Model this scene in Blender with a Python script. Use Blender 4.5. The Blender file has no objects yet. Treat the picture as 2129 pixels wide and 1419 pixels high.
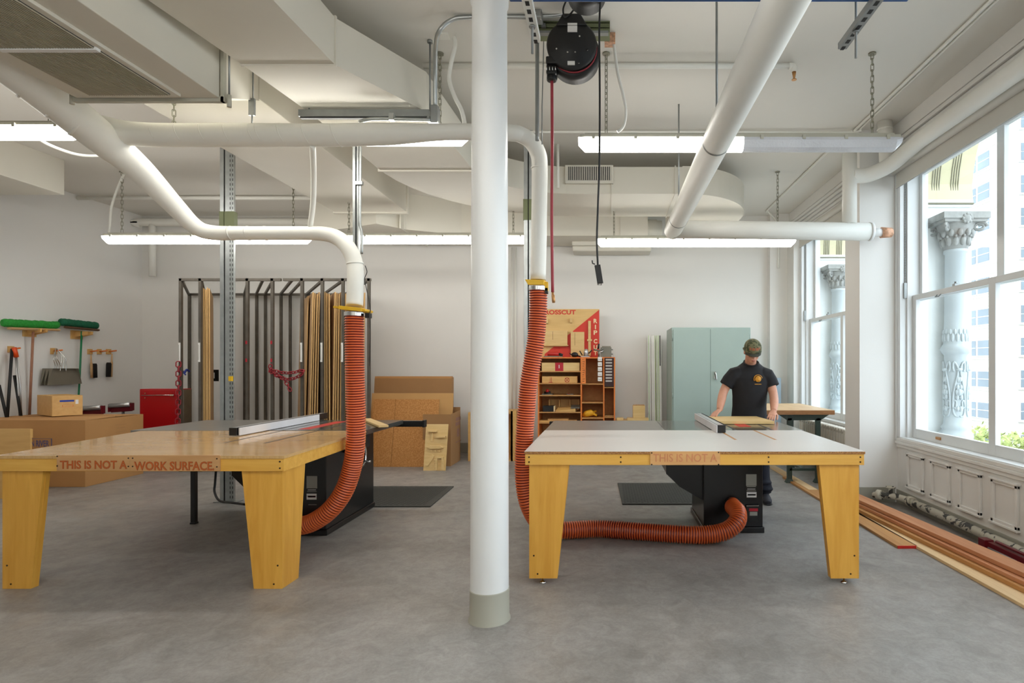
import bpy, bmesh, math, random
from mathutils import Vector, Matrix

# ------------------------------------------------------------------ camera, world, exposure
scene = bpy.context.scene
col = scene.collection
F = 1200.0            # focal length in pixels of the 2129 px wide frame
PX, PY = 1262.0, 760.0
HC = 1.44             # eye height
cam_d = bpy.data.cameras.new('camera')
cam = bpy.data.objects.new('camera', cam_d)
col.objects.link(cam)
cam.location = (0, 0, HC)
cam.rotation_euler = (math.radians(90), 0, 0)
cam_d.sensor_width = 36.0
cam_d.lens = 36.0 * F / 2129.0
cam_d.shift_x = (1064.5 - PX) / 2129.0
cam_d.shift_y = (PY - 709.5) / 2129.0
cam_d.clip_start = 0.05
cam_d.clip_end = 500
scene.camera = cam

world = bpy.data.worlds.new('overcast_sky')
scene.world = world
world.use_nodes = True
wb = world.node_tree.nodes['Background']
wb.inputs['Color'].default_value = (0.80, 0.90, 1.0, 1)
wb.inputs['Strength'].default_value = 3.5
scene.view_settings.view_transform = 'Standard'
scene.view_settings.look = 'None'
scene.view_settings.exposure = 0.5
scene.view_settings.gamma = 1.0
scene.view_settings.use_curve_mapping = False
scene.cycles.use_denoising = True
scene.cycles.max_bounces = 10
scene.cycles.diffuse_bounces = 6
scene.cycles.transparent_max_bounces = 16
scene.cycles.sample_clamp_indirect = 6.0
LAMP = 11.5           # emission strength of the fluorescent diffusers

random.seed(7)
PI = math.pi
def P(px, py, Y):
    return Vector(((px - PX) * Y / F, Y, HC - (py - PY) * Y / F))
def X(px, Y): return (px - PX) * Y / F
def Zz(py, Y): return HC - (py - PY) * Y / F
def V(*a): return Vector(a)

# ------------------------------------------------------------------ materials
def srgb(r, g, b):
    f = lambda c: (c / 255 / 12.92) if c / 255 <= 0.04045 else ((c / 255 + 0.055) / 1.055) ** 2.4
    return (f(r), f(g), f(b), 1)

def mat(name, rgb, rough=0.6, metal=0.0, var=0.06, scale=4.0, bump=0.0, bscale=40.0, spec=0.5, stretch=(1, 1, 1), coat=0.0, emit=None):
    m = bpy.data.materials.new(name); m.use_nodes = True
    nt = m.node_tree; bs = nt.nodes['Principled BSDF']
    c = srgb(*rgb)
    bs.inputs['Roughness'].default_value = rough
    bs.inputs['Metallic'].default_value = metal
    bs.inputs['Specular IOR Level'].default_value = spec
    bs.inputs['Coat Weight'].default_value = coat
    tc = nt.nodes.new('ShaderNodeTexCoord'); mp = nt.nodes.new('ShaderNodeMapping')
    mp.inputs['Scale'].default_value = stretch
    nt.links.new(tc.outputs['Object'], mp.inputs['Vector'])
    nz = nt.nodes.new('ShaderNodeTexNoise'); nz.inputs['Scale'].default_value = scale
    nz.inputs['Detail'].default_value = 3.5
    nt.links.new(mp.outputs['Vector'], nz.inputs['Vector'])
    rp = nt.nodes.new('ShaderNodeValToRGB')
    rp.color_ramp.elements[0].position = 0.3; rp.color_ramp.elements[1].position = 0.7
    rp.color_ramp.elements[0].color = [max(0, x * (1 - var)) for x in c[:3]] + [1]
    rp.color_ramp.elements[1].color = [min(1, x * (1 + var)) for x in c[:3]] + [1]
    nt.links.new(nz.outputs['Fac'], rp.inputs['Fac'])
    nt.links.new(rp.outputs['Color'], bs.inputs['Base Color'])
    if bump > 0:
        n2 = nt.nodes.new('ShaderNodeTexNoise'); n2.inputs['Scale'].default_value = bscale
        nt.links.new(tc.outputs['Object'], n2.inputs['Vector'])
        bp = nt.nodes.new('ShaderNodeBump'); bp.inputs['Strength'].default_value = bump
        bp.inputs['Distance'].default_value = 0.01
        nt.links.new(n2.outputs['Fac'], bp.inputs['Height'])
        nt.links.new(bp.outputs['Normal'], bs.inputs['Normal'])
    if emit:
        bs.inputs['Emission Color'].default_value = (*emit[0], 1)
        bs.inputs['Emission Strength'].default_value = emit[1]
    return m

def wood(name, rgb, rgb2, rough=0.45, stretch=(1, 12, 12), scale=3.0, coat=0.0, bump=0.03):
    m = mat(name, rgb, rough, var=0.0, scale=scale, stretch=stretch, coat=coat, bump=bump, bscale=60)
    nt = m.node_tree
    rp = [n for n in nt.nodes if n.type == 'VALTORGB'][0]
    rp.color_ramp.elements[0].color = srgb(*rgb2); rp.color_ramp.elements[1].color = srgb(*rgb)
    nz = [n for n in nt.nodes if n.type == 'TEX_NOISE'][0]
    nz.inputs['Distortion'].default_value = 0.6
    return m

def speckle(name, rgb, rgb2, rough=0.7, scale=90.0, lo=0.45, hi=0.6):
    m = wood(name, rgb, rgb2, rough, (1, 1, 1), scale)
    rp = [n for n in m.node_tree.nodes if n.type == 'VALTORGB'][0]
    rp.color_ramp.elements[0].position = lo; rp.color_ramp.elements[1].position = hi
    return m

def emitter(name, rgb, strength):
    m = bpy.data.materials.new(name); m.use_nodes = True
    nt = m.node_tree; bs = nt.nodes['Principled BSDF']
    bs.inputs['Base Color'].default_value = (0.9, 0.9, 0.9, 1)
    bs.inputs['Emission Color'].default_value = (*rgb, 1)
    bs.inputs['Emission Strength'].default_value = strength
    return m

def glassmat(name, tint=(0.97, 0.985, 0.98), gloss=0.9):
    m = bpy.data.materials.new(name); m.use_nodes = True
    nt = m.node_tree
    for n in list(nt.nodes):
        if n.type == 'BSDF_PRINCIPLED': nt.nodes.remove(n)
    out = [n for n in nt.nodes if n.type == 'OUTPUT_MATERIAL'][0]
    tr = nt.nodes.new('ShaderNodeBsdfTransparent'); tr.inputs['Color'].default_value = (*tint, 1)
    gl = nt.nodes.new('ShaderNodeBsdfGlossy'); gl.inputs['Roughness'].default_value = 0.02
    gl.inputs['Color'].default_value = (gloss, gloss, gloss, 1)
    mx = nt.nodes.new('ShaderNodeMixShader')
    mx.inputs['Fac'].default_value = 0.045
    nt.links.new(tr.outputs['BSDF'], mx.inputs[1]); nt.links.new(gl.outputs['BSDF'], mx.inputs[2])
    nt.links.new(mx.outputs['Shader'], out.inputs['Surface'])
    return m

M = {}
M['wall'] = mat('white_wall_paint', (226, 224, 220), 0.75, var=0.015, scale=1.2, bump=0.04, bscale=60)
M['ceil'] = mat('ceiling_paint', (222, 219, 212), 0.8, var=0.02, scale=0.8, bump=0.05, bscale=20)
M['duct'] = mat('painted_duct', (214, 210, 198), 0.55, var=0.02, scale=2, bump=0.05, bscale=8)
M['pipe'] = mat('white_pipe_wrap', (230, 229, 222), 0.5, var=0.02, scale=3, bump=0.08, bscale=14)
M['trim'] = mat('white_gloss_trim', (232, 233, 232), 0.35, var=0.01)
M['wainscot'] = mat('wainscot_paint', (226, 224, 220), 0.4, var=0.01)
M['sash'] = mat('window_paint', (222, 224, 224), 0.35, var=0.02)
M['blind'] = mat('blind_fabric', (206, 203, 195), 0.8, var=0.01)
M['base'] = mat('vinyl_baseboard', (158, 155, 143), 0.55, var=0.03)
M['column'] = mat('column_paint', (232, 233, 232), 0.35, var=0.012, bump=0.03, bscale=30)
M['column_base'] = mat('column_base_vinyl', (172, 170, 156), 0.5, var=0.02)
M['yellow_wood'] = wood('varnished_birch', (233, 176, 76), (218, 157, 58), 0.4, (9, 9, 1.0), 2.5)
M['apron_wood'] = wood('varnished_apron', (238, 186, 90), (224, 166, 68), 0.4, (1.0, 9, 9), 2.5)
M['ply_edge'] = speckle('particle_core', (190, 138, 80), (140, 92, 48), 0.8, 160)
M['blond_top'] = wood('lacquered_birch_top', (222, 182, 128), (212, 168, 112), 0.18, (0.7, 3, 1), 2.0, coat=0.3)
M['white_lam'] = mat('white_laminate', (216, 211, 206), 0.3, var=0.02, scale=2)
M['plaque'] = wood('engraved_plaque_wood', (208, 160, 108), (196, 146, 94), 0.6, (1, 9, 9), 3)
M['plaque2'] = wood('engraved_plaque_pale', (224, 172, 112), (214, 160, 100), 0.6, (1, 9, 9), 3)
M['engrave'] = mat('burnt_orange_lettering', (190, 92, 34), 0.7)
M['engrave_edge'] = mat('scorched_letter_edge', (112, 62, 36), 0.8)
M['engrave2'] = mat('faded_red_lettering', (206, 136, 92), 0.7)
M['screw'] = mat('dark_screw', (60, 45, 30), 0.5, 0.6)
M['black_metal'] = mat('black_powder_coat', (17, 17, 19), 0.28, 0.0, var=0.1, spec=0.6)
M['black_matte'] = mat('black_matte', (24, 24, 25), 0.6, var=0.1)
M['black_plastic'] = mat('black_plastic', (13, 13, 14), 0.5, var=0.1)
M['cast_iron'] = mat('polished_cast_iron', (128, 127, 122), 0.16, 0.75, var=0.05, scale=6)
M['ext_lam'] = mat('grey_extension_laminate', (120, 115, 109), 0.3, 0.0, var=0.06, scale=6)
M['steel'] = mat('galvanised_steel', (176, 180, 180), 0.35, 0.85, var=0.1, scale=12)
M['steel_dull'] = mat('zinc_channel', (150, 153, 152), 0.45, 0.7, var=0.1, scale=10)
M['chrome'] = mat('chrome', (210, 210, 208), 0.15, 1.0)
M['alu'] = mat('aluminium', (196, 196, 196), 0.35, 0.8)
M['fence_white'] = mat('white_fence_face', (226, 226, 230), 0.35)
M['raw_steel'] = mat('raw_welded_steel', (92, 86, 78), 0.5, 0.45, var=0.2, scale=9)
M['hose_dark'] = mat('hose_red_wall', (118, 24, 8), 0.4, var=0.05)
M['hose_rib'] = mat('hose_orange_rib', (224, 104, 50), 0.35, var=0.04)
M['yellow'] = mat('yellow_gate_paint', (226, 178, 30), 0.4)
M['red_hose'] = mat('red_rubber', (158, 52, 62), 0.5)
M['red_paint'] = mat('red_cabinet_paint', (172, 12, 22), 0.3, var=0.04)
M['red_chain'] = mat('red_painted_chain', (150, 38, 48), 0.45, 0.2)
M['chain'] = mat('zinc_chain', (150, 148, 132), 0.4, 0.6)
M['brass'] = mat('brass', (190, 140, 90), 0.3, 0.8)
M['copper'] = mat('peeling_copper_paint', (206, 160, 130), 0.5, 0.3, var=0.35, scale=40)
M['green_strut'] = mat('olive_strut_paint', (112, 118, 86), 0.5, 0.3)
M['blue'] = mat('blue_powder_coat', (24, 78, 140), 0.4)
M['cardboard'] = mat('corrugated_cardboard', (184, 136, 84), 0.85, var=0.05, scale=3)
M['cardboard_dark'] = mat('brown_cardboard', (158, 118, 76), 0.85, var=0.05, scale=3)
M['cardboard_light'] = mat('tan_cardboard', (196, 152, 96), 0.85, var=0.04, scale=3)
M['particle'] = speckle('particle_board', (198, 142, 82), (176, 120, 62), 0.8, 70)
M['ply'] = wood('plywood_face', (206, 172, 130), (194, 158, 116), 0.6, (9, 9, 0.8), 2)
M['ply_warm'] = wood('warm_plywood_face', (200, 162, 112), (188, 148, 98), 0.6, (9, 9, 0.8), 2)
M['ply_lam'] = wood('plywood_edge', (216, 176, 118), (196, 154, 98), 0.7, (30, 30, 0.6), 4)
M['mdf'] = mat('mdf_board', (176, 150, 118), 0.8, var=0.04)
M['birch'] = wood('birch_ply', (222, 190, 132), (210, 176, 116), 0.5, (1, 8, 8), 3)
M['birch_box'] = wood('birch_box', (214, 170, 104), (204, 158, 92), 0.5, (1, 8, 8), 3)
M['orange_wood'] = wood('orange_lacquered_edge', (226, 132, 60), (210, 112, 44), 0.45, (6, 6, 1), 3)
M['shelf_in'] = wood('shelf_inner_ply', (200, 150, 92), (184, 134, 76), 0.6, (8, 1, 8), 2)
M['sign_ply'] = wood('sign_ply', (222, 186, 122), (212, 174, 110), 0.55, (1, 8, 8), 2)
M['sign_red'] = mat('sign_red_paint', (206, 54, 36), 0.55)
M['cream'] = mat('cream_letters', (238, 216, 170), 0.6)
M['cabinet'] = mat('pale_green_cabinet_enamel', (158, 176, 170), 0.4, var=0.02)
M['bench_top'] = wood('maple_bench_top', (222, 190, 148), (208, 172, 126), 0.4, (8, 1, 8), 2)
M['bench_edge'] = wood('maple_bench_edge', (178, 128, 82), (156, 106, 62), 0.5, (3, 3, 9), 3)
M['bench_leg'] = mat('dark_green_bench_steel', (52, 68, 62), 0.4)
M['radiator'] = mat('radiator_enamel', (214, 208, 196), 0.45, var=0.03)
M['old_pipe'] = speckle('peeling_black_pipe', (60, 58, 54), (196, 190, 174), 0.6, 14, 0.54, 0.58)
M['red_oak'] = wood('red_oak_board', (206, 146, 104), (190, 126, 84), 0.5, (9, 0.5, 9), 2.5)
M['oak'] = wood('golden_oak_board', (198, 148, 90), (178, 124, 68), 0.5, (9, 0.5, 9), 2.5)
M['maple'] = wood('pale_maple_board', (232, 202, 156), (220, 186, 138), 0.5, (9, 0.5, 9), 2.5)
M['maroon'] = mat('maroon_tool_paint', (104, 20, 30), 0.35)
M['mat_rubber'] = mat('rubber_mat', (66, 66, 62), 0.75, var=0.12, scale=30)
M['mat_hole'] = mat('rubber_mat_recess', (30, 30, 29), 0.8)
M['green_a'] = mat('bright_green_bristle', (36, 140, 48), 0.8, var=0.25, scale=60)
M['green_b'] = mat('dark_green_bristle', (10, 92, 62), 0.8, var=0.25, scale=60)
M['green_pole'] = mat('green_pole', (18, 112, 70), 0.4)
M['broom_wood'] = wood('broom_block', (206, 168, 122), (190, 150, 104), 0.6, (1, 1, 1), 8)
M['old_wood'] = wood('worn_pole', (166, 116, 88), (134, 92, 72), 0.6, (6, 6, 1), 9)
M['dustpan'] = mat('grey_dustpan', (128, 122, 108), 0.45, 0.3)
M['bristle'] = mat('black_bristle', (20, 17, 15), 0.9)
M['orange_plastic'] = mat('orange_plastic', (222, 78, 24), 0.4)
M['blue_tape'] = mat('blue_tape', (40, 62, 150), 0.6)
M['paper'] = mat('paper_label', (228, 226, 222), 0.7)
M['label_grey'] = mat('grey_label', (150, 148, 138), 0.5)
M['print_red'] = mat('red_print', (176, 30, 44), 0.6)
M['print_dark'] = mat('dark_print', (40, 38, 40), 0.6)
M['print_blue'] = mat('blue_ink', (92, 88, 124), 0.8)
M['drawer_dark'] = mat('dark_drawer', (46, 16, 14), 0.4)
M['clear_bin'] = mat('grey_bin_label', (186, 180, 176), 0.3)
M['yellow_glove'] = mat('yellow_leather', (222, 164, 30), 0.6)
M['red_tool'] = mat('red_tool_plastic', (196, 38, 30), 0.4)
M['grey_tool'] = mat('grey_tool_metal', (122, 120, 110), 0.4, 0.5)
M['housing'] = mat('fixture_housing', (190, 188, 174), 0.5)
M['unlit'] = mat('unlit_ribbed_diffuser', (212, 213, 218), 0.25, bump=0.3, bscale=60)
M['lit'] = emitter('lit_diffuser', (1.0, 0.97, 0.90), LAMP)
M['glass'] = glassmat('window_glass')
M['reveal'] = mat('painted_reveal_stone', (236, 238, 236), 0.7, var=0.05, scale=3, bump=0.2, bscale=14)
M['stone'] = mat('painted_facade_stone', (190, 198, 200), 0.7, var=0.05, scale=3, bump=0.2, bscale=14)
M['stone_warm'] = mat('cream_arch_stone', (208, 200, 164), 0.7, var=0.05, scale=2)
M['stone_dark'] = mat('weathered_carving', (164, 164, 160), 0.8, var=0.12, scale=14, bump=0.4, bscale=30)
M['groove'] = mat('dark_groove', (128, 124, 104), 0.8)  # darker tone for the groove lines of arch and reveal
M['facade'] = mat('white_brick_tower', (196, 190, 180), 0.8, var=0.03)
M['far_glass'] = mat('tower_window_glass', (104, 116, 124), 0.15, 0.0, var=0.15, scale=0.4)
M['far_frame'] = mat('tower_window_frame', (206, 208, 206), 0.5)
M['leaf'] = mat('tree_leaf', (148, 158, 92), 0.7, var=0.25, scale=1.5)
M['bark'] = mat('bark', (96, 82, 66), 0.9)
M['street'] = mat('asphalt', (120, 120, 118), 0.9)
M['skin'] = mat('skin', (206, 150, 124), 0.5, var=0.04, scale=20)
M['lips'] = mat('lips', (176, 104, 92), 0.5)
M['eye_white'] = mat('eye_white', (225, 222, 216), 0.3)
M['shirt'] = mat('black_cotton', (20, 19, 23), 0.8, var=0.15, scale=10, bump=1.0, bscale=6)
M['trousers'] = mat('navy_work_trousers', (22, 25, 38), 0.85, var=0.15, bump=0.3, bscale=12)
M['shoe'] = mat('dark_shoe', (44, 44, 52), 0.7)
M['ink'] = mat('tattoo_ink', (92, 92, 92), 0.6)
M['hair'] = mat('short_brown_hair', (96, 70, 48), 0.9)
M['emblem'] = mat('gold_emblem_print', (216, 150, 44), 0.6, var=0.35, scale=60)
M['logo_text'] = mat('cap_orange_text', (178, 92, 60), 0.7)
def camo():
    m = speckle('camouflage_cloth', (66, 70, 44), (112, 108, 78), 0.85, 22, 0.47, 0.52)
    m.node_tree.nodes.new('ShaderNodeRGB')
    return m
M['camo'] = camo()
M['lens'] = glassmat('clear_lens', (0.93, 0.93, 0.92))
# ------------------------------------------------------------------ mesh building
def smooth_path(pts, n=8):
    """Catmull-Rom through the points, evenly sampled n per span; items may carry extra values after xyz."""
    pts = [tuple(p) for p in pts]
    out = []
    for i in range(len(pts) - 1):
        p0 = pts[max(i - 1, 0)]; p1 = pts[i]; p2 = pts[i + 1]; p3 = pts[min(i + 2, len(pts) - 1)]
        for k in range(n):
            t = k / n
            out.append(tuple(0.5 * ((2 * b) + (-a + c) * t + (2 * a - 5 * b + 4 * c - d) * t * t + (-a + 3 * b - 3 * c + d) * t ** 3)
                             for a, b, c, d in zip(p0, p1, p2, p3)))
    out.append(pts[-1])
    return out

def resample(pts, step):
    pts = [Vector(p) for p in pts]
    L = [0]
    for a, b in zip(pts, pts[1:]): L.append(L[-1] + (b - a).length)
    n = max(1, int(round(L[-1] / step)))
    out = []; j = 0
    for i in range(n + 1):
        s = L[-1] * i / n
        while j < len(L) - 2 and L[j + 1] < s: j += 1
        t = (s - L[j]) / max(1e-9, L[j + 1] - L[j])
        out.append(pts[j].lerp(pts[j + 1], min(1, max(0, t))))
    return out

class MB:
    def __init__(s):
        s.v = []; s.f = []; s.m = []; s.s = []
    def add(s, verts, faces, m=0, smooth=False):
        o = len(s.v)
        s.v += [Vector(v) for v in verts]
        for f in faces:
            s.f.append([i + o for i in f]); s.m.append(m); s.s.append(smooth)
        return s
    def hex(s, p, m=0):      # p: 4 bottom (ccw seen from above) then 4 top
        return s.add(p, [(3, 2, 1, 0), (4, 5, 6, 7), (0, 1, 5, 4), (1, 2, 6, 5), (2, 3, 7, 6), (3, 0, 4, 7)], m)
    def box(s, x0, x1, y0, y1, z0, z1, m=0, R=None, c=None):
        p = [V(x0, y0, z0), V(x1, y0, z0), V(x1, y1, z0), V(x0, y1, z0), V(x0, y0, z1), V(x1, y0, z1), V(x1, y1, z1), V(x0, y1, z1)]
        if R is not None:
            c = c or V((x0 + x1) / 2, (y0 + y1) / 2, (z0 + z1) / 2)
            p = [R @ (q - c) + c for q in p]
        return s.hex(p, m)
    def prism(s, poly, off, m=0, smooth=False):   # poly: 3D points of a planar outline, off: extrusion vector
        n = len(poly); off = Vector(off)
        poly = [Vector(q) for q in poly]
        nr = V(0, 0, 0)
        for i in range(n): nr += poly[i].cross(poly[(i + 1) % n])
        if nr.dot(off) > 0: poly = poly[::-1]
        vs = poly + [q + off for q in poly]
        s.add(vs, [tuple(range(n)), tuple(range(2 * n - 1, n - 1, -1))], m)
        s.add(vs, [(i, i + n, (i + 1) % n + n, (i + 1) % n) for i in range(n)], m, smooth)
        return s
    def tube(s, pts, r, seg=12, m=0, caps=True, smooth=True, flat=1.0, up=None, rb=None, mats=None):
        """flat/rb give an elliptical section: rb radius across the 'up' side."""
        pts = [Vector(p) for p in pts]; n = len(pts)
        rs = r if isinstance(r, (list, tuple)) else [r] * n
        rbs = rb if isinstance(rb, (list, tuple)) else ([rb] * n if rb is not None else [q * flat for q in rs])
        t0 = (pts[1] - pts[0]).normalized()
        u = Vector(up) if up else (V(0, 0, 1) if abs(t0.z) < 0.9 else V(1, 0, 0))
        u = (u - t0 * u.dot(t0)).normalized()
        vs = []
        for i in range(n):
            if i == 0: t = pts[1] - pts[0]
            elif i == n - 1: t = pts[-1] - pts[-2]
            else: t = (pts[i + 1] - pts[i]).normalized() + (pts[i] - pts[i - 1]).normalized()
            t = t.normalized() if t.length > 1e-9 else t0
            u = (u - t * u.dot(t))
            u = u.normalized() if u.length > 1e-6 else t.orthogonal().normalized()
            w = t.cross(u)
            for k in range(seg):
                a = 2 * PI * k / seg
                vs.append(pts[i] + u * math.cos(a) * rbs[i] + w * math.sin(a) * rs[i])
        o = len(s.v); s.v += vs
        for i in range(n - 1):
            mm = mats[i] if mats else m
            for k in range(seg):
                k2 = (k + 1) % seg
                s.f.append([o + i * seg + k, o + i * seg + k2, o + (i + 1) * seg + k2, o + (i + 1) * seg + k]); s.m.append(mm); s.s.append(smooth)
        if caps:
            s.f.append([o + k for k in range(seg)][::-1]); s.m.append(mats[0] if mats else m); s.s.append(False)
            s.f.append([o + (n - 1) * seg + k for k in range(seg)]); s.m.append(mats[-1] if mats else m); s.s.append(False)
        return s
    def cyl(s, a, b, r, seg=16, m=0, r2=None):
        return s.tube([a, b], [r, r2 if r2 is not None else r], seg, m)
    def lathe(s, c, prof, seg=24, m=0, axis='Z', smooth=True, a0=0, a1=2 * PI):
        c = Vector(c); full = abs(a1 - a0 - 2 * PI) < 1e-6
        n = seg if full else seg + 1
        vs = []
        for (r, h) in prof:
            for k in range(n):
                a = a0 + (a1 - a0) * k / seg
                if axis == 'Z': q = V(r * math.cos(a), r * math.sin(a), h)
                elif axis == 'Y': q = V(r * math.cos(a), h, r * math.sin(a))
                else: q = V(h, r * math.cos(a), r * math.sin(a))
                vs.append(c + q)
        fs = []
        for i in range(len(prof) - 1):
            for k in range(seg):
                k2 = (k + 1) % n if full else k + 1
                f = (i * n + k, i * n + k2, (i + 1) * n + k2, (i + 1) * n + k)
                fs.append(f if axis != 'Y' else f[::-1])
        return s.add(vs, fs, m, smooth)
    def ball(s, c, r, m=0, seg=16, rings=10, R=None):
        c = Vector(c); r = Vector(r) if not isinstance(r, (int, float)) else V(r, r, r)
        vs = []
        for i in range(rings + 1):
            t = PI * i / rings
            for k in range(seg):
                a = 2 * PI * k / seg
                q = V(r.x * math.sin(t) * math.cos(a), r.y * math.sin(t) * math.sin(a), r.z * math.cos(t))
                if R is not None: q = R @ q
                vs.append(c + q)
        fs = []
        for i in range(rings):
            for k in range(seg):
                k2 = (k + 1) % seg
                fs.append((i * seg + k, (i + 1) * seg + k, (i + 1) * seg + k2, i * seg + k2))
        return s.add(vs, fs, m, True)
    def torus(s, c, R_, r, m=0, seg=24, sub=8, mtx=None):
        pts = []
        for k in range(seg):
            a = 2 * PI * k / seg
            for j in range(sub):
                b = 2 * PI * j / sub
                q = V((R_ + r * math.cos(b)) * math.cos(a), (R_ + r * math.cos(b)) * math.sin(a), r * math.sin(b))
                if mtx is not None: q = mtx @ q
                pts.append(Vector(c) + q)
        fs = []
        for k in range(seg):
            for j in range(sub):
                k2 = (k + 1) % seg; j2 = (j + 1) % sub
                fs.append((k * sub + j, k2 * sub + j, k2 * sub + j2, k * sub + j2))
        return s.add(pts, fs, m, True)
    def xform(s, mtx, start=0):
        s.v = s.v[:start] + [mtx @ q for q in s.v[start:]]
        return s
    def build(s, name, mats, parent=None, bevel=0.0, fix=False):
        me = bpy.data.meshes.new(name)
        vs = s.v
        if parent is None:
            xs = [q.x for q in vs]; ys = [q.y for q in vs]; zs = [q.z for q in vs]
            org = V((min(xs) + max(xs)) / 2, (min(ys) + max(ys)) / 2, min(zs))
        else:
            org = V(0, 0, 0); p = parent
            while p is not None: org += p.location; p = p.parent
        me.from_pydata([tuple(q - org) for q in vs], [], s.f)
        if not isinstance(mats, (list, tuple)): mats = [mats]
        for m in mats: me.materials.append(M[m] if isinstance(m, str) else m)
        me.polygons.foreach_set('material_index', s.m)
        me.polygons.foreach_set('use_smooth', s.s)
        me.update()
        if fix:
            bm = bmesh.new(); bm.from_mesh(me)
            bmesh.ops.recalc_face_normals(bm, faces=bm.faces); bm.to_mesh(me); bm.free()
        o = bpy.data.objects.new(name, me); col.objects.link(o)
        if parent is None: o.location = org
        else: o.parent = parent
        if bevel:
            b = o.modifiers.new('bevel', 'BEVEL'); b.width = bevel; b.segments = 2; b.limit_method = 'ANGLE'
            b.angle_limit = math.radians(40); b.harden_normals = False
        return o

def tag(o, label=None, cat=None, group=None, kind=None):
    if label: o['label'] = label
    if cat: o['category'] = cat
    if group: o['group'] = group
    if kind: o['kind'] = kind
    return o
def thing(name, label, cat, loc, group=None, kind=None):
    o = bpy.data.objects.new(name, None); col.objects.link(o)
    o.location = loc; o.empty_display_size = 0.1
    return tag(o, label, cat, group, kind)
def dup(o, loc=None, rotz=None, label=None, group=None, parent=None):
    c = o.copy(); col.objects.link(c)
    if parent is not None: c.parent = parent
    if loc is not None: c.location = loc
    if rotz is not None: c.rotation_euler.z = rotz
    if label: c['label'] = label
    if group: c['group'] = group
    for ch in [q for q in bpy.data.objects if q.parent == o]: dup(ch, parent=c)
    return c
def text_mb(mb, body, origin, height, width=None, m=0, xdir=(1, 0, 0), zdir=(0, 0, 1), depth=0.002, bold=0.0, align='LEFT', spacing=1.0):
    cu = bpy.data.curves.new('t', 'FONT'); cu.body = body; cu.size = 1.0; cu.offset = bold
    cu.extrude = 0.0; cu.space_character = spacing; cu.resolution_u = 3
    ob = bpy.data.objects.new('t', cu); col.objects.link(ob)
    dg = bpy.context.evaluated_depsgraph_get()
    me = bpy.data.meshes.new_from_object(ob.evaluated_get(dg))
    vs = [v.co.copy() for v in me.vertices]; fs = [list(p.vertices) for p in me.polygons]
    bpy.data.objects.remove(ob); bpy.data.meshes.remove(me); bpy.data.curves.remove(cu)
    if not vs: return mb
    x0 = min(v.x for v in vs); x1 = max(v.x for v in vs); y0 = min(v.y for v in vs); y1 = max(v.y for v in vs)
    sy = height / (y1 - y0); sx = (width / (x1 - x0)) if width else sy
    xd = Vector(xdir).normalized(); zd = Vector(zdir).normalized(); nd = xd.cross(zd)
    out = [Vector(origin) + xd * ((v.x - x0) * sx) + zd * ((v.y - y0) * sy) + nd * depth for v in vs]
    mb.add(out, fs, m)
    # side walls so that the letters have body
    edges = {}
    for f in fs:
        for a, b in zip(f, f[1:] + f[:1]): edges[(a, b)] = edges.get((a, b), 0) + 1
    bd = [(a, b) for (a, b) in edges if (b, a) not in edges]
    o = len(mb.v)
    base = [q - nd * depth for q in out]
    ofs = o - len(out)
    mb.v += base
    for a, b in bd:
        mb.f.append([ofs + b, ofs + a, o + a, o + b]); mb.m.append(m); mb.s.append(False)
    return mb
def chain_mb(mb, pts, L=0.05, r=0.004, w=None, m=0):
    """oval links along a polyline"""
    w = w or L * 0.2
    q = resample(pts, L * 0.76)
    for i in range(len(q) - 1):
        c = (q[i] + q[i + 1]) / 2; t = (q[i + 1] - q[i]).normalized()
        a = t.orthogonal().normalized(); b = t.cross(a)
        side = a if i % 2 == 0 else b
        half = L / 2 - w
        loop = []
        for k in range(10):
            th = 2 * PI * k / 10
            loop.append(c + t * (math.cos(th) * w + (half if math.cos(th) > 0 else -half)) + side * math.sin(th) * w)
        loop.append(loop[0]); loop.append(loop[1])
        mb.tube(loop, r, 5, m, caps=False)
    return mb
# ------------------------------------------------------------------ room shell
XL, XR, YB, YF, ZC = -7.73, 3.07, 9.6, -3.2, 3.93
XO = 3.36                                            # outer face of the window wall
def st(o, label=None): return tag(o, label, None, None, 'structure')

fl = MB(); fl.box(XL - 0.3, XO + 0.0, YF - 0.3, YB + 0.3, -0.12, 0)
fm = bpy.data.materials.new('mottled_grey_vinyl'); fm.use_nodes = True
nt = fm.node_tree; bs = nt.nodes['Principled BSDF']; bs.inputs['Roughness'].default_value = 0.42
bs.inputs['Specular IOR Level'].default_value = 0.45
tc = nt.nodes.new('ShaderNodeTexCoord')
def nz(scale, det, rough=0.6, dist=0.0):
    n = nt.nodes.new('ShaderNodeTexNoise'); n.inputs['Scale'].default_value = scale; n.inputs['Detail'].default_value = det
    n.inputs['Roughness'].default_value = rough; n.inputs['Distortion'].default_value = dist
    nt.links.new(tc.outputs['Object'], n.inputs['Vector']); return n
def ramp(src, a, b, pa=0.35, pb=0.65):
    r = nt.nodes.new('ShaderNodeValToRGB'); r.color_ramp.elements[0].color = a; r.color_ramp.elements[1].color = b
    r.color_ramp.elements[0].position = pa; r.color_ramp.elements[1].position = pb
    nt.links.new(src.outputs['Fac'], r.inputs['Fac']); return r
def mixc(a, b, fac, mode='MULTIPLY'):
    x = nt.nodes.new('ShaderNodeMixRGB'); x.blend_type = mode; x.inputs['Fac'].default_value = fac
    nt.links.new(a.outputs['Color'], x.inputs[1]); nt.links.new(b.outputs['Color'], x.inputs[2]); return x
r1 = ramp(nz(1.6, 8, 0.7, 0.4), srgb(142, 138, 134), srgb(164, 160, 156))
r2 = ramp(nz(9, 8, 0.75, 1.0), (0.80, 0.79, 0.78, 1), (1, 1, 1, 1), 0.38, 0.6)
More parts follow.
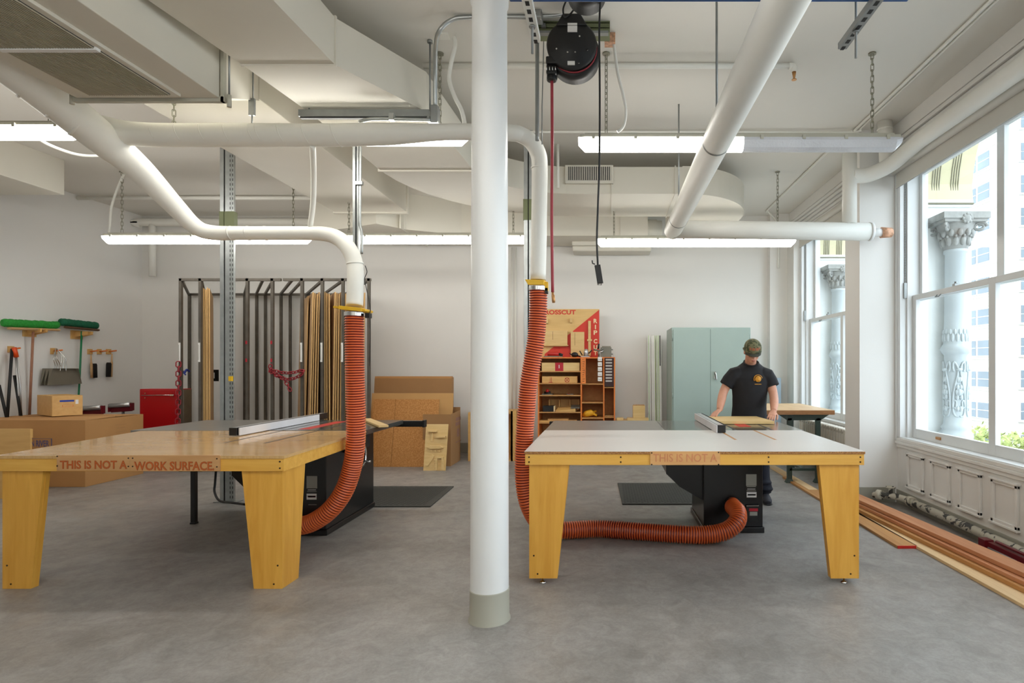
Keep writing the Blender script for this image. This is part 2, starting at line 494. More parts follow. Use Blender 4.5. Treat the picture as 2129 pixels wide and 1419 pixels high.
r3 = ramp(nz(60, 6, 0.8), (0.84, 0.83, 0.82, 1), (1, 1, 1, 1), 0.36, 0.58)
r4 = ramp(nz(0.9, 3), (1.0, 0.985, 0.97, 1), (0.965, 0.985, 1.0, 1))
mx = mixc(mixc(mixc(r1, r2, 1.0), r3, 0.8), r4, 1.0)
nt.links.new(mx.outputs['Color'], bs.inputs['Base Color'])
rr = ramp(nz(7, 6), (0.36, 0.36, 0.36, 1), (0.52, 0.52, 0.52, 1)); nt.links.new(rr.outputs['Color'], bs.inputs['Roughness'])
st(fl.build('floor', [fm]))

c = MB(); c.box(XL - 0.3, XO, YF - 0.3, YB + 0.3, ZC, ZC + 0.2)
st(c.build('ceiling', ['ceil']))
w = MB(); w.box(XL - 0.3, XO, YB, YB + 0.3, 0, ZC); st(w.build('wall_back', ['wall']))
w = MB(); w.box(XL - 0.3, XL, YF, YB, 0, ZC); st(w.build('wall_left', ['wall']))
w = MB(); w.box(XL - 0.3, XO, YF - 0.3, YF, 0, ZC); st(w.build('wall_front', ['wall']))

BAYS = [(6.50, 9.10), (3.45, 6.06), (0.40, 3.0), (-2.65, -0.05)]      # openings in Y
ZS, ZT = 0.66, 3.50
w = MB()
ys = [YF] + sum([[a, b] for a, b in sorted(BAYS)], []) + [YB]
for i in range(0, len(ys), 2): w.box(XR, XO, ys[i], ys[i + 1], 0, ZC)
for a, b in BAYS:
    w.box(XR, XO, a, b, 0, ZS); w.box(XR, XO, a, b, ZT, ZC)
st(w.build('wall_right', ['wainscot']))
# piers that project into the room between the bays
for i, (a, b) in enumerate([(6.10, 6.47), (3.05, 3.42), (0.0, 0.37)]):
    w = MB(); w.box(2.67, XR, a, b, 0, ZC); st(w.build('wall_pier' if i == 0 else 'wall_pier_%d' % i, ['wall']), 'white wall pier between the two windows' if i == 0 else None)
w = MB(); w.box(2.67, XR, 9.45, YB, 0, ZC); w.box(2.95, XR, 9.12, 9.45, 0, 3.6); st(w.build('wall_corner', ['wall']))

# baseboards
def bb(name, x0, x1, y0, y1, h=0.16, toe=None):
    b = MB(); b.box(x0, x1, y0, y1, 0, h)
    if toe: b.box(*toe, 0, 0.012)
    st(b.build(name, ['base'], bevel=0.003))
bb('baseboard_back', XL, 2.67, YB - 0.012, YB, 0.16, (XL, 2.67, YB - 0.03, YB - 0.012))
bb('baseboard_left', XL, XL + 0.012, YF, YB - 0.012, 0.16, (XL + 0.012, XL + 0.03, YF, YB - 0.03))
b = MB(); b.box(XR - 0.012, XR, 3.43, 6.10, 0, 0.14); b.box(XR - 0.012, XR, 6.48, 9.45, 0, 0.14); b.box(XR - 0.012, XR, 0.4, 3.05, 0, 0.14)
st(b.build('baseboard_right', ['base'], bevel=0.003))
b = MB(); b.box(2.658, XR - 0.03, 6.088, 6.10, 0, 0.16); b.box(2.658, 2.67, 6.10, 6.48, 0, 0.16)
st(b.build('baseboard_pier', ['base'], bevel=0.003))

# wainscot mouldings under window 1 and a ledge
def frame_mb(mb, y0, y1, z0, z1, x=XR, t=0.022, w_=0.03):
    for (a, b, c_, d) in [(y0, y1, z1 - w_, z1), (y0, y1, z0, z0 + w_), (y0, y0 + w_, z0, z1), (y1 - w_, y1, z0, z1)]:
        mb.box(x - t, x, a, b, c_, d)
    for (a, b, c_, d) in [(y0 - .012, y1 + .012, z1 - 0.006, z1 + 0.012), (y0 - .012, y1 + .012, z0 - 0.012, z0 + 0.006)]:
        mb.box(x - t - 0.012, x, a, b, c_, d)
t = MB()
for k in range(6): frame_mb(t, 5.58 - k * 0.43, 5.58 - k * 0.43 + 0.30, 0.21, 0.55)
st(t.build('trim_1', ['wainscot'], bevel=0.004))
t = MB(); t.box(XR - 0.035, XR + 0.14, 3.43, 6.09, 0.625, 0.655); t.box(XR - 0.02, XR, 3.43, 6.09, 0.59, 0.625); t.box(XR - 0.028, XR, 3.43, 6.09, 0.655, 0.69)
st(t.build('trim_2', ['wainscot'], bevel=0.005))
t = MB(); t.box(XR - 0.035, XR + 0.14, 6.49, 9.12, 0.625, 0.655); t.box(XR - 0.02, XR, 6.49, 9.12, 0.59, 0.625)
st(t.build('trim_3', ['wainscot'], bevel=0.005))
# crown mouldings over the windows
for n, (a, b) in enumerate([(3.43, 6.09), (6.49, 9.45)]):
    t = MB()
    for k in range(4): t.box(XR - 0.02 - 0.022 * k, XR, a, b, 3.66 - 0.0 + 0.045 * k - 0.06, 3.70 + 0.045 * k - 0.06)
    t.box(XR - 0.09, XR, a, b, 3.78, ZC)
    st(t.build('trim_%d' % (n + 4), ['wainscot'], bevel=0.006))

# ------------------------------------------------------------------ windows
def window(n, y0, y1, label):
    root = thing('window_%d' % n, label, None, V(XR, (y0 + y1) / 2, ZS), kind='structure')
    yc = (y0 + y1) / 2
    f = MB()      # casing and jambs
    for s, y in ((1, y0), (-1, y1)):
        a, b = sorted((y, y + s * 0.05)); f.box(XR - 0.02, XO - 0.02, a, b, ZS, ZT)
        a, b = sorted((y + s * 0.05, y + s * 0.075)); f.box(XR + 0.045, XO - 0.03, a, b, ZS, ZT)
        a, b = sorted((y - s * 0.035, y)); f.box(XR - 0.03, XR, a, b, ZS, ZT)
    f.box(XR - 0.02, XO - 0.02, y0, y1, ZT - 0.05, ZT); f.box(XR - 0.02, XO + 0.04, y0, y1, ZS, ZS + 0.04)
    f.build('casing', ['sash'], root, bevel=0.004)
    yi0, yi1 = y0 + 0.075, y1 - 0.075
    def sash(name, x, z0, z1, sw, mid):
        t = MB()
        t.box(x, x + 0.045, yi0, yi0 + sw, z0, z1); t.box(x, x + 0.045, yi1 - sw, yi1, z0, z1)
        t.box(x, x + 0.045, yc - mid / 2, yc + mid / 2, z0, z1)
        t.box(x, x + 0.045, yi0 + sw, yc - mid / 2, z0, z0 + (0.095 if name == 'lower_sash' else 0.05)); t.box(x, x + 0.045, yi0 + sw, yc - mid / 2, z1 - 0.055, z1)
        t.box(x, x + 0.045, yc + mid / 2, yi1 - sw, z0, z0 + (0.095 if name == 'lower_sash' else 0.05)); t.box(x, x + 0.045, yc + mid / 2, yi1 - sw, z1 - 0.055, z1)
        s_ = t.build(name, ['sash'], root, bevel=0.004)
        for a, b in ((yi0 + sw, yc - mid / 2), (yc + mid / 2, yi1 - sw)):
            g = MB(); g.box(x + 0.02, x + 0.025, a, b, z0 + 0.05, z1 - 0.05); g.build('pane', ['glass'], s_)
        return s_
    ls = sash('lower_sash', XR + 0.10, ZS + 0.04, 2.17, 0.06, 0.085)
    us = sash('upper_sash', XR + 0.17, 2.115, ZT - 0.04, 0.05, 0.09)
    for yy in (y1 - 0.55, y0 + 0.55):
        h = MB(); h.tube([V(XR + 0.10, yy - .03, 2.12), V(XR + 0.08, yy - .03, 2.10), V(XR + 0.08, yy + .03, 2.10), V(XR + 0.10, yy + .03, 2.12)], 0.006, 8); h.build('sash_lift', ['steel_dull'], ls)
        h = MB(); h.box(XR + 0.085, XR + 0.10, yy - 0.035, yy + 0.035, ZS + 0.075, ZS + 0.10); h.build('lift_plate', ['brass'], ls)
        h = MB(); h.box(XR + 0.10, XR + 0.15, yy - .25, yy - .21, 2.17, 2.19); h.cyl(V(XR + .12, yy - .23, 2.19), V(XR + .12, yy - .23, 2.21), 0.012); h.build('latch', ['steel_dull'], ls)
    h = MB(); chain_mb(h, [V(XR + 0.03, y1 - 0.058, 3.40), V(XR + 0.03, y1 - 0.058, 2.27)], 0.018, 0.003); h.build('sash_chain', ['steel_dull'], root)
    h = MB(); h.box(XR + 0.015, XR + 0.045, y1 - 0.07, y1 - 0.05, 2.14, 2.30); h.build('cord_pulley', ['steel_dull'], root)
    return root
window(1, *BAYS[1], 'tall double sash window beside the stacked boards')
window(2, *BAYS[0], 'narrow looking sash window behind the pier above the radiator')
window(3, *BAYS[2], 'sash window behind the camera')
window(4, *BAYS[3], 'second sash window behind the camera')

def roller(y0, y1, zb, label):
    r = thing('roller_blind', label, 'window blind', V(XR + 0.0, (y0 + y1) / 2, zb), 'roller blinds')
    b = MB(); b.box(XR - 0.05, XR - 0.045, y0, y1, zb, 3.46); b.box(XR - 0.056, XR - 0.039, y0, y1, zb, zb + 0.03); b.build('blind_fabric', ['blind'], r)
    b = MB(); b.tube([V(XR - 0.075, y0, 3.475), V(XR - 0.075, y1, 3.475)], 0.042, 20); b.build('roller_tube', ['blind'], r)
    b = MB(); b.box(XR - 0.12, XR, y1, y1 + 0.006, 3.43, 3.53); b.build('bracket', ['trim'], r)
    return r
roller(3.5, 6.03, 3.29, 'grey roller blind across the top of the nearer tall window')
roller(6.56, 9.06, 3.29, 'grey roller blind at the top of the farther window')
b = MB(); chain_mb(b, [V(2.975, 9.2, 3.3), V(2.975, 9.2, 0.9)], 0.02, 0.0025)
tag(b.build('blind_chain', ['chain']), 'thin beaded pull chain hanging beside the farther window', 'chain')

# ------------------------------------------------------------------ facade seen outside
for n, (y0, y1) in enumerate(BAYS[:2]):
    far = n == 0
    yj = y1 + 0.08
    w_ = MB()      # reveal wall beyond the jamb
    w_.box(XO + .003, 3.86, yj, yj + 0.30, -0.4, 3.18); w_.box(3.86, 3.90, yj + 0.03, yj + 0.3, -0.4, 3.0)
    w_.box(3.60, 3.63, yj - 0.02, yj, 0.95, 2.62, 0)
    w_.box(XO + .003, 3.88, yj - 0.03, yj + 0.3, 3.12, 3.20)
    w_.box(XO + .003, 3.88, yj - 0.045, yj + 0.3, 3.145, 3.165, 1)
    tag(w_.build('stone_reveal', ['reveal', 'groove'], bevel=0.006), 'pale stone side wall outside the %s window' % ('farther' if far else 'nearer'), 'stone wall', 'outdoor stonework')
    # arch over the opening
    yc = (y0 + y1) / 2; R0 = (y1 - y0) / 2 + 0.08
    a = MB(); prof = []
    N = 28
    for i in range(N + 1):
        th = PI * i / N; prof.append((yc + R0 * math.cos(th), 3.2 + R0 * 1.0 * math.sin(th)))
    for i in range(N):
        (ya, za), (yb_, zb_) = prof[i], prof[i + 1]
        th0 = PI * i / N; th1 = PI * (i + 1) / N; Ro = R0 + 0.3
        pa = (yc + Ro * math.cos(th0), 3.2 + Ro * math.sin(th0)); pb = (yc + Ro * math.cos(th1), 3.2 + Ro * math.sin(th1))
        a.prism([V(XO, ya, za), V(XO, yb_, zb_), V(XO, pb[0], pb[1]), V(XO, pa[0], pa[1])], V(0.52, 0, 0), 0)
    for gx in (3.45, 3.475, 3.50, 3.525, 3.65, 3.675, 3.70, 3.725):
        pts = [V(gx, yc + (R0 - 0.004) * math.cos(PI * i / N), 3.205 + (R0 - 0.004) * math.sin(PI * i / N)) for i in range(N + 1)]
        a.tube(pts, 0.006, 6, 1)
    tag(a.build('stone_arch', ['stone_warm', 'groove']), 'cream stone arch with grooved soffit outside the %s window' % ('farther' if far else 'nearer'), 'arch', 'outdoor stonework')
    # attached column with carved shaft and capital
    cx, cy = 3.63, yj - 0.13
    k = thing('stone_column', 'carved stone column with leafy capital outside the %s window' % ('farther' if far else 'nearer'), 'column', V(cx, cy, 0.68), 'outdoor stonework')
    s_ = MB(); s_.lathe((cx, cy, 0), [(0.0, 0.66), (0.16, 0.66), (0.16, 0.74), (0.125, 0.78), (0.14, 0.80), (0.115, 0.83), (0.108, 0.9), (0.106, 1.55), (0.125, 1.57), (0.145, 1.61), (0.125, 1.65), (0.112, 1.67), (0.104, 1.9), (0.098, 2.6), (0.112, 2.61), (0.112, 2.64), (0.098, 2.65), (0, 2.65)], 28)
    s_.build('shaft', ['stone'], k)
    rel = MB()     # scrollwork on the lower shaft and the leaf band above the ring
    def on(a_, z, r=0.112): return V(cx + r * math.cos(a_), cy + r * math.sin(a_), z)
    for base in (-PI / 2 - 0.25, -PI / 2 - 1.5, -PI / 2 + 1.0, 0.9):
        for sg in (-1, 1):
            pts = [on(base + sg * q, z) for q, z in [(0.05, 0.92), (0.35, 0.93), (0.5, 1.0), (0.42, 1.08), (0.25, 1.07), (0.28, 1.0), (0.38, 1.02)]]
            rel.tube(smooth_path(pts, 4), 0.009, 6)
            pts = [on(base + sg * q, z) for q, z in [(0.5, 1.0), (0.5, 1.12), (0.3, 1.26), (0.12, 1.36), (0.15, 1.43), (0.42, 1.48), (0.5, 1.42), (0.4, 1.38)]]
            rel.tube(smooth_path(pts, 4), 0.010, 6)
            for q, z in ((0.12, 1.0), (0.16, 1.12), (0.12, 1.22), (0.2, 1.17), (0.07, 1.3)):
                rel.ball(on(base + sg * q, z), (0.018, 0.018, 0.03), 0, 8, 6)
        rel.ball(on(base, 1.17), (0.026, 0.026, 0.04), 0, 8, 6); rel.ball(on(base, 1.4), (0.03, 0.03, 0.018), 0, 8, 6)
    for i in range(16):
        a_ = 2 * PI * i / 16
        rel.ball(on(a_, 1.73, 0.11), (0.016, 0.016, 0.045), 0, 8, 6); rel.ball(on(a_ + 0.2, 1.79, 0.108), (0.013, 0.013, 0.03), 0, 8, 6)
    rel.build('carved_relief', ['stone'], k)
    cp = MB(); cp.lathe((cx, cy, 0), [(0.0, 2.64), (0.11, 2.64), (0.12, 2.70), (0.135, 2.78), (0.17, 2.88), (0.19, 2.92), (0, 2.92)], 24)
    cp.box(cx - 0.235, cx + 0.235, cy - 0.2, cy + 0.2, 2.93, 2.995); cp.box(cx - 0.215, cx + 0.215, cy - 0.18, cy + 0.2, 2.90, 2.93)
    for sx in (-1, 1):
        for sy in (-1, 1):
            pts = [V(cx + sx * (0.17 + 0.045 * math.cos(q) * (1 - q / 14)), cy + sy * (0.13 + 0.045 * math.cos(q) * (1 - q / 14)), 2.855 + 0.045 * math.sin(q) * (1 - q / 14)) for q in [0.5 * j for j in range(18)]]
            cp.tube(pts, 0.016, 6)
    for i in range(12):
        a_ = 2 * PI * i / 12
        cp.ball(on(a_, 2.72, 0.125), (0.028, 0.028, 0.05), 0, 8, 6); cp.ball(on(a_ + 0.26, 2.80, 0.15), (0.026, 0.026, 0.04), 0, 8, 6)
        cp.ball(on(a_, 2.765, 0.15), (0.015, 0.015, 0.015), 0, 6, 5)
    cp.ball((cx, cy - 0.185, 2.925), (0.05, 0.035, 0.05), 0, 14, 10)
    for i in range(8):
        q = 2 * PI * i / 8; cp.ball((cx + 0.042 * math.cos(q), cy - 0.2, 2.925 + 0.042 * math.sin(q)), (0.016, 0.014, 0.016), 0, 8, 6)
    cp.build('capital', ['stone_dark'], k)
    lg = MB(); lg.box(XO, 4.1, y0 - 0.2, y1 + 0.3, 0.46, 0.60); tag(lg.build('stone_sill', ['stone'], bevel=0.01), 'stone ledge outside below the %s window' % ('farther' if far else 'nearer'), 'ledge', 'outdoor stonework')

# tower across the street
GZ = -11.0
def tower():
    r = thing('apartment_tower', 'tall white brick apartment tower across the street', 'building', V(42, 66, GZ))
    w_ = MB(); w_.box(38.8, 60, 57, 95, GZ, 50)
    wl = w_.build('wall', ['facade'], r)
    lg = MB()
    fh = 3.2
    for k in range(-3, 14):
        z = -1.0 + k * fh
        lg.box(38.70, 38.8, 57.6, 92, z + 2.15, z + 2.3)
        lg.box(38.70, 38.8, 57.6, 92, z - 0.1, z)
    lg.build('ledges', ['facade'], r)
    for k in range(-3, 14):
        z = -1.0 + k * fh
        for (ya, yb_) in ((58.2, 64.6), (66.5, 73.0), (75, 81.5)):
            m = MB(); m.box(38.66, 38.80, ya, yb_, z + 0.2, z + 1.95)
            m2 = MB(); n = 3
            for j in range(n):
                a = ya + (yb_ - ya) * j / n + 0.18; b = ya + (yb_ - ya) * (j + 1) / n - 0.18
                m2.box(38.62, 38.67, a, b, z + 0.3, z + 1.85)
                m2.box(38.60, 38.62, a, b, z + 1.05, z + 1.12, 1)
            wn = m.build('window', ['far_frame'], r); m2.build('pane', ['far_glass', 'far_frame'], wn)
        if -2 <= k <= 10:
            for xa in (40.7, 45.2):
                m = MB(); m.box(xa, xa + 1.9, 56.9, 57.0, z + 0.2, z + 2.1)
                m2 = MB(); m2.box(xa + .12, xa + 1.78, 56.84, 56.9, z + 0.32, z + 1.12); m2.box(xa + .12, xa + 1.78, 56.84, 56.9, z + 1.2, z + 2.0)
                m.box(xa - 0.1, xa + 2.0, 56.75, 57.0, z + 0.1, z + 0.2)
                wn = m.build('window', ['far_frame'], r); m2.build('pane', ['far_glass'], wn)
tower()
def tree(x, y, zt, rad, label):
    r = thing('street_tree', label, 'tree', V(x, y, GZ), 'street trees')
    t_ = MB(); t_.tube([V(x, y, GZ), V(x + .2, y, GZ + 3), V(x, y, zt - rad)], [0.3, 0.22, 0.12], 10); t_.build('trunk', ['bark'], r)
    c_ = MB()
    for i in range(2600):
        u = random.gauss(0, 1); v_ = random.gauss(0, 1); w_ = random.gauss(0, 1); L = math.sqrt(u * u + v_ * v_ + w_ * w_)
        q = V(u / L * rad, v_ / L * rad, w_ / L * rad * 0.85) * random.uniform(0.75, 1.03) * (1 + 0.12 * math.sin(5 * u / L) * math.cos(4 * v_ / L))
        p = V(x, y, zt - rad * 0.85) + q
        a = V(random.uniform(-1, 1), random.uniform(-1, 1), random.uniform(-1, 1)).normalized() * 0.16; b = a.orthogonal().normalized() * 0.13
        c_.add([p - a, p - b, p + a, p + b], [(0, 1, 2, 3)])
    tag(c_.build('crown', ['leaf'], r))
tree(22.5, 36.0, -2.3, 3.0, 'leafy green street tree seen low in the nearer window')
tree(27.5, 37.0, -2.7, 3.2, 'paler street tree further along behind the window mullion')
s_ = MB(); s_.box(5, 90, -40, 120, GZ - 0.5, GZ); st(s_.build('street', ['street']), 'street far below the windows')
# ------------------------------------------------------------------ structural column
cb = V(-0.669, 3.29, 0)
k = thing('round_column', 'round white painted column standing between the two saw tables', 'column', cb, kind='structure')
b = MB(); b.lathe(cb, [(0.108, 0.17), (0.106, 1.5), (0.1, 3.0), (0.098, 3.49), (0.107, 3.495), (0.108, 3.53), (0.099, 3.535), (0.099, 3.55), (0.106, 3.56), (0.106, 3.93)], 48)
b.build('shaft', ['column'], k)
b = MB(); b.lathe(cb, [(0.119, 0.0), (0.118, 0.008), (0.112, 0.022), (0.111, 0.17), (0.1115, 0.176), (0.107, 0.177)], 48); b.build('base_collar', ['column_base'], k)

# ------------------------------------------------------------------ big rectangular ducts
def plan_duct(mb, right, left, z0, z1, m=0):
    """right/left: matching plan points (x,y); closed box duct along them"""
    n = len(right); vs = []
    for (a, b) in zip(right, left):
        vs += [V(a[0], a[1], z0), V(a[0], a[1], z1), V(b[0], b[1], z1), V(b[0], b[1], z0)]
    fs = [(0, 1, 2, 3), (4 * n - 1, 4 * n - 2, 4 * n - 3, 4 * n - 4)]
    for i in range(n - 1):
        o = 4 * i
        fs += [(o, o + 4, o + 5, o + 1), (o + 1, o + 5, o + 6, o + 2), (o + 2, o + 6, o + 7, o + 3), (o + 3, o + 7, o + 4, o)]
    mb.add(vs, fs, m)
def arc(cx, cy, r, a0, a1, n=14, rx=None):
    return [(cx + (rx or r) * math.cos(math.radians(a0 + (a1 - a0) * i / n)), cy + r * math.sin(math.radians(a0 + (a1 - a0) * i / n))) for i in range(n + 1)]
d = thing('supply_duct', 'wide white rectangular duct curving along the ceiling behind the column', 'duct', V(-1.9, 5.2, 3.42))
b = MB()
right = [(-1.83, 1.2), (-1.81, 3.1), (-1.79, 3.8), (-1.41, 4.5), (-1.36, 5.75)] + arc(-0.36, 5.75, 0.9, 180, 90, 14, 1.0)[1:]
left = [(-2.65, 1.2), (-2.49, 3.1), (-2.40, 3.8), (-2.33, 4.5), (-2.30, 5.75)] + arc(-0.36, 5.75, 1.91, 180, 90, 14, 1.94)[1:]
right = right + [(0.4, 6.65), (0.87, 6.65)] + arc(0.87, 7.60, 0.95, 90, 0, 14)[1:]  if False else right + [(0.4, 6.65), (0.87, 6.65)]
left = left + [(0.4, 7.66), (0.87, 7.66)]
b_main = MB(); plan_duct(b_main, right, left, 3.42, 3.73)
b_main.build('duct_run', ['duct'], d, fix=True)
e = MB(); outer = arc(0.87, 7.72, 1.07, -90, 0, 16, 0.93); inner = [(0.87, 7.66)] * 9 + [(0.87, 7.66 + 0.01 * i) for i in range(8)]
outer += [(1.80, 8.6)]; inner += [(0.87, 8.6)]
plan_duct(e, outer, inner, 3.42, 3.74); e.build('end_elbow', ['duct'], d, fix=True)
s_ = MB()     # seams and stiffening flanges
for (x0, x1, y0, y1) in [(-2.31, -1.35, 5.84, 5.86)]: s_.box(x0 - .01, x1 + .01, y0, y1, 3.405, 3.745)
for xx in (-1.02 + 0.2, 0.05, 0.78): s_.box(xx, xx + 0.012, 6.63, 7.68, 3.41, 3.74)
s_.prism([V(-2.41, 3.79, 3.41), V(-1.78, 3.79, 3.41), V(-1.78, 3.805, 3.41), V(-2.41, 3.805, 3.41)], V(0, 0, 0.33))
s_.build('seams', ['duct'], d)
g = MB(); gx0, gx1, gz0, gz1 = X(1175, 6.62), X(1275, 6.62), Zz(381, 6.62), Zz(344, 6.62)
g.box(gx0, gx1, 6.60, 6.65, gz0 - 0.005, gz1, 0); gr = g.build('air_grille', ['duct'], d, bevel=0.003)
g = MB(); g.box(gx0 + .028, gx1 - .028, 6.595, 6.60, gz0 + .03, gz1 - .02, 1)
for i in range(24):
    xx = gx0 + .03 + (gx1 - gx0 - 0.07) * i / 23; g.box(xx, xx + 0.009, 6.588, 6.596, gz0 + .03, gz1 - .02, 0)
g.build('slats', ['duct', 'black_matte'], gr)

b = MB(); plan_duct(b, [(-2.74, 4.55), (-2.74, 7.9)], [(-3.72, 4.55), (-3.72, 7.9)], 3.54, 3.92)
b.box(-3.74, -2.72, 7.87, 7.93, 3.52, 3.925)
tag(b.build('return_duct', ['duct'], bevel=0.004, fix=True), 'straight white rectangular duct under the ceiling behind the louvred air unit', 'duct')
# lower duct by the back wall
b = MB()
rt = [(-3.2, 8.0), (-2.9, 8.35), (-2.2, 8.7)] + [(-1.2, 8.75), (0.0, 8.75), (0.62, 8.75)]
lf = [(-4.4, 8.6), (-4.2, 9.0), (-3.6, 9.4)] + [(-1.2, 9.5), (0.0, 9.5), (0.62, 9.5)]
plan_duct(b, rt, lf, 3.41, ZC - .002)
b.box(-2.95, -2.93, 8.2, 9.45, 3.39, 3.75); b.box(-1.9, -1.88, 8.7, 9.5, 3.395, 3.75); b.box(0.2, 0.215, 8.72, 9.5, 3.40, 3.75)
tag(b.build('rear_duct', ['duct'], fix=True), 'low white duct running along the back wall above the light row', 'duct')
b = MB(); b.lathe((0.62, 9.12, 3.58), [(0.165, 0.0), (0.165, 0.16), (0.15, 0.165), (0.15, 0.24), (0.0, 0.24)], 24, axis='X')
tag(b.build('round_duct_stub', ['duct']), 'short round duct stub at the end of the rear duct', 'duct')
b = MB(); b.box(XL, -6.58, 1.0, 7.0, 3.51, ZC)
tag(b.build('boxed_duct', ['duct'], bevel=0.004), 'boxed white soffit duct against the left wall under the ceiling', 'duct')
b = MB(); b.box(X(1190, 9.3), X(1355, 9.3), 9.15, 9.55, Zz(514, 9.3), Zz(500, 9.3)); b.box(X(1197, 9.3), X(1345, 9.3), 9.2, 9.5, Zz(500, 9.3), Zz(488, 9.3)); b.box(X(1191, 9.3), X(1353, 9.3), 9.17, 9.53, Zz(525, 9.3), Zz(514, 9.3)); b.box(X(1210, 9.3), X(1225, 9.3), 9.5, 9.6, Zz(514, 9.3), Zz(495, 9.3)); b.box(X(1320, 9.3), X(1335, 9.3), 9.5, 9.6, Zz(514, 9.3), Zz(495, 9.3))
tag(b.build('wall_heater', ['duct'], bevel=0.02), 'long cream box mounted high on the back wall behind the lights', 'wall unit')

# louvred air unit at upper left
u = thing('air_unit', 'large ceiling air unit with louvred grey grille at upper left', 'air conditioner', V(-3.0, 2.6, 3.2))
Zu, Yu = 3.2, 3.80
b = MB(); b.box(-3.49, -2.55, 0.9, Yu, Zu, 3.62); b.build('housing', ['duct'], u, bevel=0.006)
b = MB(); b.box(-3.52, -2.52, Yu, Yu + 0.03, Zu - 0.02, Zu + 0.012); b.box(-2.545, -2.525, Yu - 0.0, Yu + 0.03, Zu - 0.02, 3.62); b.cyl(V(-3.54, Yu + .02, Zu - .03), V(-3.54, Yu + .02, Zu + .03), 0.014); b.cyl(V(-2.5, Yu + .02, Zu - .05), V(-2.5, Yu + .02, Zu + .03), 0.014)
b.build('hanger_strut', ['housing'], u)
b = MB(); b.box(-3.36, -2.76, 0.95, 3.74, Zu - 0.02, Zu, 0); b.build('grille_frame', ['duct'], u, bevel=0.003)
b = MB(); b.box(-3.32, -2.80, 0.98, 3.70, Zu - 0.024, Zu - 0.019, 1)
for i in range(36):
    xx = -3.318 + 0.51 * i / 35; b.box(xx, xx + 0.007, 0.98, 3.70, Zu - 0.030, Zu - 0.024, 0)
b.box(-3.33, -2.79, 3.15, 3.18, Zu - 0.036, Zu - 0.02, 2)
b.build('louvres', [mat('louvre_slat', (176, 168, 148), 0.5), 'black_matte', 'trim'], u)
b = MB(); b.hex([V(-3.45, Yu + .05, Zu + .03), V(-2.56, Yu + .05, Zu + .03), V(-2.76, 4.6, 3.55), V(-3.70, 4.6, 3.55), V(-3.45, Yu + .05, 3.62), V(-2.56, Yu + .05, 3.62), V(-2.76, 4.6, 3.9), V(-3.70, 4.6, 3.9)])
b.build('transition', ['duct'], u)
b = MB()
for (x, y) in ((-2.5, Yu + .02), (-3.54, Yu + .02)): b.cyl(V(x, y, Zu), V(x, y, ZC), 0.006, 8)
b.build('threaded_rod', ['steel_dull'], u)

# ------------------------------------------------------------------ dust extraction pipework
def pipe(pts, r, n=8, seg=24, mb=None, m=0, step=None):
    mb = mb or MB()
    if isinstance(r, (int, float)):
        mb.tube([q[:3] for q in smooth_path(pts, n)], r, seg, m)
    else:
        sp = smooth_path([tuple(p) + (rr,) for p, rr in zip(pts, r)], n)
        mb.tube([q[:3] for q in sp], [q[3] for q in sp], seg, m)
    return mb
main = thing('dust_extraction_pipe', 'white wrapped dust pipe branching from the upper left to both orange hoses', 'pipe', P(250, 285, 4.4))
YD = 4.38
b = pipe([V(-3.95, 2.2, 3.62), P(-60, 80, 3.35), P(110, 205, 3.9), P(215, 290, 4.3), P(290, 352, 4.55), P(360, 425, 4.75), P(405, 470, 4.85), P(440, 483, 4.9), P(500, 484.5, 4.9), P(620, 484.5, 4.88), P(675, 486, 4.85), P(706, 497, 4.8), P(727, 520, 4.75), P(738, 552, 4.72), P(739, 590, 4.66), P(737, 636, 4.62)],
         [0.13, 0.13, 0.125, 0.12, 0.10, 0.078, 0.066, 0.062, 0.0585, 0.058, 0.06, 0.063, 0.064, 0.064, 0.064, 0.064], 6)
b.build('main_run', ['pipe'], main)
b = pipe([P(200, 262, 4.3), P(260, 276, 4.36), P(340, 281, YD), P(500, 281, YD), P(650, 281, YD), P(790, 279, YD), P(850, 277, YD), P(905, 275, YD), P(960, 274, YD), P(1060, 276, YD), P(1085, 281, YD + .03), P(1106, 296, YD + .07), P(1119, 320, YD + .1), P(1122, 350, YD + .12), P(1121, 450, 4.6), P(1119, 582, 4.6)],
         [0.09, 0.088, 0.087, 0.086, 0.084, 0.082, 0.073, 0.062, 0.06, 0.06, 0.06, 0.061, 0.063, 0.062, 0.062, 0.061], 6)
b.build('branch_run', ['pipe'], main)
def ringat(p, t, r, w_=0.012):     # raised wrap seams
    b = MB(); t = Vector(t).normalized(); b.tube([p - t * w_ / 2, p + t * w_ / 2], r, 28, 0); b.build('wrap_seam', ['pipe'], main)
for px in (480, 516, 552): ringat(P(px, 484.5, 4.9), (1, 0, 0.1), 0.0605)
for px in (330, 380, 430, 480, 530, 545, 590, 640, 700): ringat(P(px, 281, YD), (1, 0.0, 0.35), 0.0885, 0.006)
for p_, r_ in ((P(60, 168, 3.72), 0.131), (P(118, 211, 3.93), 0.13), (P(165, 250, 4.1), 0.128)): ringat(p_, (0.47, 0.62, -0.33), r_, 0.02)
ringat(P(1121, 350, YD + .12), (0, 0, 1), 0.064); ringat(P(738, 548, 4.72), (0.1, 0, -1), 0.0665)
b = MB(); b.tube(smooth_path([P(650, 303, YD), P(652, 360, 4.6), P(651, 420, 4.75), P(645, 470, 4.85)], 5), 0.021, 12)
b.build('hanging_strap', ['pipe'], main)
b = MB(); b.tube([P(524, 258, YD), P(524, 238, YD)], 0.006, 8); b.box(X(518, YD), X(530, YD), YD - .01, YD + .01, Zz(240, YD), Zz(205, YD)); b.cyl(P(526, 206, YD), V(X(526, YD), YD, ZC), 0.006); b.build('pipe_hanger', ['steel_dull'], main)

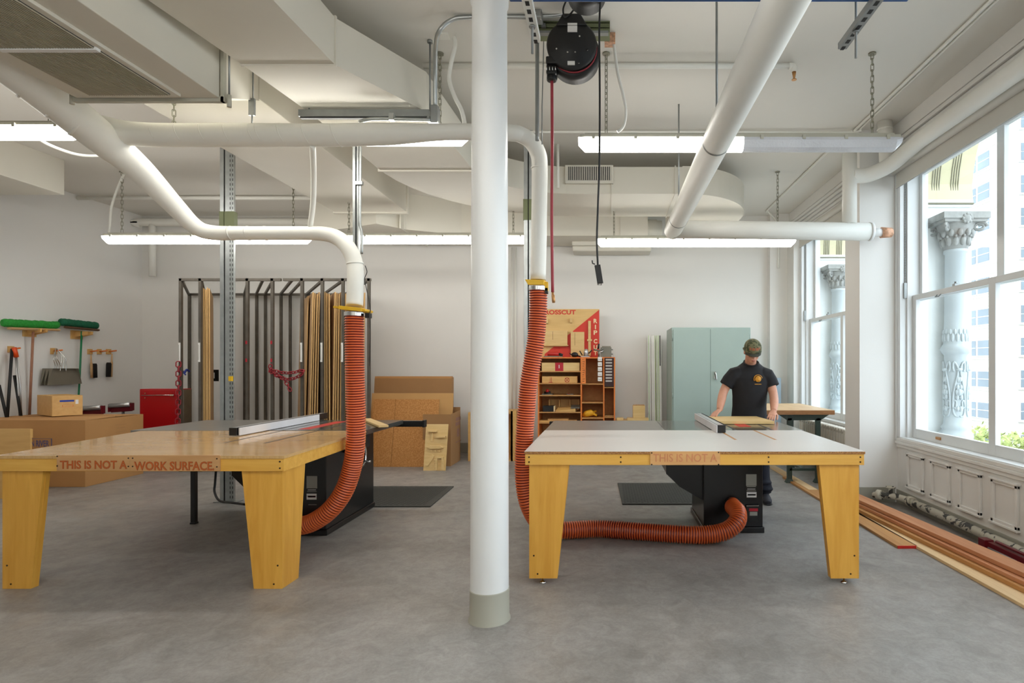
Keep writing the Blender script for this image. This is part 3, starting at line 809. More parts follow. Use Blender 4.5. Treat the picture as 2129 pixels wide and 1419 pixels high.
# hoses
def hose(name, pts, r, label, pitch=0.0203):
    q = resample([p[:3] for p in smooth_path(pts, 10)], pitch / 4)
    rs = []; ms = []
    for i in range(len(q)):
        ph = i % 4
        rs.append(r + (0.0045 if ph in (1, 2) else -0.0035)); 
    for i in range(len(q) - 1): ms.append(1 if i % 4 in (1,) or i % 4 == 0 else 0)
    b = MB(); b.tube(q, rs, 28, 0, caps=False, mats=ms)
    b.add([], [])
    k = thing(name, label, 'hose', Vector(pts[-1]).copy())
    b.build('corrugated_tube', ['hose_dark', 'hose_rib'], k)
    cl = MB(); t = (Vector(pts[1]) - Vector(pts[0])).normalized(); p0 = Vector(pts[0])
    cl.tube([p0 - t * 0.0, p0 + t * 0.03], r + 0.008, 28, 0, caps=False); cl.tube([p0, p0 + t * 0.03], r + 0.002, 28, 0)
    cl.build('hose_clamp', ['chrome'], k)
    return k
Yh = 4.58
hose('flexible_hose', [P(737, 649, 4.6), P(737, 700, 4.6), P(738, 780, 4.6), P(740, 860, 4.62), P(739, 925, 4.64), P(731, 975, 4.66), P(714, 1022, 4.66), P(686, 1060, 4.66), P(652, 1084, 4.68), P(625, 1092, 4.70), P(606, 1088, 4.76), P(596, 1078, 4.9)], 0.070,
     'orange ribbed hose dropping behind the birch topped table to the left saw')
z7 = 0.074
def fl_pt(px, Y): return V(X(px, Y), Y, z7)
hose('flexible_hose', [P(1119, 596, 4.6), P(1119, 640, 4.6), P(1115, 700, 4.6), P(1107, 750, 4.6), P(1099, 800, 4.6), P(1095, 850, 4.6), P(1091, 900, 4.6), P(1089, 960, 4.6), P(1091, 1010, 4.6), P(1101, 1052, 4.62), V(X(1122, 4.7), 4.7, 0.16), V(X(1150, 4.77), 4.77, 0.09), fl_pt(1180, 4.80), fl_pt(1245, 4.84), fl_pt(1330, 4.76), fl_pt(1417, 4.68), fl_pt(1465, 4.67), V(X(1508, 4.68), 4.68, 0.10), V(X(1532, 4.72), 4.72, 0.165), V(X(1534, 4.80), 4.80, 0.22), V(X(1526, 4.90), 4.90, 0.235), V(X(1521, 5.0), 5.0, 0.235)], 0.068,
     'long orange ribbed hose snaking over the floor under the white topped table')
# blast gates
k = thing('blast_gate', 'yellow sliding gate plate on top of the left orange hose', 'valve', P(737, 643, 4.6), 'blast gates')
b = MB(); R = Matrix.Rotation(math.radians(6), 3, 'Y'); c_ = P(735, 643, 4.6)
b.box(c_.x - .125, c_.x + .125, 4.52, 4.68, c_.z - .008, c_.z + .008, R=R, c=c_); b.box(c_.x - .075, c_.x + .105, 4.5, 4.70, c_.z - .014, c_.z + .014, R=R, c=c_); b.build('gate_plate', ['yellow'], k, bevel=0.002)
b = MB(); b.box(X(762, 4.6), X(771, 4.6), 4.57, 4.62, Zz(661, 4.6), Zz(651, 4.6)); b.build('sensor', ['black_plastic'], k)
b = MB(); b.tube(smooth_path([P(768, 652, 4.6), P(770, 640, 4.62), P(762, 600, 4.66), P(758, 580, 4.7), P(763, 565, 4.7), P(759, 552, 4.72)], 5), 0.003, 6); b.tube([P(769, 660, 4.6), P(770, 700, 4.6), P(768, 760, 4.62)], 0.0025, 6); b.build('wire', ['black_matte'], k)
k = thing('blast_gate', 'yellow sliding gate plate on top of the right orange hose', 'valve', P(1117, 590, 4.6), 'blast gates')
b = MB(); c_ = P(1117, 590, 4.6); b.hex([V(c_.x - .06, 4.5, c_.z - .02), V(c_.x + .06, 4.5, c_.z - .02), V(c_.x + .07, 4.68, c_.z + .0), V(c_.x - .07, 4.68, c_.z + .0), V(c_.x - .085, 4.5, c_.z + .022), V(c_.x + .065, 4.5, c_.z + .018), V(c_.x + .07, 4.68, c_.z + .03), V(c_.x - .07, 4.68, c_.z + .03)])
b.box(c_.x + .06, c_.x + .09, 4.55, 4.6, c_.z - .06, c_.z + 0.01); b.build('gate_plate', ['yellow'], k, bevel=0.002)
b = MB(); b.box(X(1134, 4.6), X(1140, 4.6), 4.55, 4.6, Zz(611, 4.6), Zz(600, 4.6)); b.build('sensor', ['black_plastic'], k)

# large white pipes
k = thing('sprinkler_main', 'thick white pipe running overhead toward the windows with a side branch', 'pipe', P(1400, 478, 5.95))
zc_ = 2.84; xb = 0.684
b = MB(); b.tube([V(xb, 0.3, zc_), V(xb, 6.0, zc_)], 0.088, 36); b.tube([V(xb, 5.93, zc_), V(X(1600, 5.95), 5.95, zc_ - .005), V(X(1812, 5.95), 5.95, 2.82)], 0.091, 32); b.build('pipe_run', ['pipe'], k)
b = MB(); b.tube([V(X(1806, 5.95), 5.95, 2.82), V(X(1812, 5.95), 5.95, 2.82)], 0.096, 28); b.tube([V(X(1812, 5.95), 5.95, 2.815), V(X(1836, 5.95), 5.95, 2.812)], 0.042, 20); b.build('reducer', ['trim'], k)
b = MB(); b.tube([V(X(1832, 5.95), 5.95, 2.812), V(X(1852, 5.95), 5.95, 2.812)], [0.056, 0.05], 20); b.ball(V(X(1852, 5.95), 5.95, 2.812), (0.022, 0.05, 0.05)); b.build('end_cap', ['copper'], k)
b = MB()
for yy in (3.6, 5.5): b.cyl(V(xb, yy, zc_ + .08), V(xb, yy, ZC), 0.0075, 10); b.tube([V(xb, yy - .012, zc_), V(xb, yy + .012, zc_)], 0.0895, 30, 0, caps=False)
b.build('hanger_rod', ['steel_dull'], k)
k = thing('window_pipe', 'white pipe along the top of the window wall bending down at the pier', 'pipe', P(1765, 470, 5.95))
b = MB(); xr_ = 2.90; zr = 3.53
b.tube([V(xr_, 0.3, zr)] + [V(*q) for q in smooth_path([(xr_, 5.35, zr), (xr_, 5.62, zr - .02), (xr_ - .05, 5.80, zr - .07), (xr_ - .16, 5.90, zr - .115), (2.65, 5.95, zr - .13), (2.52, 5.95, zr - .13)], 5)], 0.075, 24); b.build('long_run', ['pipe'], k)
b = MB(); b.tube([V(2.50, 5.95, 2.90), V(2.50, 5.95, 3.62)], 0.072, 24); b.tube([V(2.50, 5.95, 3.62), V(2.50, 5.95, 3.64)], [0.07, 0.02], 24); b.build('riser', ['pipe'], k)
b = MB(); b.tube([V(2.84, 5.86, 3.5), V(2.84, 5.9, ZC)], 0.07, 20); b.tube([V(2.84, 5.9, 3.84), V(2.84, 5.9, 3.86)], 0.078, 20); b.build('stub', ['pipe'], k)

# ------------------------------------------------------------------ linear lights
def lamp(label, x0, y, ztop, L=2.56, lit=1.0):
    k = thing('linear_light', label, 'ceiling light', V(x0 + L / 2, y, ztop - 0.1), 'suspended strip lights')
    b = MB()
    prof = [(-0.055, -0.028), (-0.045, 0.0), (0.045, 0.0), (0.055, -0.028)]
    b.prism([V(x0 + 0.015, y + a, ztop + c_) for a, c_ in prof], V(L - 0.03, 0, 0)); b.prism([V(x0 + .05, y + a, ztop + c_) for a, c_ in [(-.02, 0), (-.02, .02), (.02, .02), (.02, 0)]], V(L - .1, 0, 0))
    b.build('housing', ['housing'], k, bevel=0.003)
    def diff(xa, xb_, m, e0, e1):
        d_ = MB(); pr = [(-0.058, -0.028), (-0.06, -0.05), (-0.045, -0.105), (-0.02, -0.122), (0.02, -0.122), (0.045, -0.105), (0.06, -0.05), (0.058, -0.028)]
        secs = []
        xs_ = [xa, xa + 0.05, xb_ - 0.05, xb_]; sc = [0.45 if e0 else 1, 1, 1, 0.45 if e1 else 1]
        for xx, s_ in zip(xs_, sc): secs.append([V(xx, y + a * (0.9 if s_ < 1 else 1), ztop - 0.028 + (c_ + 0.028) * s_) for a, c_ in pr])
        n = 8
        vs = sum(secs, []); fs = [tuple(range(n))[::-1], tuple(range(3 * n, 4 * n))]
        for i in range(3): fs += [(i * n + j, i * n + (j + 1) % n, (i + 1) * n + (j + 1) % n, (i + 1) * n + j) for j in range(n)]
        d_.add(vs, fs, 0); d_.build('diffuser', [m], k, fix=True)
    if lit >= 1: diff(x0, x0 + L, 'lit', 1, 1)
    else:
        xm = x0 + L * lit; diff(x0, xm, 'lit', 1, 0); diff(xm, x0 + L, 'unlit', 0, 1)
    n = 8
    for i in range(n):
        xx = x0 + 0.12 + (L - 0.24) * i / (n - 1); c_ = MB(); c_.box(xx - .012, xx + .012, y - .068, y - .05, ztop - .045, ztop - .012)
        c_.build('clip', ['housing'], k)
    for xx in (x0 + 0.22, x0 + L - 0.22):
        h = MB(); chain_mb(h, [V(xx, y, ztop + .02), V(xx, y, ZC)], 0.06, 0.0035); h.cyl(V(xx, y, ZC - .012), V(xx, y, ZC), 0.03, 12)
        h.build('chain', ['chain'], k)
    return k
Yl, Yr2 = 4.6, 7.41
lamp('nearer suspended strip light with its right half unlit', X(1203, Yl), Yl, Zz(283, Yl), lit=0.51)
lamp('nearer strip light partly hidden behind the horizontal dust pipe', X(972, Yl) - 2.56, Yl, Zz(270, Yl))
lamp('nearer strip light cut by the left picture edge', X(162, Yl) - 2.56, Yl, Zz(258, Yl))
lamp('farther strip light ending above the panel rack', X(218, Yr2), Yr2, Zz(487, Yr2), 2.64)
lamp('farther strip light passing behind the round column', X(690, Yr2), Yr2, Zz(487, Yr2), 2.55)
lamp('farther strip light above the steel cabinet', X(1241, Yr2), Yr2, Zz(493, Yr2), 2.54)
for (xx, yy) in ((-3.0, 1.4), (-0.2, 1.4), (-3.0, -1.6), (-0.2, -1.6)):
    lamp('strip light behind the camera', xx, yy, 3.2)

# ------------------------------------------------------------------ small overhead hardware
def tubes(name, label, cat, paths, m='steel', grp=None, n=6):
    b = MB()
    for pts, r in paths: b.tube([q[:3] for q in smooth_path(pts, n)] if len(pts) > 2 else pts, r, 10)
    return tag(b.build(name, [m]), label, cat, grp)
zt = ZC - 0.03
tubes('sprinkler_pipe', 'thin white sprinkler pipe crossing the ceiling behind the reel', 'pipe', [([V(X(880, 4.74), 4.74, zt), V(X(1645, 4.74), 4.74, zt)], 0.022)], 'pipe')
k = thing('sprinkler', 'brass sprinkler head at the end of the thin ceiling pipe', 'sprinkler', V(X(1650, 4.74), 4.74, zt - .1))
b = MB(); b.tube(smooth_path([V(X(1640, 4.74), 4.74, zt), V(X(1650, 4.74), 4.74, zt - .005), V(X(1651, 4.74), 4.74, zt - .05)], 4), 0.026, 12); b.build('elbow', ['pipe'], k)
b = MB(); z0 = zt - .05; b.tube([V(X(1651, 4.74), 4.74, z0), V(X(1651, 4.74), 4.74, z0 - .03), V(X(1651, 4.74), 4.74, z0 - .06)], [0.018, 0.012, 0.006], 10); b.cyl(V(X(1651, 4.74), 4.74, z0 - .065), V(X(1651, 4.74), 4.74, z0 - .06), 0.02); b.build('nozzle', ['brass'], k)
tubes('ceiling_conduit', 'white conduit crossing the ceiling to the corner by the windows', 'conduit', [([V(X(1050, 6.1), 6.1, ZC - .02), V(X(1500, 6.1), 6.1, ZC - .02), V(X(1740, 6.1), 6.1, ZC - .025), V(2.66, 6.02, ZC - .03)], 0.013)], 'pipe')
tubes('ceiling_conduit', 'pair of white conduits running along the ceiling beside the window wall', 'conduit', [([V(2.60, 0.5, ZC - .02), V(2.60, 6.1, ZC - .02)], 0.014), ([V(2.64, 0.5, ZC - .02), V(2.64, 6.1, ZC - .02)], 0.010)], 'pipe')
tubes('ceiling_conduit', 'white conduit running to the back corner above the farther window', 'conduit', [([V(2.55, 6.5, ZC - .02), V(2.55, 9.0, ZC - .02), V(2.58, 9.2, ZC - .04), V(2.75, 9.42, ZC - .12), V(2.8, 9.43, ZC - .4), V(2.8, 9.43, ZC - .9)], 0.016)], 'pipe')
tubes('wall_pipe', 'white pipe under the ceiling in the far left corner', 'pipe', [([V(-7.62, 9.42, 3.76), V(-7.5, 9.42, 3.78), V(-4.4, 9.42, 3.78)], 0.065), ([V(-7.42, 9.42, 3.78), V(-7.42, 9.42, 2.9)], 0.05)], 'pipe', n=4)
tubes('wall_pipe', 'thin white pipe crossing the ceiling above the far left light', 'pipe', [([V(-7.7, 8.4, 3.88), V(-3.9, 8.4, 3.88)], 0.028)], 'pipe')
tubes('wall_conduit', 'slim pair of white vertical conduits on the back wall behind the column', 'conduit', [([V(X(1064, 9.55), 9.57, 0.2), V(X(1064, 9.55), 9.57, 3.4)], 0.012), ([V(X(1072, 9.55), 9.57, 0.2), V(X(1072, 9.55), 9.57, 3.4)], 0.012)], 'pipe')

# strut posts
def strut_post(mb, x, y, z0, z1, w_=0.041, slots=False, m=0):
    mb.box(x, x + w_, y, y + w_, z0, z1, m)
    if slots:
        zz = z0 + 0.04
        while zz < z1 - 0.05: mb.box(x + w_ * 0.36, x + w_ * 0.64, y - 0.0015, y, zz, zz + 0.028, 1); zz += 0.05
    else: mb.box(x + w_ * 0.28, x + w_ * 0.72, y - 0.001, y, z0 + 0.01, z1, 1) if slots is None else None
def post(name, px0, label, zb, ztop_, grp, Yp=6.1, broken=True):
    x0 = X(px0, Yp)
    k = thing(name, label, 'steel post', V(x0 + .08, Yp, zb), grp)
    b = MB(); strut_post(b, x0, Yp, zb, ztop_); b.box(x0 + .041, x0 + .055, Yp + .01, Yp + .03, zb, ztop_, 1); strut_post(b, x0 + .055, Yp, zb, ztop_, 0.045)
    b.build('smooth_channel', ['steel', 'black_matte'], k, bevel=0.002)
    b = MB(); strut_post(b, x0 + .100, Yp - .005, zb, ztop_, 0.024, True); strut_post(b, x0 + .126, Yp - .005, zb, ztop_, 0.026, True); b.build('slotted_channel', ['steel', 'black_matte'], k, bevel=0.001)
    b = MB(); b.box(x0 - .004, x0 + .045, Yp - .006, Yp + .05, 2.86, 3.07); b.box(x0 + .053, x0 + .155, Yp - .008, Yp + .05, 2.86, 3.07); b.build('splice_plate', ['green_strut'], k)
    b = MB(); b.box(x0 - .05, x0 + .2, Yp - .03, Yp + .08, zb, zb + .008); b.build('foot_plate', ['steel_dull'], k)
    return k
k = post('strut_post', 457, 'galvanised slotted steel post beside the left saw', 0.0, ZC, 'galvanised posts')
b = MB(); b.box(X(480, 6.1), X(486, 6.1), 6.06, 6.09, 1.28, 1.33); b.build('tape_patch', ['yellow'], k)
x0 = X(1089, 6.1)
k = thing('strut_post', 'galvanised steel post standing behind the right orange hose', 'steel post', V(x0 + .04, 6.1, 0), 'galvanised posts')
b = MB(); strut_post(b, x0, 6.1, 0, ZC); b.box(x0 + .041, x0 + .055, 6.11, 6.13, 0, ZC, 1); strut_post(b, x0 + .055, 6.1, 0, ZC); b.build('smooth_channel', ['steel', 'black_matte'], k, bevel=0.002)
b = MB(); b.box(x0 - .006, x0 + .043, 6.094, 6.15, 2.98, 3.2); b.box(x0 + .053, x0 + .1, 6.094, 6.15, 2.98, 3.2); b.build('splice_plate', ['green_strut'], k)
x0 = X(717, 4.9)
k = thing('hanging_strut', 'bright steel channel hanging above the bend of the dust pipe', 'steel channel', V(x0, 5.1, 2.3))
b = MB(); b.box(x0, x0 + .022, 5.05, 5.09, 2.36, 3.4); b.box(x0 + .036, x0 + .05, 5.05, 5.09, 2.36, 3.4); b.box(x0 + .022, x0 + .036, 5.07, 5.09, 2.36, 3.4, 1); b.build('channel', ['steel', 'black_matte'], k)
b = MB(); b.tube(smooth_path([V(x0 + .065, 5.06, 3.4), V(x0 + .062, 5.06, 3.0), V(x0 + .06, 5.06, 2.7), V(x0 + .075, 5.06, 2.6), V(x0 + .075, 5.06, 2.42)], 5), 0.011, 10); b.build('conduit', ['steel'], k)
b = MB(); b.box(x0 + .03, x0 + .09, 5.03, 5.06, 3.02, 3.05); b.box(x0 - .02, x0 + .08, 5.02, 5.10, 2.28, 2.31); b.cyl(V(x0 + .0, 5.04, 2.31), V(x0, 5.04, 2.42), 0.022); b.build('clamp', ['steel_dull'], k)

# horizontal strut bar with conduit (left of column)
Ys = 4.42
k = thing('strut_bar', 'horizontal grey steel channel with conduit elbow above the dust pipe', 'steel channel', P(760, 240, Ys))
b = MB(); b.box(X(620, Ys), X(898, Ys), Ys, Ys + .05, Zz(241, Ys), Zz(227, Ys)); b.box(X(622, Ys), X(890, Ys), Ys + .01, Ys + .04, Zz(244, Ys), Zz(241, Ys), 1); b.build('channel', ['steel_dull', 'black_matte'], k)
b = MB(); b.tube(smooth_path([P(748, 254, Ys), P(762, 249, Ys - .02), P(790, 247, Ys - .02), P(895, 249, Ys - .02)], 5), 0.014, 12); b.box(X(812, Ys), X(822, Ys), Ys - .04, Ys, Zz(253, Ys), Zz(239, Ys)); b.build('conduit', ['steel'], k)
b = MB(); b.box(X(896, Ys), X(912, Ys), Ys - .03, Ys + .05, Zz(257, Ys), Zz(220, Ys)); b.box(X(889, Ys), X(896, Ys), Ys - .03, Ys + .03, Zz(255, Ys), Zz(243, Ys)); b.build('elbow_box', ['steel_dull'], k, bevel=0.01)
b = MB(); b.cyl(P(894, 230, Ys), V(X(894, Ys), Ys, ZC), 0.007); b.cyl(V(X(894, Ys), Ys, ZC - .02), V(X(894, Ys), Ys, ZC), 0.02); b.cyl(V(X(640, Ys), Ys + .02, Zz(228, Ys)), V(X(640, Ys), Ys + .02, ZC), 0.006); b.build('hanger_rod', ['steel_dull'], k)
Yc2 = 4.1
tubes('bent_conduit', 'steel conduit rising then bending right across the ceiling behind the column', 'conduit', [([P(905, 222, Ys - .01), P(905, 150, 4.33), P(906, 95, 4.2), P(914, 64, Yc2), P(938, 42, Yc2), P(970, 36, Yc2), P(1060, 35, Yc2), P(1110, 36, Yc2)], 0.016), ([P(1125, 34, Yc2), P(1165, 31, Yc2), P(1185, 22, Yc2), P(1192, 12, Yc2)], 0.014)])
k = thing('junction_box', 'grey steel junction box between ceiling conduits beside the reel', 'junction box', P(1118, 35, 4.1))
b = MB(); b.box(X(1110, 4.08), X(1128, 4.08), 4.03, 4.13, Zz(44, 4.08), Zz(23, 4.08)); b.build('box_body', ['steel_dull'], k, bevel=0.008)
b = MB(); b.cyl(V(X(1114, 4.03), 4.02, Zz(28, 4.03)), V(X(1114, 4.03), 4.03, Zz(28, 4.03)), 0.004); b.cyl(V(X(1124, 4.03), 4.02, Zz(40, 4.03)), V(X(1124, 4.03), 4.03, Zz(40, 4.03)), 0.004); b.build('screws', ['chrome'], k)
tubes('vertical_conduit', 'steel conduit hanging straight down right of the column', 'conduit', [([V(X(1117, 4.35), 4.35, ZC - .01), P(1117, 150, 4.35), P(1117, 220, 4.35), P(1117, 292, 4.35)], 0.015)], 'steel_dull')
tubes('threaded_rod', 'thin steel rod hanging beside the black hose reel', 'rod', [([P(1131, 62, 4.4), P(1129, 150, 4.4), P(1127, 225, 4.4), P(1127, 300, 4.4)], 0.004)], 'steel_dull', n=2)

# hose reel and its struts
k = thing('strut_rack', 'olive green ribbed steel strut fixed to the ceiling behind the reel', 'steel channel', P(1190, 55, 4.2))
b = MB()
for i in range(3): b.box(X(1116, 4.2), X(1268, 4.2), 4.17 + .002 * i, 4.26, Zz(43 + 10 * i + 8, 4.2), Zz(43 + 10 * i, 4.2)); 
b.box(X(1118, 4.2), X(1268, 4.2), 4.21, 4.3, Zz(70, 4.2), Zz(36, 4.2)); b.build('channels', ['green_strut'], k, bevel=0.002)
b = MB(); b.box(X(1116, 4.2), X(1265, 4.2), 4.16, 4.2, Zz(75, 4.2), Zz(70, 4.2)); b.box(X(1127, 4.2), X(1136, 4.2), 4.14, 4.17, Zz(65, 4.2), Zz(58, 4.2)); b.box(X(1150, 4.2), X(1156, 4.2), 4.21, 4.25, Zz(40, 4.2), ZC); b.box(X(1240, 4.2), X(1246, 4.2), 4.21, 4.25, Zz(40, 4.2), ZC); b.build('bracket', ['steel_dull'], k)
Yq = 4.02
rc = P(1190, 106, Yq); rr_ = 0.172
k = thing('hose_reel', 'round black air hose reel hanging from the ceiling with a red hose', 'hose reel', rc)
b = MB(); b.lathe(rc, [(0.0, -0.10), (rr_ * 0.55, -0.105), (rr_ * 0.6, -0.098), (rr_ * 0.93, -0.09), (rr_, -0.078), (rr_, -0.06), (rr_ * 0.9, -0.058), (rr_ * 0.9, -0.05)], 48, axis='Y')
b.build('front_housing', ['black_plastic'], k, fix=True)
b = MB(); b.lathe(rc + V(0.015, 0, -0.03), [(0.0, 0.075), (rr_, 0.07), (rr_, -0.045), (rr_ * 0.93, -0.05), (0.0, -0.05)], 48, axis='Y'); b.build('rear_housing', ['black_plastic'], k, fix=True)
b = MB(); b.lathe(rc + V(0.012, 0, -0.02), [(rr_ * .90, -0.055), (rr_ * 0.94, -0.052), (rr_ * 0.94, -0.062), (rr_ * .90, -0.06)], 48, axis='Y'); b.build('coiled_hose', ['red_hose'], k)
b = MB(); b.hex([V(rc.x - .11, Yq - .1, rc.z + .12), V(rc.x + .11, Yq - .1, rc.z + .12), V(rc.x + .11, Yq + .06, rc.z + .12), V(rc.x - .11, Yq + .06, rc.z + .12), V(rc.x - .06, Yq - .1, rc.z + .205), V(rc.x + .06, Yq - .1, rc.z + .205), V(rc.x + .06, Yq + .1, rc.z + .205), V(rc.x - .06, Yq + .1, rc.z + .205)]); b.build('mounting_neck', ['black_plastic'], k, bevel=0.01)
b = MB(); q = P(1148, 145, Yq); b.box(q.x - .035, q.x + .10, Yq - .09, Yq + .04, q.z - .0, q.z + .05); b.box(q.x - .035, q.x + .035, Yq - .07, Yq + .03, q.z - .06, q.z); b.cyl(V(q.x, Yq - .02, q.z - .09), V(q.x, Yq - .02, q.z - .05), 0.036); b.build('hose_guide', ['black_plastic'], k, bevel=0.008)
b = MB()
for i in range(4): b.cyl(V(q.x - .03 + .02 * i, Yq - .08, q.z - .045), V(q.x - .03 + .02 * i, Yq - .08, q.z - .015), 0.004, 6)
for (px, py) in ((1157, 101), (1221, 103), (1180, 108), (1196, 108), (1205, 75), (1203, 130)): w0 = P(px, py, Yq - .105); b.cyl(w0, w0 + V(0, 0.012, 0), 0.0055, 10)
b.build('screws', ['chrome'], k)
b = MB(); 
for (x0_, y0_, x1_, y1_) in ((1180, 54, 1200, 66), (1180, 48, 1200, 52), (1180, 127, 1195, 134)):
    b = MB(); a = P(x0_, y0_, Yq - .11); c_ = P(x1_, y1_, Yq - .11); b.box(a.x, c_.x, Yq - .112, Yq - .1, c_.z, a.z); b.build('rating_label', ['paper'], k)
hb = MB(); hb.tube(smooth_path([V(q.x, Yq - .02, q.z - .07), P(1148, 300, Yq - .02), P(1147, 450, Yq - .02), P(1149, 607, Yq - .02)], 6), 0.0105, 12); hb.build('red_hose', ['red_hose'], k)
hb = MB(); a = P(1149, 605, Yq - .02); hb.tube([a, a + V(0.001, 0, -.025), a + V(0.003, 0, -.03), a + V(.006, 0, -.06), a + V(.008, 0, -.08)], [0.009, 0.009, 0.012, 0.012, 0.01], 12); hb.build('coupling', ['brass'], k)
# cord reel
Yk = 3.5
k = thing('cord_reel', 'black and yellow cord reel at the top edge with a hanging black cord', 'cord reel', P(1219, -10, Yk))
c0 = P(1219, -22, Yk)
b = MB(); b.lathe(c0, [(0.0, -0.07), (0.11, -0.07), (0.118, -0.05), (0.118, 0.07), (0, 0.07)], 36, axis='Y'); b.build('drum', ['black_plastic'], k, fix=True)
b = MB(); b.lathe(c0, [(0.07, -0.075), (0.1, -0.075), (0.1, -0.068), (0.07, -0.068)], 36, axis='Y'); b.build('yellow_band', ['yellow'], k)
b = MB(); b.tube(smooth_path([P(1249, -10, Yk), P(1246, 60, Yk), P(1247, 200, Yk), P(1246, 340, Yk), P(1243, 430, Yk), P(1241, 500, Yk), P(1243, 552, Yk)], 6), 0.006, 8); b.tube(smooth_path([P(1180, -5, 3.9), P(1171, 18, 3.9), P(1174, 35, 3.9), P(1185, 30, 3.9), P(1200, 10, 3.8)], 5), 0.006, 8); b.build('cord', ['black_matte'], k)
b = MB(); R = Matrix.Rotation(math.radians(-9), 3, 'Y'); a = P(1245, 570, Yk); b.box(a.x - .018, a.x + .018, Yk - .02, Yk + .02, a.z - .055, a.z + .055, R=R); b.tube([P(1237, 549, Yk), P(1232, 547, Yk), P(1231, 541, Yk)], 0.004, 6); b.tube([P(1243, 585, Yk), P(1243, 592, Yk), P(1250, 592, Yk), P(1250, 585, Yk)], 0.003, 6); b.build('plug_connector', ['black_plastic'], k, bevel=0.006)
# hanging slotted channels and the blue unit they carry
hz = HC + 1.6
k = thing('slotted_channel', 'perforated grey steel channel hanging at the top right of the frame', 'steel channel', V(1.2, 2.7, hz), 'hanging slotted channels')
def slotted(kk, xx, y0, y1, z, rods, m):
    b = MB(); b.box(xx - .022, xx + .022, y0, y1, z, z + .03, 0)
    yy = y0 + .05
    while yy < y1 + 0.0:
        c_ = [(xx - .008, yy + .012), (xx + .008, yy + .012), (xx + .008, yy - .012), (xx - .008, yy - .012)]
        b.box(xx - .009, xx + .009, yy - .016, yy + .016, z - .001, z + .001, 1); yy += 0.06
    b.build('channel', [m, 'black_matte'], kk)
    b = MB()
    for ry in rods: b.cyl(V(xx, ry, z - .13), V(xx, ry, ZC), 0.006, 10); b.tube([V(xx, ry, z - .008), V(xx, ry, z - .001)], 0.016, 6)
    b.build('threaded_rod', ['steel_dull'], kk)
slotted(k, 1.19, 1.6, 2.92, hz, (2.76,), 'steel_dull')
k = thing('slotted_channel', 'perforated pale channel hanging right of the round column', 'steel channel', V(-.36, 2.7, hz), 'hanging slotted channels')
slotted(k, -0.352, 1.6, 2.86, hz, (2.72,), 'pipe')
b = MB(); b.box(X(1060, 2.59), X(1886, 2.59), 1.6, 2.59, hz + .03, hz + .35)
tag(b.build('air_cleaner', ['blue'], bevel=0.005), 'blue metal air cleaner box hung above the top edge of the frame', 'air cleaner')

# electrical bits
def jbox(px, py, Y, s, label, m='pipe'):
    b = MB(); c_ = P(px, py, Y); b.box(c_.x - s, c_.x + s, Y - .04, Y + .04, c_.z - s * .9, c_.z + s * .9); b.cyl(V(c_.x, Y, c_.z + s * .8), V(c_.x, Y, ZC), 0.03, 12)
    return tag(b.build('outlet_box', [m], bevel=0.004), label, 'outlet box')
jbox(1268, 83, 4.35, 0.04, 'square outlet box with copper stains on the ceiling right of the reel', 'copper')
jbox(921, 66, 4.35, 0.045, 'white outlet box on the ceiling left of the column')
tubes('white_cable', 'thick white cable looping from the ceiling box down to the lit strip light', 'cable', [([P(1276, 90, 4.35), P(1284, 150, 4.38), P(1296, 200, 4.4), P(1301, 235, 4.4), P(1296, 262, 4.4), P(1284, 274, 4.4)], 0.012)], 'pipe')
tubes('white_cable', 'thick white cable curving down left of the round column', 'cable', [([P(944, 78, 4.35), P(946, 95, 4.35), P(938, 130, 4.38), P(934, 165, 4.4), P(945, 200, 4.4), P(960, 230, 4.4), P(967, 262, 4.4)], 0.016)], 'pipe')
tubes('white_cable', 'white power cable hanging to the far left strip light', 'cable', [([V(X(258, 7.41), 7.41, 3.9), P(245, 390, 7.41), P(232, 430, 7.41), P(228, 475, 7.41), P(226, 487, 7.41)], 0.014)], 'pipe')
tubes('white_cable', 'curved white cable behind the left end of the nearer light', 'cable', [([P(80, 285, 4.66), P(100, 300, 4.75), P(155, 320, 4.9), P(200, 324, 5.0), P(235, 318, 5.0)], 0.013)], 'pipe')
tubes('vertical_duct_strap', 'slim white duct hanger behind the hanging red hose', 'strap', [([V(X(1160, 6.5), 6.5, ZC), V(X(1160, 6.5), 6.5, 3.44)], 0.016)], 'pipe')
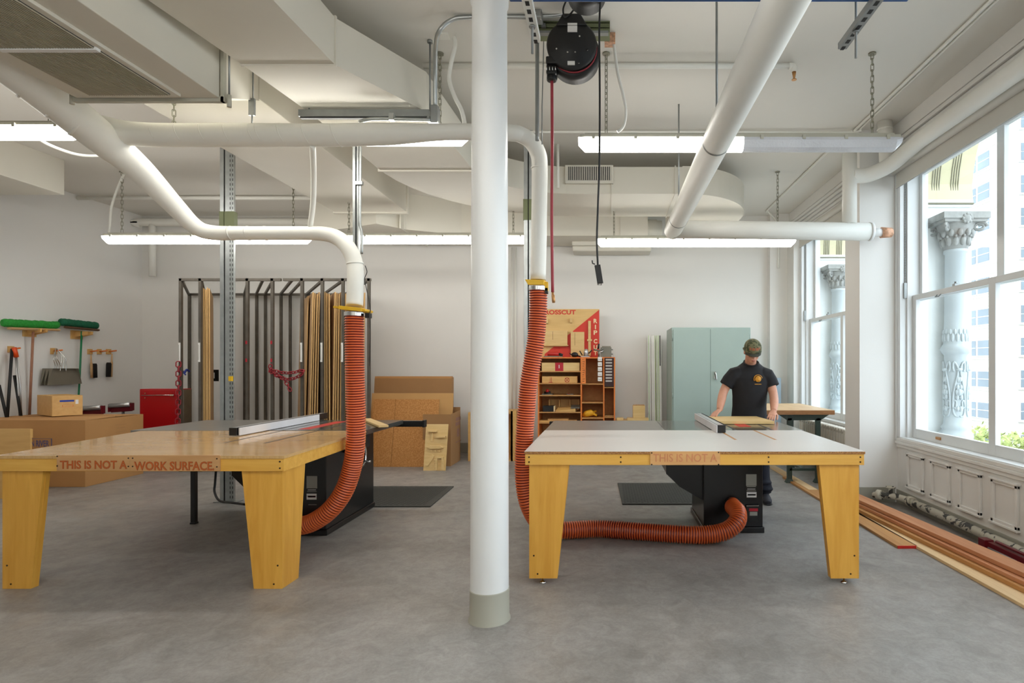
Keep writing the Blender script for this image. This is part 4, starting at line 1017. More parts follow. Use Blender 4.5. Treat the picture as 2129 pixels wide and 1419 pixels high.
# ------------------------------------------------------------------ outfeed tables
def outfeed(name, label, x0, x1, yf, yb, z, top_m, bottom_gap, apron_h, core, xb0=None, xb1=None):
    xb0 = x0 if xb0 is None else xb0; xb1 = x1 if xb1 is None else xb1
    k = thing(name, label, 'table', V((x0 + x1) / 2, (yf + yb) / 2, 0), 'outfeed tables')
    b = MB(); t = 0.018
    def slab(m, za, zb, inset, mb): mb.hex([V(x0 + inset, yf + inset, za), V(x1 - inset, yf + inset, za), V(xb1 - inset, yb, za), V(xb0 + inset, yb, za), V(x0 + inset, yf + inset, zb), V(x1 - inset, yf + inset, zb), V(xb1 - inset, yb, zb), V(xb0 + inset, yb, zb)], m)
    slab(1, z - t, z - 0.0015, 0.0, b); slab(0, z - 0.0015, z, 0.0, b)
    b.build('tabletop', [top_m, core], k)
    za, zb = z - t - apron_h, z - t
    b = MB(); b.box(x0 + .004, x1 - .004, yf + .006, yf + .026, za, zb); b.build('front_apron', ['apron_wood'], k, bevel=0.0015)
    for s, xa, xb_ in ((1, x0, xb0), (-1, x1, xb1)):
        b = MB(); b.hex([V(xa + s * .006, yf + .027, za), V(xa + s * .026, yf + .027, za), V(xb_ + s * .026, yb, za), V(xb_ + s * .006, yb, za), V(xa + s * .006, yf + .027, zb), V(xa + s * .026, yf + .027, zb), V(xb_ + s * .026, yb, zb), V(xb_ + s * .006, yb, zb)] if s > 0 else
                        [V(xa - .026, yf + .027, za), V(xa - .006, yf + .027, za), V(xb_ - .006, yb, za), V(xb_ - .026, yb, za), V(xa - .026, yf + .027, zb), V(xa - .006, yf + .027, zb), V(xb_ - .006, yb, zb), V(xb_ - .026, yb, zb)])
        b.build('side_apron', ['apron_wood'], k)
        # tapered corner leg: front board and side board
        xo = xa + s * 0.028; yl = yf + 0.03; wt, wb = 0.265, 0.185
        l = MB()
        l.prism([V(xo, yl, bottom_gap), V(xo + s * wb, yl, bottom_gap), V(xo + s * wt, yl, za + .02), V(xo, yl, za + .02)], V(0, 0.02, 0))
        l.prism([V(xo, yl + .02, bottom_gap), V(xo, yl + .02 + wb * 0.95, bottom_gap), V(xo, yl + .02 + wt, za + .02), V(xo, yl + .02, za + .02)], V(s * 0.02, 0, 0))
        l.prism([V(xo + s * wb - s * .02, yl + .02, bottom_gap), V(xo + s * wb, yl + .02, bottom_gap), V(xo + s * wt, yl + .02, za), V(xo + s * wt - s * .02, yl + .02, za)], V(0, 0.03, 0))
        leg = l.build('leg', ['yellow_wood'], k, bevel=0.0015)
        sc = MB()
        for zz, dx in ((bottom_gap + .03, .055), (bottom_gap + .15, .03)):
            c_ = V(xo + s * dx, yl, zz); sc.cyl(c_ + V(0, -.0015, 0), c_ + V(0, .004, 0), 0.006, 8)
        sc.build('screws', ['screw'], leg)
        if bottom_gap > 0.02:
            lv = MB(); c_ = V(xo + s * .085, yl + .035, 0); lv.lathe(c_, [(0.0, 0), (.022, 0), (.022, .006), (.012, .014), (.005, .016), (.005, bottom_gap + .01), (0, bottom_gap + .01)], 16); lv.build('levelling_foot', ['chrome'], leg)
    sc = MB()
    for xx in ((x0 + .03), (x0 + 0.63), (x1 - 0.63), (x1 - .03)):
        for zz in (za + .02, zb - .02): sc.cyl(V(xx, yf + .003, zz), V(xx, yf + .01, zz), 0.0055, 8)
    sc.build('apron_screws', ['screw'], k)
    return k
zl = 0.863; Yfl = 3.70
tl = outfeed('outfeed_table', 'birch topped outfeed table with tapered legs behind the left saw', -3.935, -2.07, Yfl, 5.13, zl, 'blond_top', 0.0, 0.082, 'ply_lam', -4.14, -2.14)
zr_ = 0.881; Yfr = 3.77
tr = outfeed('outfeed_table', 'white topped outfeed table with tapered yellow legs behind the right saw', -0.54, 1.687, Yfr, 5.01, zr_, 'white_lam', 0.041, 0.072, 'ply_edge')
# engraved plaques
def plaque(parent, px0, px1, py0, py1, Y, m, txt, tm, em, tx0, tx1, ty0, ty1, screws=(), bold=0.012):
    b = MB(); b.box(X(px0, Y), X(px1, Y), Y, Y + .008, Zz(py1, Y), Zz(py0, Y)); pl = b.build('plaque', [m], parent)
    t = MB()
    if em:
        text_mb(t, txt, V(X(tx0, Y) - .001, Y, Zz(ty1, Y) - .0012), Zz(ty0, Y) - Zz(ty1, Y) + .002, X(tx1, Y) - X(tx0, Y) + .002, 1, depth=0.0012, bold=bold + 0.016)
    text_mb(t, txt, V(X(tx0, Y), Y, Zz(ty1, Y)), Zz(ty0, Y) - Zz(ty1, Y), X(tx1, Y) - X(tx0, Y), 0, depth=0.002, bold=bold)
    t.build('lettering', [tm, em or tm], pl)
    s = MB()
    for (a, c_) in screws: s.cyl(V(X(a, Y), Y - .0015, Zz(c_, Y)), V(X(a, Y), Y + .003, Zz(c_, Y)), 0.005, 8)
    if screws: s.build('screws', ['screw'], pl)
Yp_ = Yfl - 0.004
plaque(tl, 118, 270.5, 946, 978, Yp_, 'plaque', 'THIS IS NOT A', 'engrave', 'engrave_edge', 125, 264, 957, 974, [(119, 948), (119, 968), (267, 952), (267, 969)])
plaque(tl, 271, 457, 946, 978.5, Yp_, 'plaque', 'WORK SURFACE.', 'engrave', 'engrave_edge', 279, 445, 959, 977, [(276, 952), (276, 969), (451, 953), (451, 970)])
Yp_ = Yfr - 0.004
plaque(tr, 1352, 1497, 938, 966, Yp_, 'plaque2', 'THIS IS NOT A', 'engrave2', None, 1358, 1491, 943, 959.5, [(1355, 941), (1355, 965), (1494, 940), (1494, 965)], 0.004)
# slots routed in the tops
def slot_(parent, pts, z, m='screw', w_=0.02):
    b = MB(); (xa, ya), (xb_, yb_) = pts; b.hex([V(xa, ya, z - .002), V(xa + w_, ya, z - .002), V(xb_ + w_, yb_, z - .002), V(xb_, yb_, z - .002), V(xa, ya, z + .0006), V(xa + w_, ya, z + .0006), V(xb_ + w_, yb_, z + .0006), V(xb_, yb_, z + .0006)]); b.build('mitre_slot', [m], parent)
slot_(tl, ((X(463, 4.32), 4.32), (X(463, 4.32) - .02, 5.12)), zl); slot_(tl, ((X(547, 4.30), 4.30), (X(547, 4.30) - .02, 5.12)), zl)
slot_(tr, ((X(1527, 4.36), 4.36), (X(1527, 4.36), 5.0)), zr_, 'oak'); slot_(tr, ((X(1610, 4.36), 4.36), (X(1610, 4.36), 5.0)), zr_, 'oak')

# ------------------------------------------------------------------ table saws
def saw(label, xl, xr, cx0, cx1, yb, yf2, zt, fence_x, seam_x, left_side, ytab=None, rail_ext=.22):
    ytab = ytab or yb + .012
    """yb: edge towards the camera (rear of the saw), yf2: operator edge"""
    k = thing('table_saw', label, 'table saw', V((cx0 + cx1) / 2, (yb + yf2) / 2, 0), 'cabinet table saws')
    b = MB(); cyf = yb - 0.02; cyb = yf2 - 0.22
    b.box(cx0, cx1, cyf, cyb, 0.05, zt - 0.05); b.box(cx0 - .012, cx1 + .012, cyf - .01, cyb + .01, 0.0, 0.05)
    cab = b.build('cabinet', ['black_metal'], k, bevel=0.006)
    b = MB(); sx = cx0
    b.prism([V(sx, cyf + .05, 0.27), V(sx - .20, cyf + .05, 0.385), V(sx - .32, cyf + .05, 0.50), V(sx - .32, cyf + .05, zt - .08), V(sx, cyf + .05, zt - .08)], V(0, 0.5, 0)); b.build('motor_cover', ['black_metal'], k, bevel=0.012)
    g = MB()
    for i in range(3):
        for j in range(2): g.tube([V(sx - .322, cyf + .12 + .07 * j, 0.62 + .055 * i), V(sx - .318, cyf + .12 + .07 * j, 0.62 + .055 * i)], 0.014, 10)
    g.build('vents', ['black_plastic'], cab)
    t = MB(); t.box(seam_x + .003, xr, ytab, yf2, zt - .045, zt - .001)
    tp = t.build('cast_iron_table', ['cast_iron'], k, bevel=0.002)
    t = MB(); t.box(xl, seam_x, ytab, yf2, zt - .04, zt - .001); t.build('extension_table', ['ext_lam'], k, bevel=0.002)
    s = MB()
    for xx in (fence_x + .20, fence_x + .52): s.box(xx, xx + .02, ytab, yf2 - .02, zt - .002, zt - .0005)
    s.build('mitre_slot', ['black_matte'], tp)
    s = MB(); xc = fence_x + .36; s.box(xc - .055, xc + .055, yb + .3, yf2 - .16, zt - .002, zt - .0002); s.build('throat_plate', ['red_tool'], tp)
    r = MB(); r.box(xl - .05, xr + rail_ext, yf2 + .008, yf2 + .07, zt - .075, zt - .012); r.box(xr + rail_ext - .02, xr + rail_ext + .005, yf2 + .0, yf2 + .078, zt - .08, zt - .006, 1); r.build('front_rail', ['black_metal', 'black_plastic'], k, bevel=0.003)
    # fence
    f = thing('rip_fence', None, None, V(fence_x, yb - .2, zt) - k.location); del_ = f
    f.parent = k
    fy0 = yb - .20; fy1 = yf2 + .12
    q = MB(); q.box(fence_x + .014, fence_x + .064, fy0 + .02, fy1, zt + .008, zt + .062, 0); q.box(fence_x + .008, fence_x + .072, fy0, fy0 + .02, zt + .003, zt + .066, 0); q.box(fence_x + .074, fence_x + .078, fy0 + .01, fy1, zt + .004, zt + .068); q.build('fence_beam', ['black_metal'], f, bevel=0.002)
    q = MB(); q.box(fence_x, fence_x + .010, fy0 + .004, fy1, zt + .002, zt + .064) if left_side else q.box(fence_x + .080, fence_x + .092, fy0 + .012, fy1 - .2, zt + .002, zt + .064); q.build('fence_face', ['fence_white'], f, bevel=0.0015)
    q = MB(); q.box(fence_x + .016, fence_x + .062, fy0 + .03, fy1 - .02, zt + .0625, zt + .066); q.build('fence_top', ['alu'], f)
    # hand wheel on the right side of the cabinet
    hw = MB(); c_ = V(cx1 + .075, cyf + .52, 0.60)
    mt = Matrix.Rotation(PI / 2, 3, 'Y')
    hw.torus(c_, 0.105, 0.012, 0, 32, 10, mt)
    for j in range(3):
        a = 2 * PI * j / 3 + .3; hw.cyl(c_ + V(-.01, 0, 0), c_ + V(0, 0.1 * math.cos(a), 0.1 * math.sin(a)), 0.009, 8)
    hw.cyl(c_ + V(-.075, 0, 0), c_ + V(.012, 0, 0), 0.02, 12); hw.cyl(c_ + V(0, .075, -.07), c_ + V(.06, .075, -.07), 0.012, 12)
    hw.build('hand_wheel', ['chrome'], k)
    # labels
    lb = MB(); y = cyf - .0012
    def lab(x0, x1, z0, z1, m, yy=y): lb.box(x0, x1, yy, yy + .0015, z0, z1, m)
    return k, cab, lb, lab, cx1
# right saw
k, cab, lb, lab, cx = saw('black cabinet table saw joined to the white topped outfeed table', -0.54, 1.71, 0.835, 1.345, 5.0, 5.90, zr_, 0.912, 0.505, True, 5.015, 0.0)
lab(cx - .145, cx - .055, .405, .505, 0); lab(cx - .14, cx - .06, .395, .402, 0)
lab(cx - .135, cx - .065, .375, .38, 1); lab(cx - .14, cx - .06, .36, .366, 0); lab(cx - .14, cx - .055, .305, .352, 1); lab(cx - .132, cx - .062, .322, .334, 2)
lb.build('rating_labels', ['label_grey', 'paper', 'print_dark'], cab)
b = MB(); y = 4.98; b.box(cx - .15, cx - .04, y - .025, y, .115, .245); b.box(cx - .148, cx - .042, y - .028, y - .024, .235, .243, 1); b.build('switch_cover', ['black_metal', 'chrome'], cab, bevel=0.006)
b = MB(); b.box(cx - .125, cx - .05, y - .0275, y - .0252, .193, .217, 0); b.box(cx - .12, cx - .055, y - .0275, y - .0252, .155, .187, 1); b.build('warning_label', ['print_red', 'label_grey'], cab)
b = MB(); p = V(X(1521, 4.98), 4.98, .235); b.lathe(p, [(0.062, 0.0), (0.072, -0.0), (0.072, -.03), (0.068, -.035)], 28, axis='Y'); b.build('dust_port', ['black_metal'], cab, fix=True)
# left saw
k, cab, lb, lab, cx = saw('black cabinet table saw joined to the birch topped outfeed table', -4.24, -2.16, -2.90, -2.385, 4.92, 6.12, zl + .004, -3.10, -3.25, False, 5.135)
lab(cx - .165, cx - .075, .40, .505, 0); lab(cx - .155, cx - .085, .385, .39, 1); lab(cx - .16, cx - .08, .37, .376, 0); lab(cx - .165, cx - .08, .305, .355, 1); lab(cx - .155, cx - .088, .324, .338, 3)
lab(cx - .15, cx - .08, .26, .264, 0)
lb.build('rating_labels', ['label_grey', 'paper', 'print_dark', 'print_red'], cab)
b = MB(); b.cyl(V(-3.77, 5.27, 0), V(-3.77, 5.27, zl - .04), .001, 4); b = MB(); b.box(-3.79, -3.75, 5.25, 5.29, 0.012, zl - .04); b.box(-3.794, -3.746, 5.246, 5.294, 0, .015); b.build('support_leg', ['black_metal'], k, bevel=0.002)
b = MB(); b.box(-2.32, -2.16, 5.05, 5.09, .70, .80); b.cyl(V(-2.36, 5.3, .8), V(-2.25, 5.3, .84), .015); b.box(-2.385, -2.30, 5.2, 5.6, .66, .81); b.build('trunnion', ['black_plastic'], k)
# push stick lying on the left saw
b = MB(); R = Matrix.Rotation(math.radians(28), 3, 'Z'); c_ = V(-2.26, 5.55, zl + .02)
b.box(-2.345, -2.255, 5.30, 6.12, zl + .004, zl + .026, R=Matrix.Rotation(math.radians(33), 3, 'Z'))
tag(b.build('push_block', ['birch'], bevel=0.005), 'pale wooden push board lying on the left saw beside the orange hose', 'board')
# board being cut on the right saw
b = MB(); z = zr_ + .002
b.hex([V(1.00, 5.52, z), V(1.60, 5.52, z), V(1.57, 6.06, z), V(1.03, 6.06, z), V(1.00, 5.52, z + .028), V(1.60, 5.52, z + .028), V(1.57, 6.06, z + .028), V(1.03, 6.06, z + .028)])
tag(b.build('work_board', ['birch'], bevel=0.002), 'pale wooden board the person pushes across the right saw', 'board')
# power cable at the left post
b = MB(); b.tube(smooth_path([P(449, 978, 6.0), P(447, 1005, 6.0), P(446, 1022, 5.95), P(456, 1040, 5.8), P(480, 1044, 5.6), P(510, 1048, 5.4)], 5), 0.011, 10)
tag(b.build('power_cable', ['black_matte']), 'black power cable looping down behind the left post to the saw', 'cable')

# ------------------------------------------------------------------ floor mats
def fmat(name, poly, label, m_in=0.06):
    k = thing(name, label, 'floor mat', V(*poly[0], 0), 'rubber floor mats')
    b = MB(); b.prism([V(x, y, 0.0) for x, y in poly], V(0, 0, 0.012)); b.build('mat_border', ['mat_rubber'], k, bevel=0.004)
    x0, x1 = min(q[0] for q in poly) + m_in, max(q[0] for q in poly) - m_in
    y0, y1 = min(q[1] for q in poly) + m_in, max(q[1] for q in poly) - m_in
    h = MB(); yy = y0; r = 0
    while yy < y1:
        xx = x0 + (0.03 if r % 2 else 0)
        while xx < x1:
            h.add([V(xx - .018, yy, .0125), V(xx, yy - .015, .0125), V(xx + .018, yy, .0125), V(xx, yy + .015, .0125)], [(0, 1, 2, 3)]); xx += .06
        yy += .026; r += 1
    h.build('drain_holes', ['mat_hole'], k)
fmat('rubber_mat', [(-3.3, 5.88), (-1.80, 5.88), (-1.82, 6.86), (-3.3, 6.86)], 'black rubber mat on the floor by the left saw')
fmat('rubber_mat', [(0.16, 5.98), (1.26, 5.98), (1.26, 7.05), (0.13, 7.05)], 'black rubber mat on the floor behind the right saw')

# ------------------------------------------------------------------ boards along the window wall
def plank(pts, w_, t, m, label, z=0.0, endm=None):
    (xa, ya), (xb_, yb_) = pts
    d = V(xb_ - xa, yb_ - ya, 0).normalized(); nrm = V(-d.y, d.x, 0) * (w_ / 2)
    a = V(xa, ya, z); c_ = V(xb_, yb_, z)
    b = MB(); b.hex([a - nrm, a + nrm, c_ + nrm, c_ - nrm][::-1] + [q + V(0, 0, t) for q in [a - nrm, a + nrm, c_ + nrm, c_ - nrm][::-1]])
    if endm: e = a - d * .003; b.hex([e - nrm, e + nrm, a + nrm + d * .004, a - nrm + d * .004][::-1] + [q + V(0, 0, t + .001) for q in [e - nrm, e + nrm, a + nrm + d * .004, a - nrm + d * .004][::-1]], 1)
    return tag(b.build('lumber_board', [m, endm or m], bevel=0.002, fix=True), label, 'board', 'lumber boards by the window wall')
plank(((2.57, 2.9), (2.47, 6.03)), .16, .022, 'maple', 'pale maple board lying lowest and nearest to the room', 0.0)
plank(((2.37, 4.55), (2.33, 7.4)), .16, .022, 'oak', 'short golden board on the floor with a red painted end', 0.0, 'red_tool')
plank(((2.72, 2.9), (2.46, 6.0)), .13, .03, 'oak', 'golden oak board lying between the pale and the reddish boards', 0.024)
plank(((2.74, 2.9), (2.52, 5.9)), .13, .028, 'red_oak', 'reddish oak board lying under the topmost board', 0.056)
plank(((2.80, 2.9), (2.53, 6.0)), .14, .03, 'red_oak', 'reddish oak board lying on top of the board stack', 0.088)
plank(((2.36, 6.6), (2.34, 8.2)), .10, .025, 'maple', 'pale board end showing behind the right table leg')
# steam pipe at the foot of the wall
k = thing('steam_pipe', 'old dark pipe with flaking paint along the foot of the window wall', 'pipe', V(2.95, 5, 0.09))
b = MB(); b.tube([V(3.0, 0.4, .09), V(3.0, 5.72, .10)], 0.036, 18); b.build('pipe_run', ['old_pipe'], k)
b = MB(); b.tube(smooth_path([V(3.0, 5.70, .10), V(2.99, 5.82, .10), V(2.93, 5.88, .11), V(2.85, 5.93, .11), V(2.78, 6.02, .1)], 4), 0.033, 14); b.tube([V(3.0, 5.66, .10), V(3.0, 5.73, .10)], .05, 16); b.build('elbow', ['old_pipe'], k)
b = MB(); b.tube([V(2.83, 5.94, .11), V(2.80, 5.98, .11)], .05, 16); b.cyl(V(2.9, 5.9, .11), V(2.9, 5.9, .2), .02); b.torus(V(2.9, 5.9, .2), .04, .008); b.build('valve', ['old_pipe'], k)
k = thing('bar_clamp', 'dark maroon metal clamp lying behind the boards at the right edge', 'clamp', V(2.93, 4.2, 0))
b = MB(); b.box(2.88, 2.92, 3.2, 4.45, .03, .11); b.build('bar', ['maroon'], k, bevel=0.003)
b = MB(); b.box(2.86, 2.93, 3.85, 3.93, .02, .14); b.box(2.86, 2.93, 4.37, 4.45, 0, .12); b.cyl(V(2.9, 4.0, .13), V(2.9, 4.3, .13), .012); b.build('jaw', ['maroon'], k, bevel=0.004)
b = MB(); b.cyl(V(2.872, 4.05, .07), V(2.872, 4.35, .07), .006); b.build('slide_rod', ['steel_dull'], k)

# radiator under the far window
k = thing('radiator', 'white cast iron radiator under the farther window', 'radiator', V(2.93, 7.6, 0.0))
n = 24
for i in range(n):
    y = 6.62 + i * 0.085
    b = MB()
    for xx in (2.88, 2.96): b.tube([V(xx, y, .12), V(xx, y, .16), V(xx, y, .60), V(xx, y, .64)], [.014, .022, .022, .014], 8, 0)
    b.box(2.86, 2.98, y - .022, y + .022, .10, .15); b.tube([V(2.86, y, .64), V(2.98, y, .64)], .028, 10); b.build('section', ['radiator'], k)
b = MB(); b.tube([V(2.92, 6.58, .14), V(2.92, 8.62, .14)], .018, 10); b.build('manifold', ['radiator'], k)
b = MB()
for y in (6.62, 8.575): b.box(2.87, 2.97, y - .02, y + .02, 0, .11)
b.build('feet', ['radiator'], k)

# maple work bench at the back right
k = thing('work_bench', 'maple work bench with dark green steel legs in front of the radiator', 'bench', V(2.35, 7.4, 0))
b = MB(); b.box(1.93, 2.77, 7.02, 8.3, .845, .90); b.build('bench_top', ['bench_top'], k, bevel=0.004)
b = MB(); b.box(1.931, 2.769, 7.015, 7.0205, .847, .898); b.build('front_edge', ['bench_edge'], k)
def bleg(x, y, s=1):
    b = MB(); b.box(x - .03, x + .03, y - .02, y + .02, .012, .80); b.hex([V(x - .05, y - .03, 0), V(x + .05, y - .03, 0), V(x + .05, y + .05, 0), V(x - .05, y + .05, 0), V(x - .03, y - .02, .05), V(x + .03, y - .02, .05), V(x + .03, y + .03, .05), V(x - .03, y + .03, .05)])
    b.build('leg', ['bench_leg'], k, bevel=0.004)
for y in (7.12, 8.15): bleg(2.25, y); bleg(2.60, y)
for y in (7.12, 8.15):
    b = MB(); b.prism([V(2.11, y - .02, .845), V(2.22, y - .02, .77), V(2.63, y - .02, .77), V(2.74, y - .02, .845)], V(0, .04, 0)); b.build('crossbar', ['bench_leg'], k)
b = MB(); b.box(2.40, 2.45, 7.12, 8.15, .15, .18); b.box(2.25, 2.6, 7.1, 7.14, .15, .18); b.box(2.25, 2.6, 8.13, 8.17, .15, .18); b.build('stretcher', ['bench_leg'], k)
# ------------------------------------------------------------------ sheet rack
Yra, Yrb = 7.85, 9.5
Zra = 2.63
dxr = -1.05
def rk(px): return X(px, Yra)
racks = [('left steel sheet rack of upright bars beside the red cabinet', [374, 415, 513, 565], 372, 583, [396, 437, 503, 539], 'left'),
         ('right steel sheet rack holding plywood, behind the left orange hose', [627, 669, 712, 766], 588, 770, [590, 613, 680, 756], 'right')]
d_r = V(dxr, Yrb - Yra, 0).normalized()
for (label, fr, pa, pb, _, side) in racks:
    k = thing('sheet_rack', label, 'rack', V(rk((pa + pb) / 2), Yra, 0), 'steel sheet racks')
    w_ = .036
    xa, xb_ = rk(pa), rk(pb)
    b = MB(); b.box(xa, xb_, Yra, Yra + w_, Zra - w_, Zra); b.build('front_top_rail', ['raw_steel'], k)
    b = MB(); b.box(xa + dxr, xb_ + dxr, Yrb - w_, Yrb, Zra - w_, Zra); b.build('rear_top_rail', ['raw_steel'], k)
    b = MB(); b.box(xa, xb_, Yra, Yra + .05, .04, .10); b.build('front_bottom_rail', ['raw_steel'], k)
    b = MB(); b.box(xa + dxr, xb_ + dxr, Yrb - .05, Yrb, .04, .10); b.build('rear_bottom_rail', ['raw_steel'], k)
    for px in fr:
        x = rk(px)
        b = MB(); b.box(x - w_ / 2, x + w_ / 2, Yra, Yra + w_, 0, Zra); b.build('front_upright', ['raw_steel'], k)
        b = MB(); b.box(x - w_ / 2 + dxr, x + w_ / 2 + dxr, Yrb - w_, Yrb, 0, Zra - w_); b.build('rear_upright', ['raw_steel'], k)
        for z in (Zra - w_, .06):
            b = MB(); b.hex([V(x - w_ / 2, Yra + w_, z), V(x + w_ / 2, Yra + w_, z), V(x + w_ / 2 + dxr, Yrb - w_, z), V(x - w_ / 2 + dxr, Yrb - w_, z), V(x - w_ / 2, Yra + w_, z + .034), V(x + w_ / 2, Yra + w_, z + .034), V(x + w_ / 2 + dxr, Yrb - w_, z + .034), V(x - w_ / 2 + dxr, Yrb - w_, z + .034)]); b.build('divider_bar', ['raw_steel'], k)
    for px in ([543] if side == 'left' else [604]):
        x = rk(px); b = MB(); b.box(x - w_ / 2 + dxr, x + w_ / 2 + dxr, Yrb - w_, Yrb, 0, Zra - w_); b.build('rear_upright', ['raw_steel'], k)
        z = Zra - w_; b = MB(); b.hex([V(x - w_ / 2, Yra + w_, z), V(x + w_ / 2, Yra + w_, z), V(x + w_ / 2 + dxr, Yrb - w_, z), V(x - w_ / 2 + dxr, Yrb - w_, z), V(x - w_ / 2, Yra + w_, z + .034), V(x + w_ / 2, Yra + w_, z + .034), V(x + w_ / 2 + dxr, Yrb - w_, z + .034), V(x - w_ / 2 + dxr, Yrb - w_, z + .034)]); b.build('divider_bar', ['raw_steel'], k)
    for px in (fr[:2] if side == 'left' else fr[:3]):
        x = rk(px); b = MB(); b.box(x - .02, x + .008, Yra - .004, Yra, Zz(752, Yra), Zz(712, Yra), 0); b.box(x - .018, x - .012, Yra - .005, Yra - .003, Zz(748, Yra), Zz(716, Yra), 1); b.build('shelf_label', ['paper', 'label_grey'], k)
    for px in (fr[2:] if side == 'left' else []):
        x = rk(px)
        for py in (708, 745): b = MB(); b.box(x - .018, x + .006, Yra - .003, Yra, Zz(py + 7, Yra), Zz(py, Yra)); b.build('red_tag', ['print_red'], k)
# sheets: (front x px at top, at bottom, thickness, material, height, label)
def sheet(px_t, px_b, t, m, ztop, label, dep=1.22, y0=Yra + .05):
    zb = .11; xt, xb_ = X(px_t, y0), X(px_b, y0)
    dv = d_r * dep; tv = V(t, 0, 0)
    b = MB(); a, c_ = V(xb_, y0, zb), V(xt, y0, ztop)
    b.hex([a, a + tv, a + tv + dv, a + dv, c_, c_ + tv, c_ + tv + dv, c_ + dv], 0)
    # front edge strip shows the laminations
    b.hex([a - V(0, .0015, 0), a + tv - V(0, .0015, 0), a + tv, a, c_ - V(0, .0015, 0), c_ + tv - V(0, .0015, 0), c_ + tv, c_], 1)
    return tag(b.build('plywood_sheet', [m, 'ply_lam'], fix=True), label, 'plywood sheet', 'sheets standing in the steel racks')
t = .018
packs = [(('golden plywood sheet in the left rack, %s', 'ply_warm'), [(419.5, 423), (423, 426), (426.5, 429), (430, 432), (433.5, 435)], 2.51),
         (('pale sheet left of the second right rack post, %s', 'ply'), [(650, 641), (654, 646), (658.5, 651), (663, 657)], 2.447),
         (('brown sheet right of the second right rack post, %s', 'ply_warm'), [(674, 674), (678.5, 679), (683, 684.5)], 2.45),
         (('sheet left of the third right rack post, %s', 'ply'), [(696, 690), (700, 695), (704, 700), (709, 706)], 2.45)]
ordn = ['first of its pack', 'second of its pack', 'third of its pack', 'fourth of its pack', 'fifth of its pack']
for (lab_, m), lst, zt_ in packs:
    for i, (a, c_) in enumerate(lst):
        sheet(a, c_, .014 if i % 2 else .018, m, zt_ - .012 * (i % 3), lab_ % ordn[i])
sheet(640, 632, .012, 'ply', 2.42, 'wide pale sheet whose face shows between two posts of the right rack', 1.2, Yra + .25)
sheet(718, 714, .018, 'ply', 2.43, 'pale sheet partly hidden by the left orange hose')
sheet(757, 752, .018, 'ply_warm', 2.44, 'brown sheet just right of the left orange hose')
# small black frame (outlet) in the first bay
b = MB(); b.box(X(438, 9.0), X(455, 9.0), 8.98, 9.0, Zz(792, 9.0), Zz(768, 9.0), 0); b.box(X(441, 9.0), X(448, 9.0), 8.975, 8.98, Zz(786, 9.0), Zz(774, 9.0), 1)
tag(b.build('wall_notice', ['black_plastic', 'paper']), 'small black framed notice beside the golden sheets', 'notice')
# red chains
def hangchain(name, pts, label, L=.07, r=.007):
    b = MB(); chain_mb(b, pts, L, r, L * .34); return tag(b.build(name, ['red_chain']), label, 'chain', 'red chains on the racks')
def cat(a, c_, sag, n=10):
    return [a.lerp(c_, i / n) + V(0, 0, -sag * 4 * (i / n) * (1 - i / n)) for i in range(n + 1)]
Yc_ = Yra - .03
hangchain('red_chain', [P(371, 752, Yc_), P(371, 800, Yc_), P(370, 850, Yc_), P(369, 890, Yc_)], 'long red chain hanging down the front left post of the left rack', .085, .008)
hangchain('red_chain', cat(P(563, 758, Yc_), P(560, 772, Yc_), 0.0, 2) + cat(P(566, 768, Yc_), P(630, 768, Yc_), .045) + [P(632, 774, Yc_)] + cat(P(626, 779, Yc_), P(564, 772, Yc_), .08) + cat(P(570, 776, Yc_), P(590, 786, Yc_), .0, 3) + [P(598, 800, Yc_), P(604, 812, Yc_)], 'red chain slung in a loop between the left and right racks', .06, .007)
b = MB(); b.tube(smooth_path([P(378, 770, Yra + .2), P(383, 775, Yra + .2), P(388, 768, Yra + .25), P(394, 772, Yra + .3)], 4), .014, 8); b.tube(smooth_path([P(380, 772, Yra + .2), P(386, 779, Yra + .2)], 4), .01, 8)
tag(b.build('blue_tie', ['blue_tape']), 'twist of blue tape tied between the posts of the left rack', 'tape')
b = MB(); b.tube([P(376, 771, Yra + .03), P(396, 771, Yra + .9)], .006, 8); tag(b.build('tie_wire', ['raw_steel']), 'thin steel bar joining two left rack posts behind the blue tape', 'bar')

# red rolling cabinet
k = thing('rolling_tool_cabinet', 'red metal flammables cabinet in the corner left of the steel rack', 'cabinet', V(X(340, 8.25), 8.45, 0))
x0, x1 = X(290, 8.25), X(378, 8.25); zt_ = Zz(808, 8.25)
b = MB(); b.box(x0, x1, 8.25, 8.45, .12, zt_); b.build('body', ['red_paint'], k, bevel=0.01)
b = MB(); b.box(x0 + .02, x1 - .02, 8.235, 8.25, .14, zt_ - .02); b.build('door', ['red_paint'], k, bevel=0.004)
b = MB(); b.cyl(V(x0 + .06, 8.21, zt_ - .09), V(x1 - .08, 8.21, zt_ - .085), .006, 8); b.box(x1 - .14, x1 - .09, 8.205, 8.22, zt_ - .1, zt_ - .075); b.build('lock_rod', ['chrome'], k)
b = MB(); b.cyl(V(x0 + .1, 8.22, zt_ - .06), V(x0 + .1, 8.235, zt_ - .06), .008, 8); b.cyl(V(x0 + .1, 8.22, zt_ - .13), V(x0 + .1, 8.235, zt_ - .13), .008, 8); b.build('bolts', ['chrome'], k)
b = MB(); b.box(x1, x1 + .012, 8.27, 8.43, .13, zt_ - .01); b.build('side_panel', ['steel_dull'], k)
b = MB()
for xx in (x0 + .08, x1 - .08):
    for yy in (8.30, 8.40): b.cyl(V(xx - .015, yy, .05), V(xx + .015, yy, .05), .05, 12); b.cyl(V(xx, yy, .05), V(xx, yy, .12), .012, 8)
b.build('casters', ['black_plastic'], k)

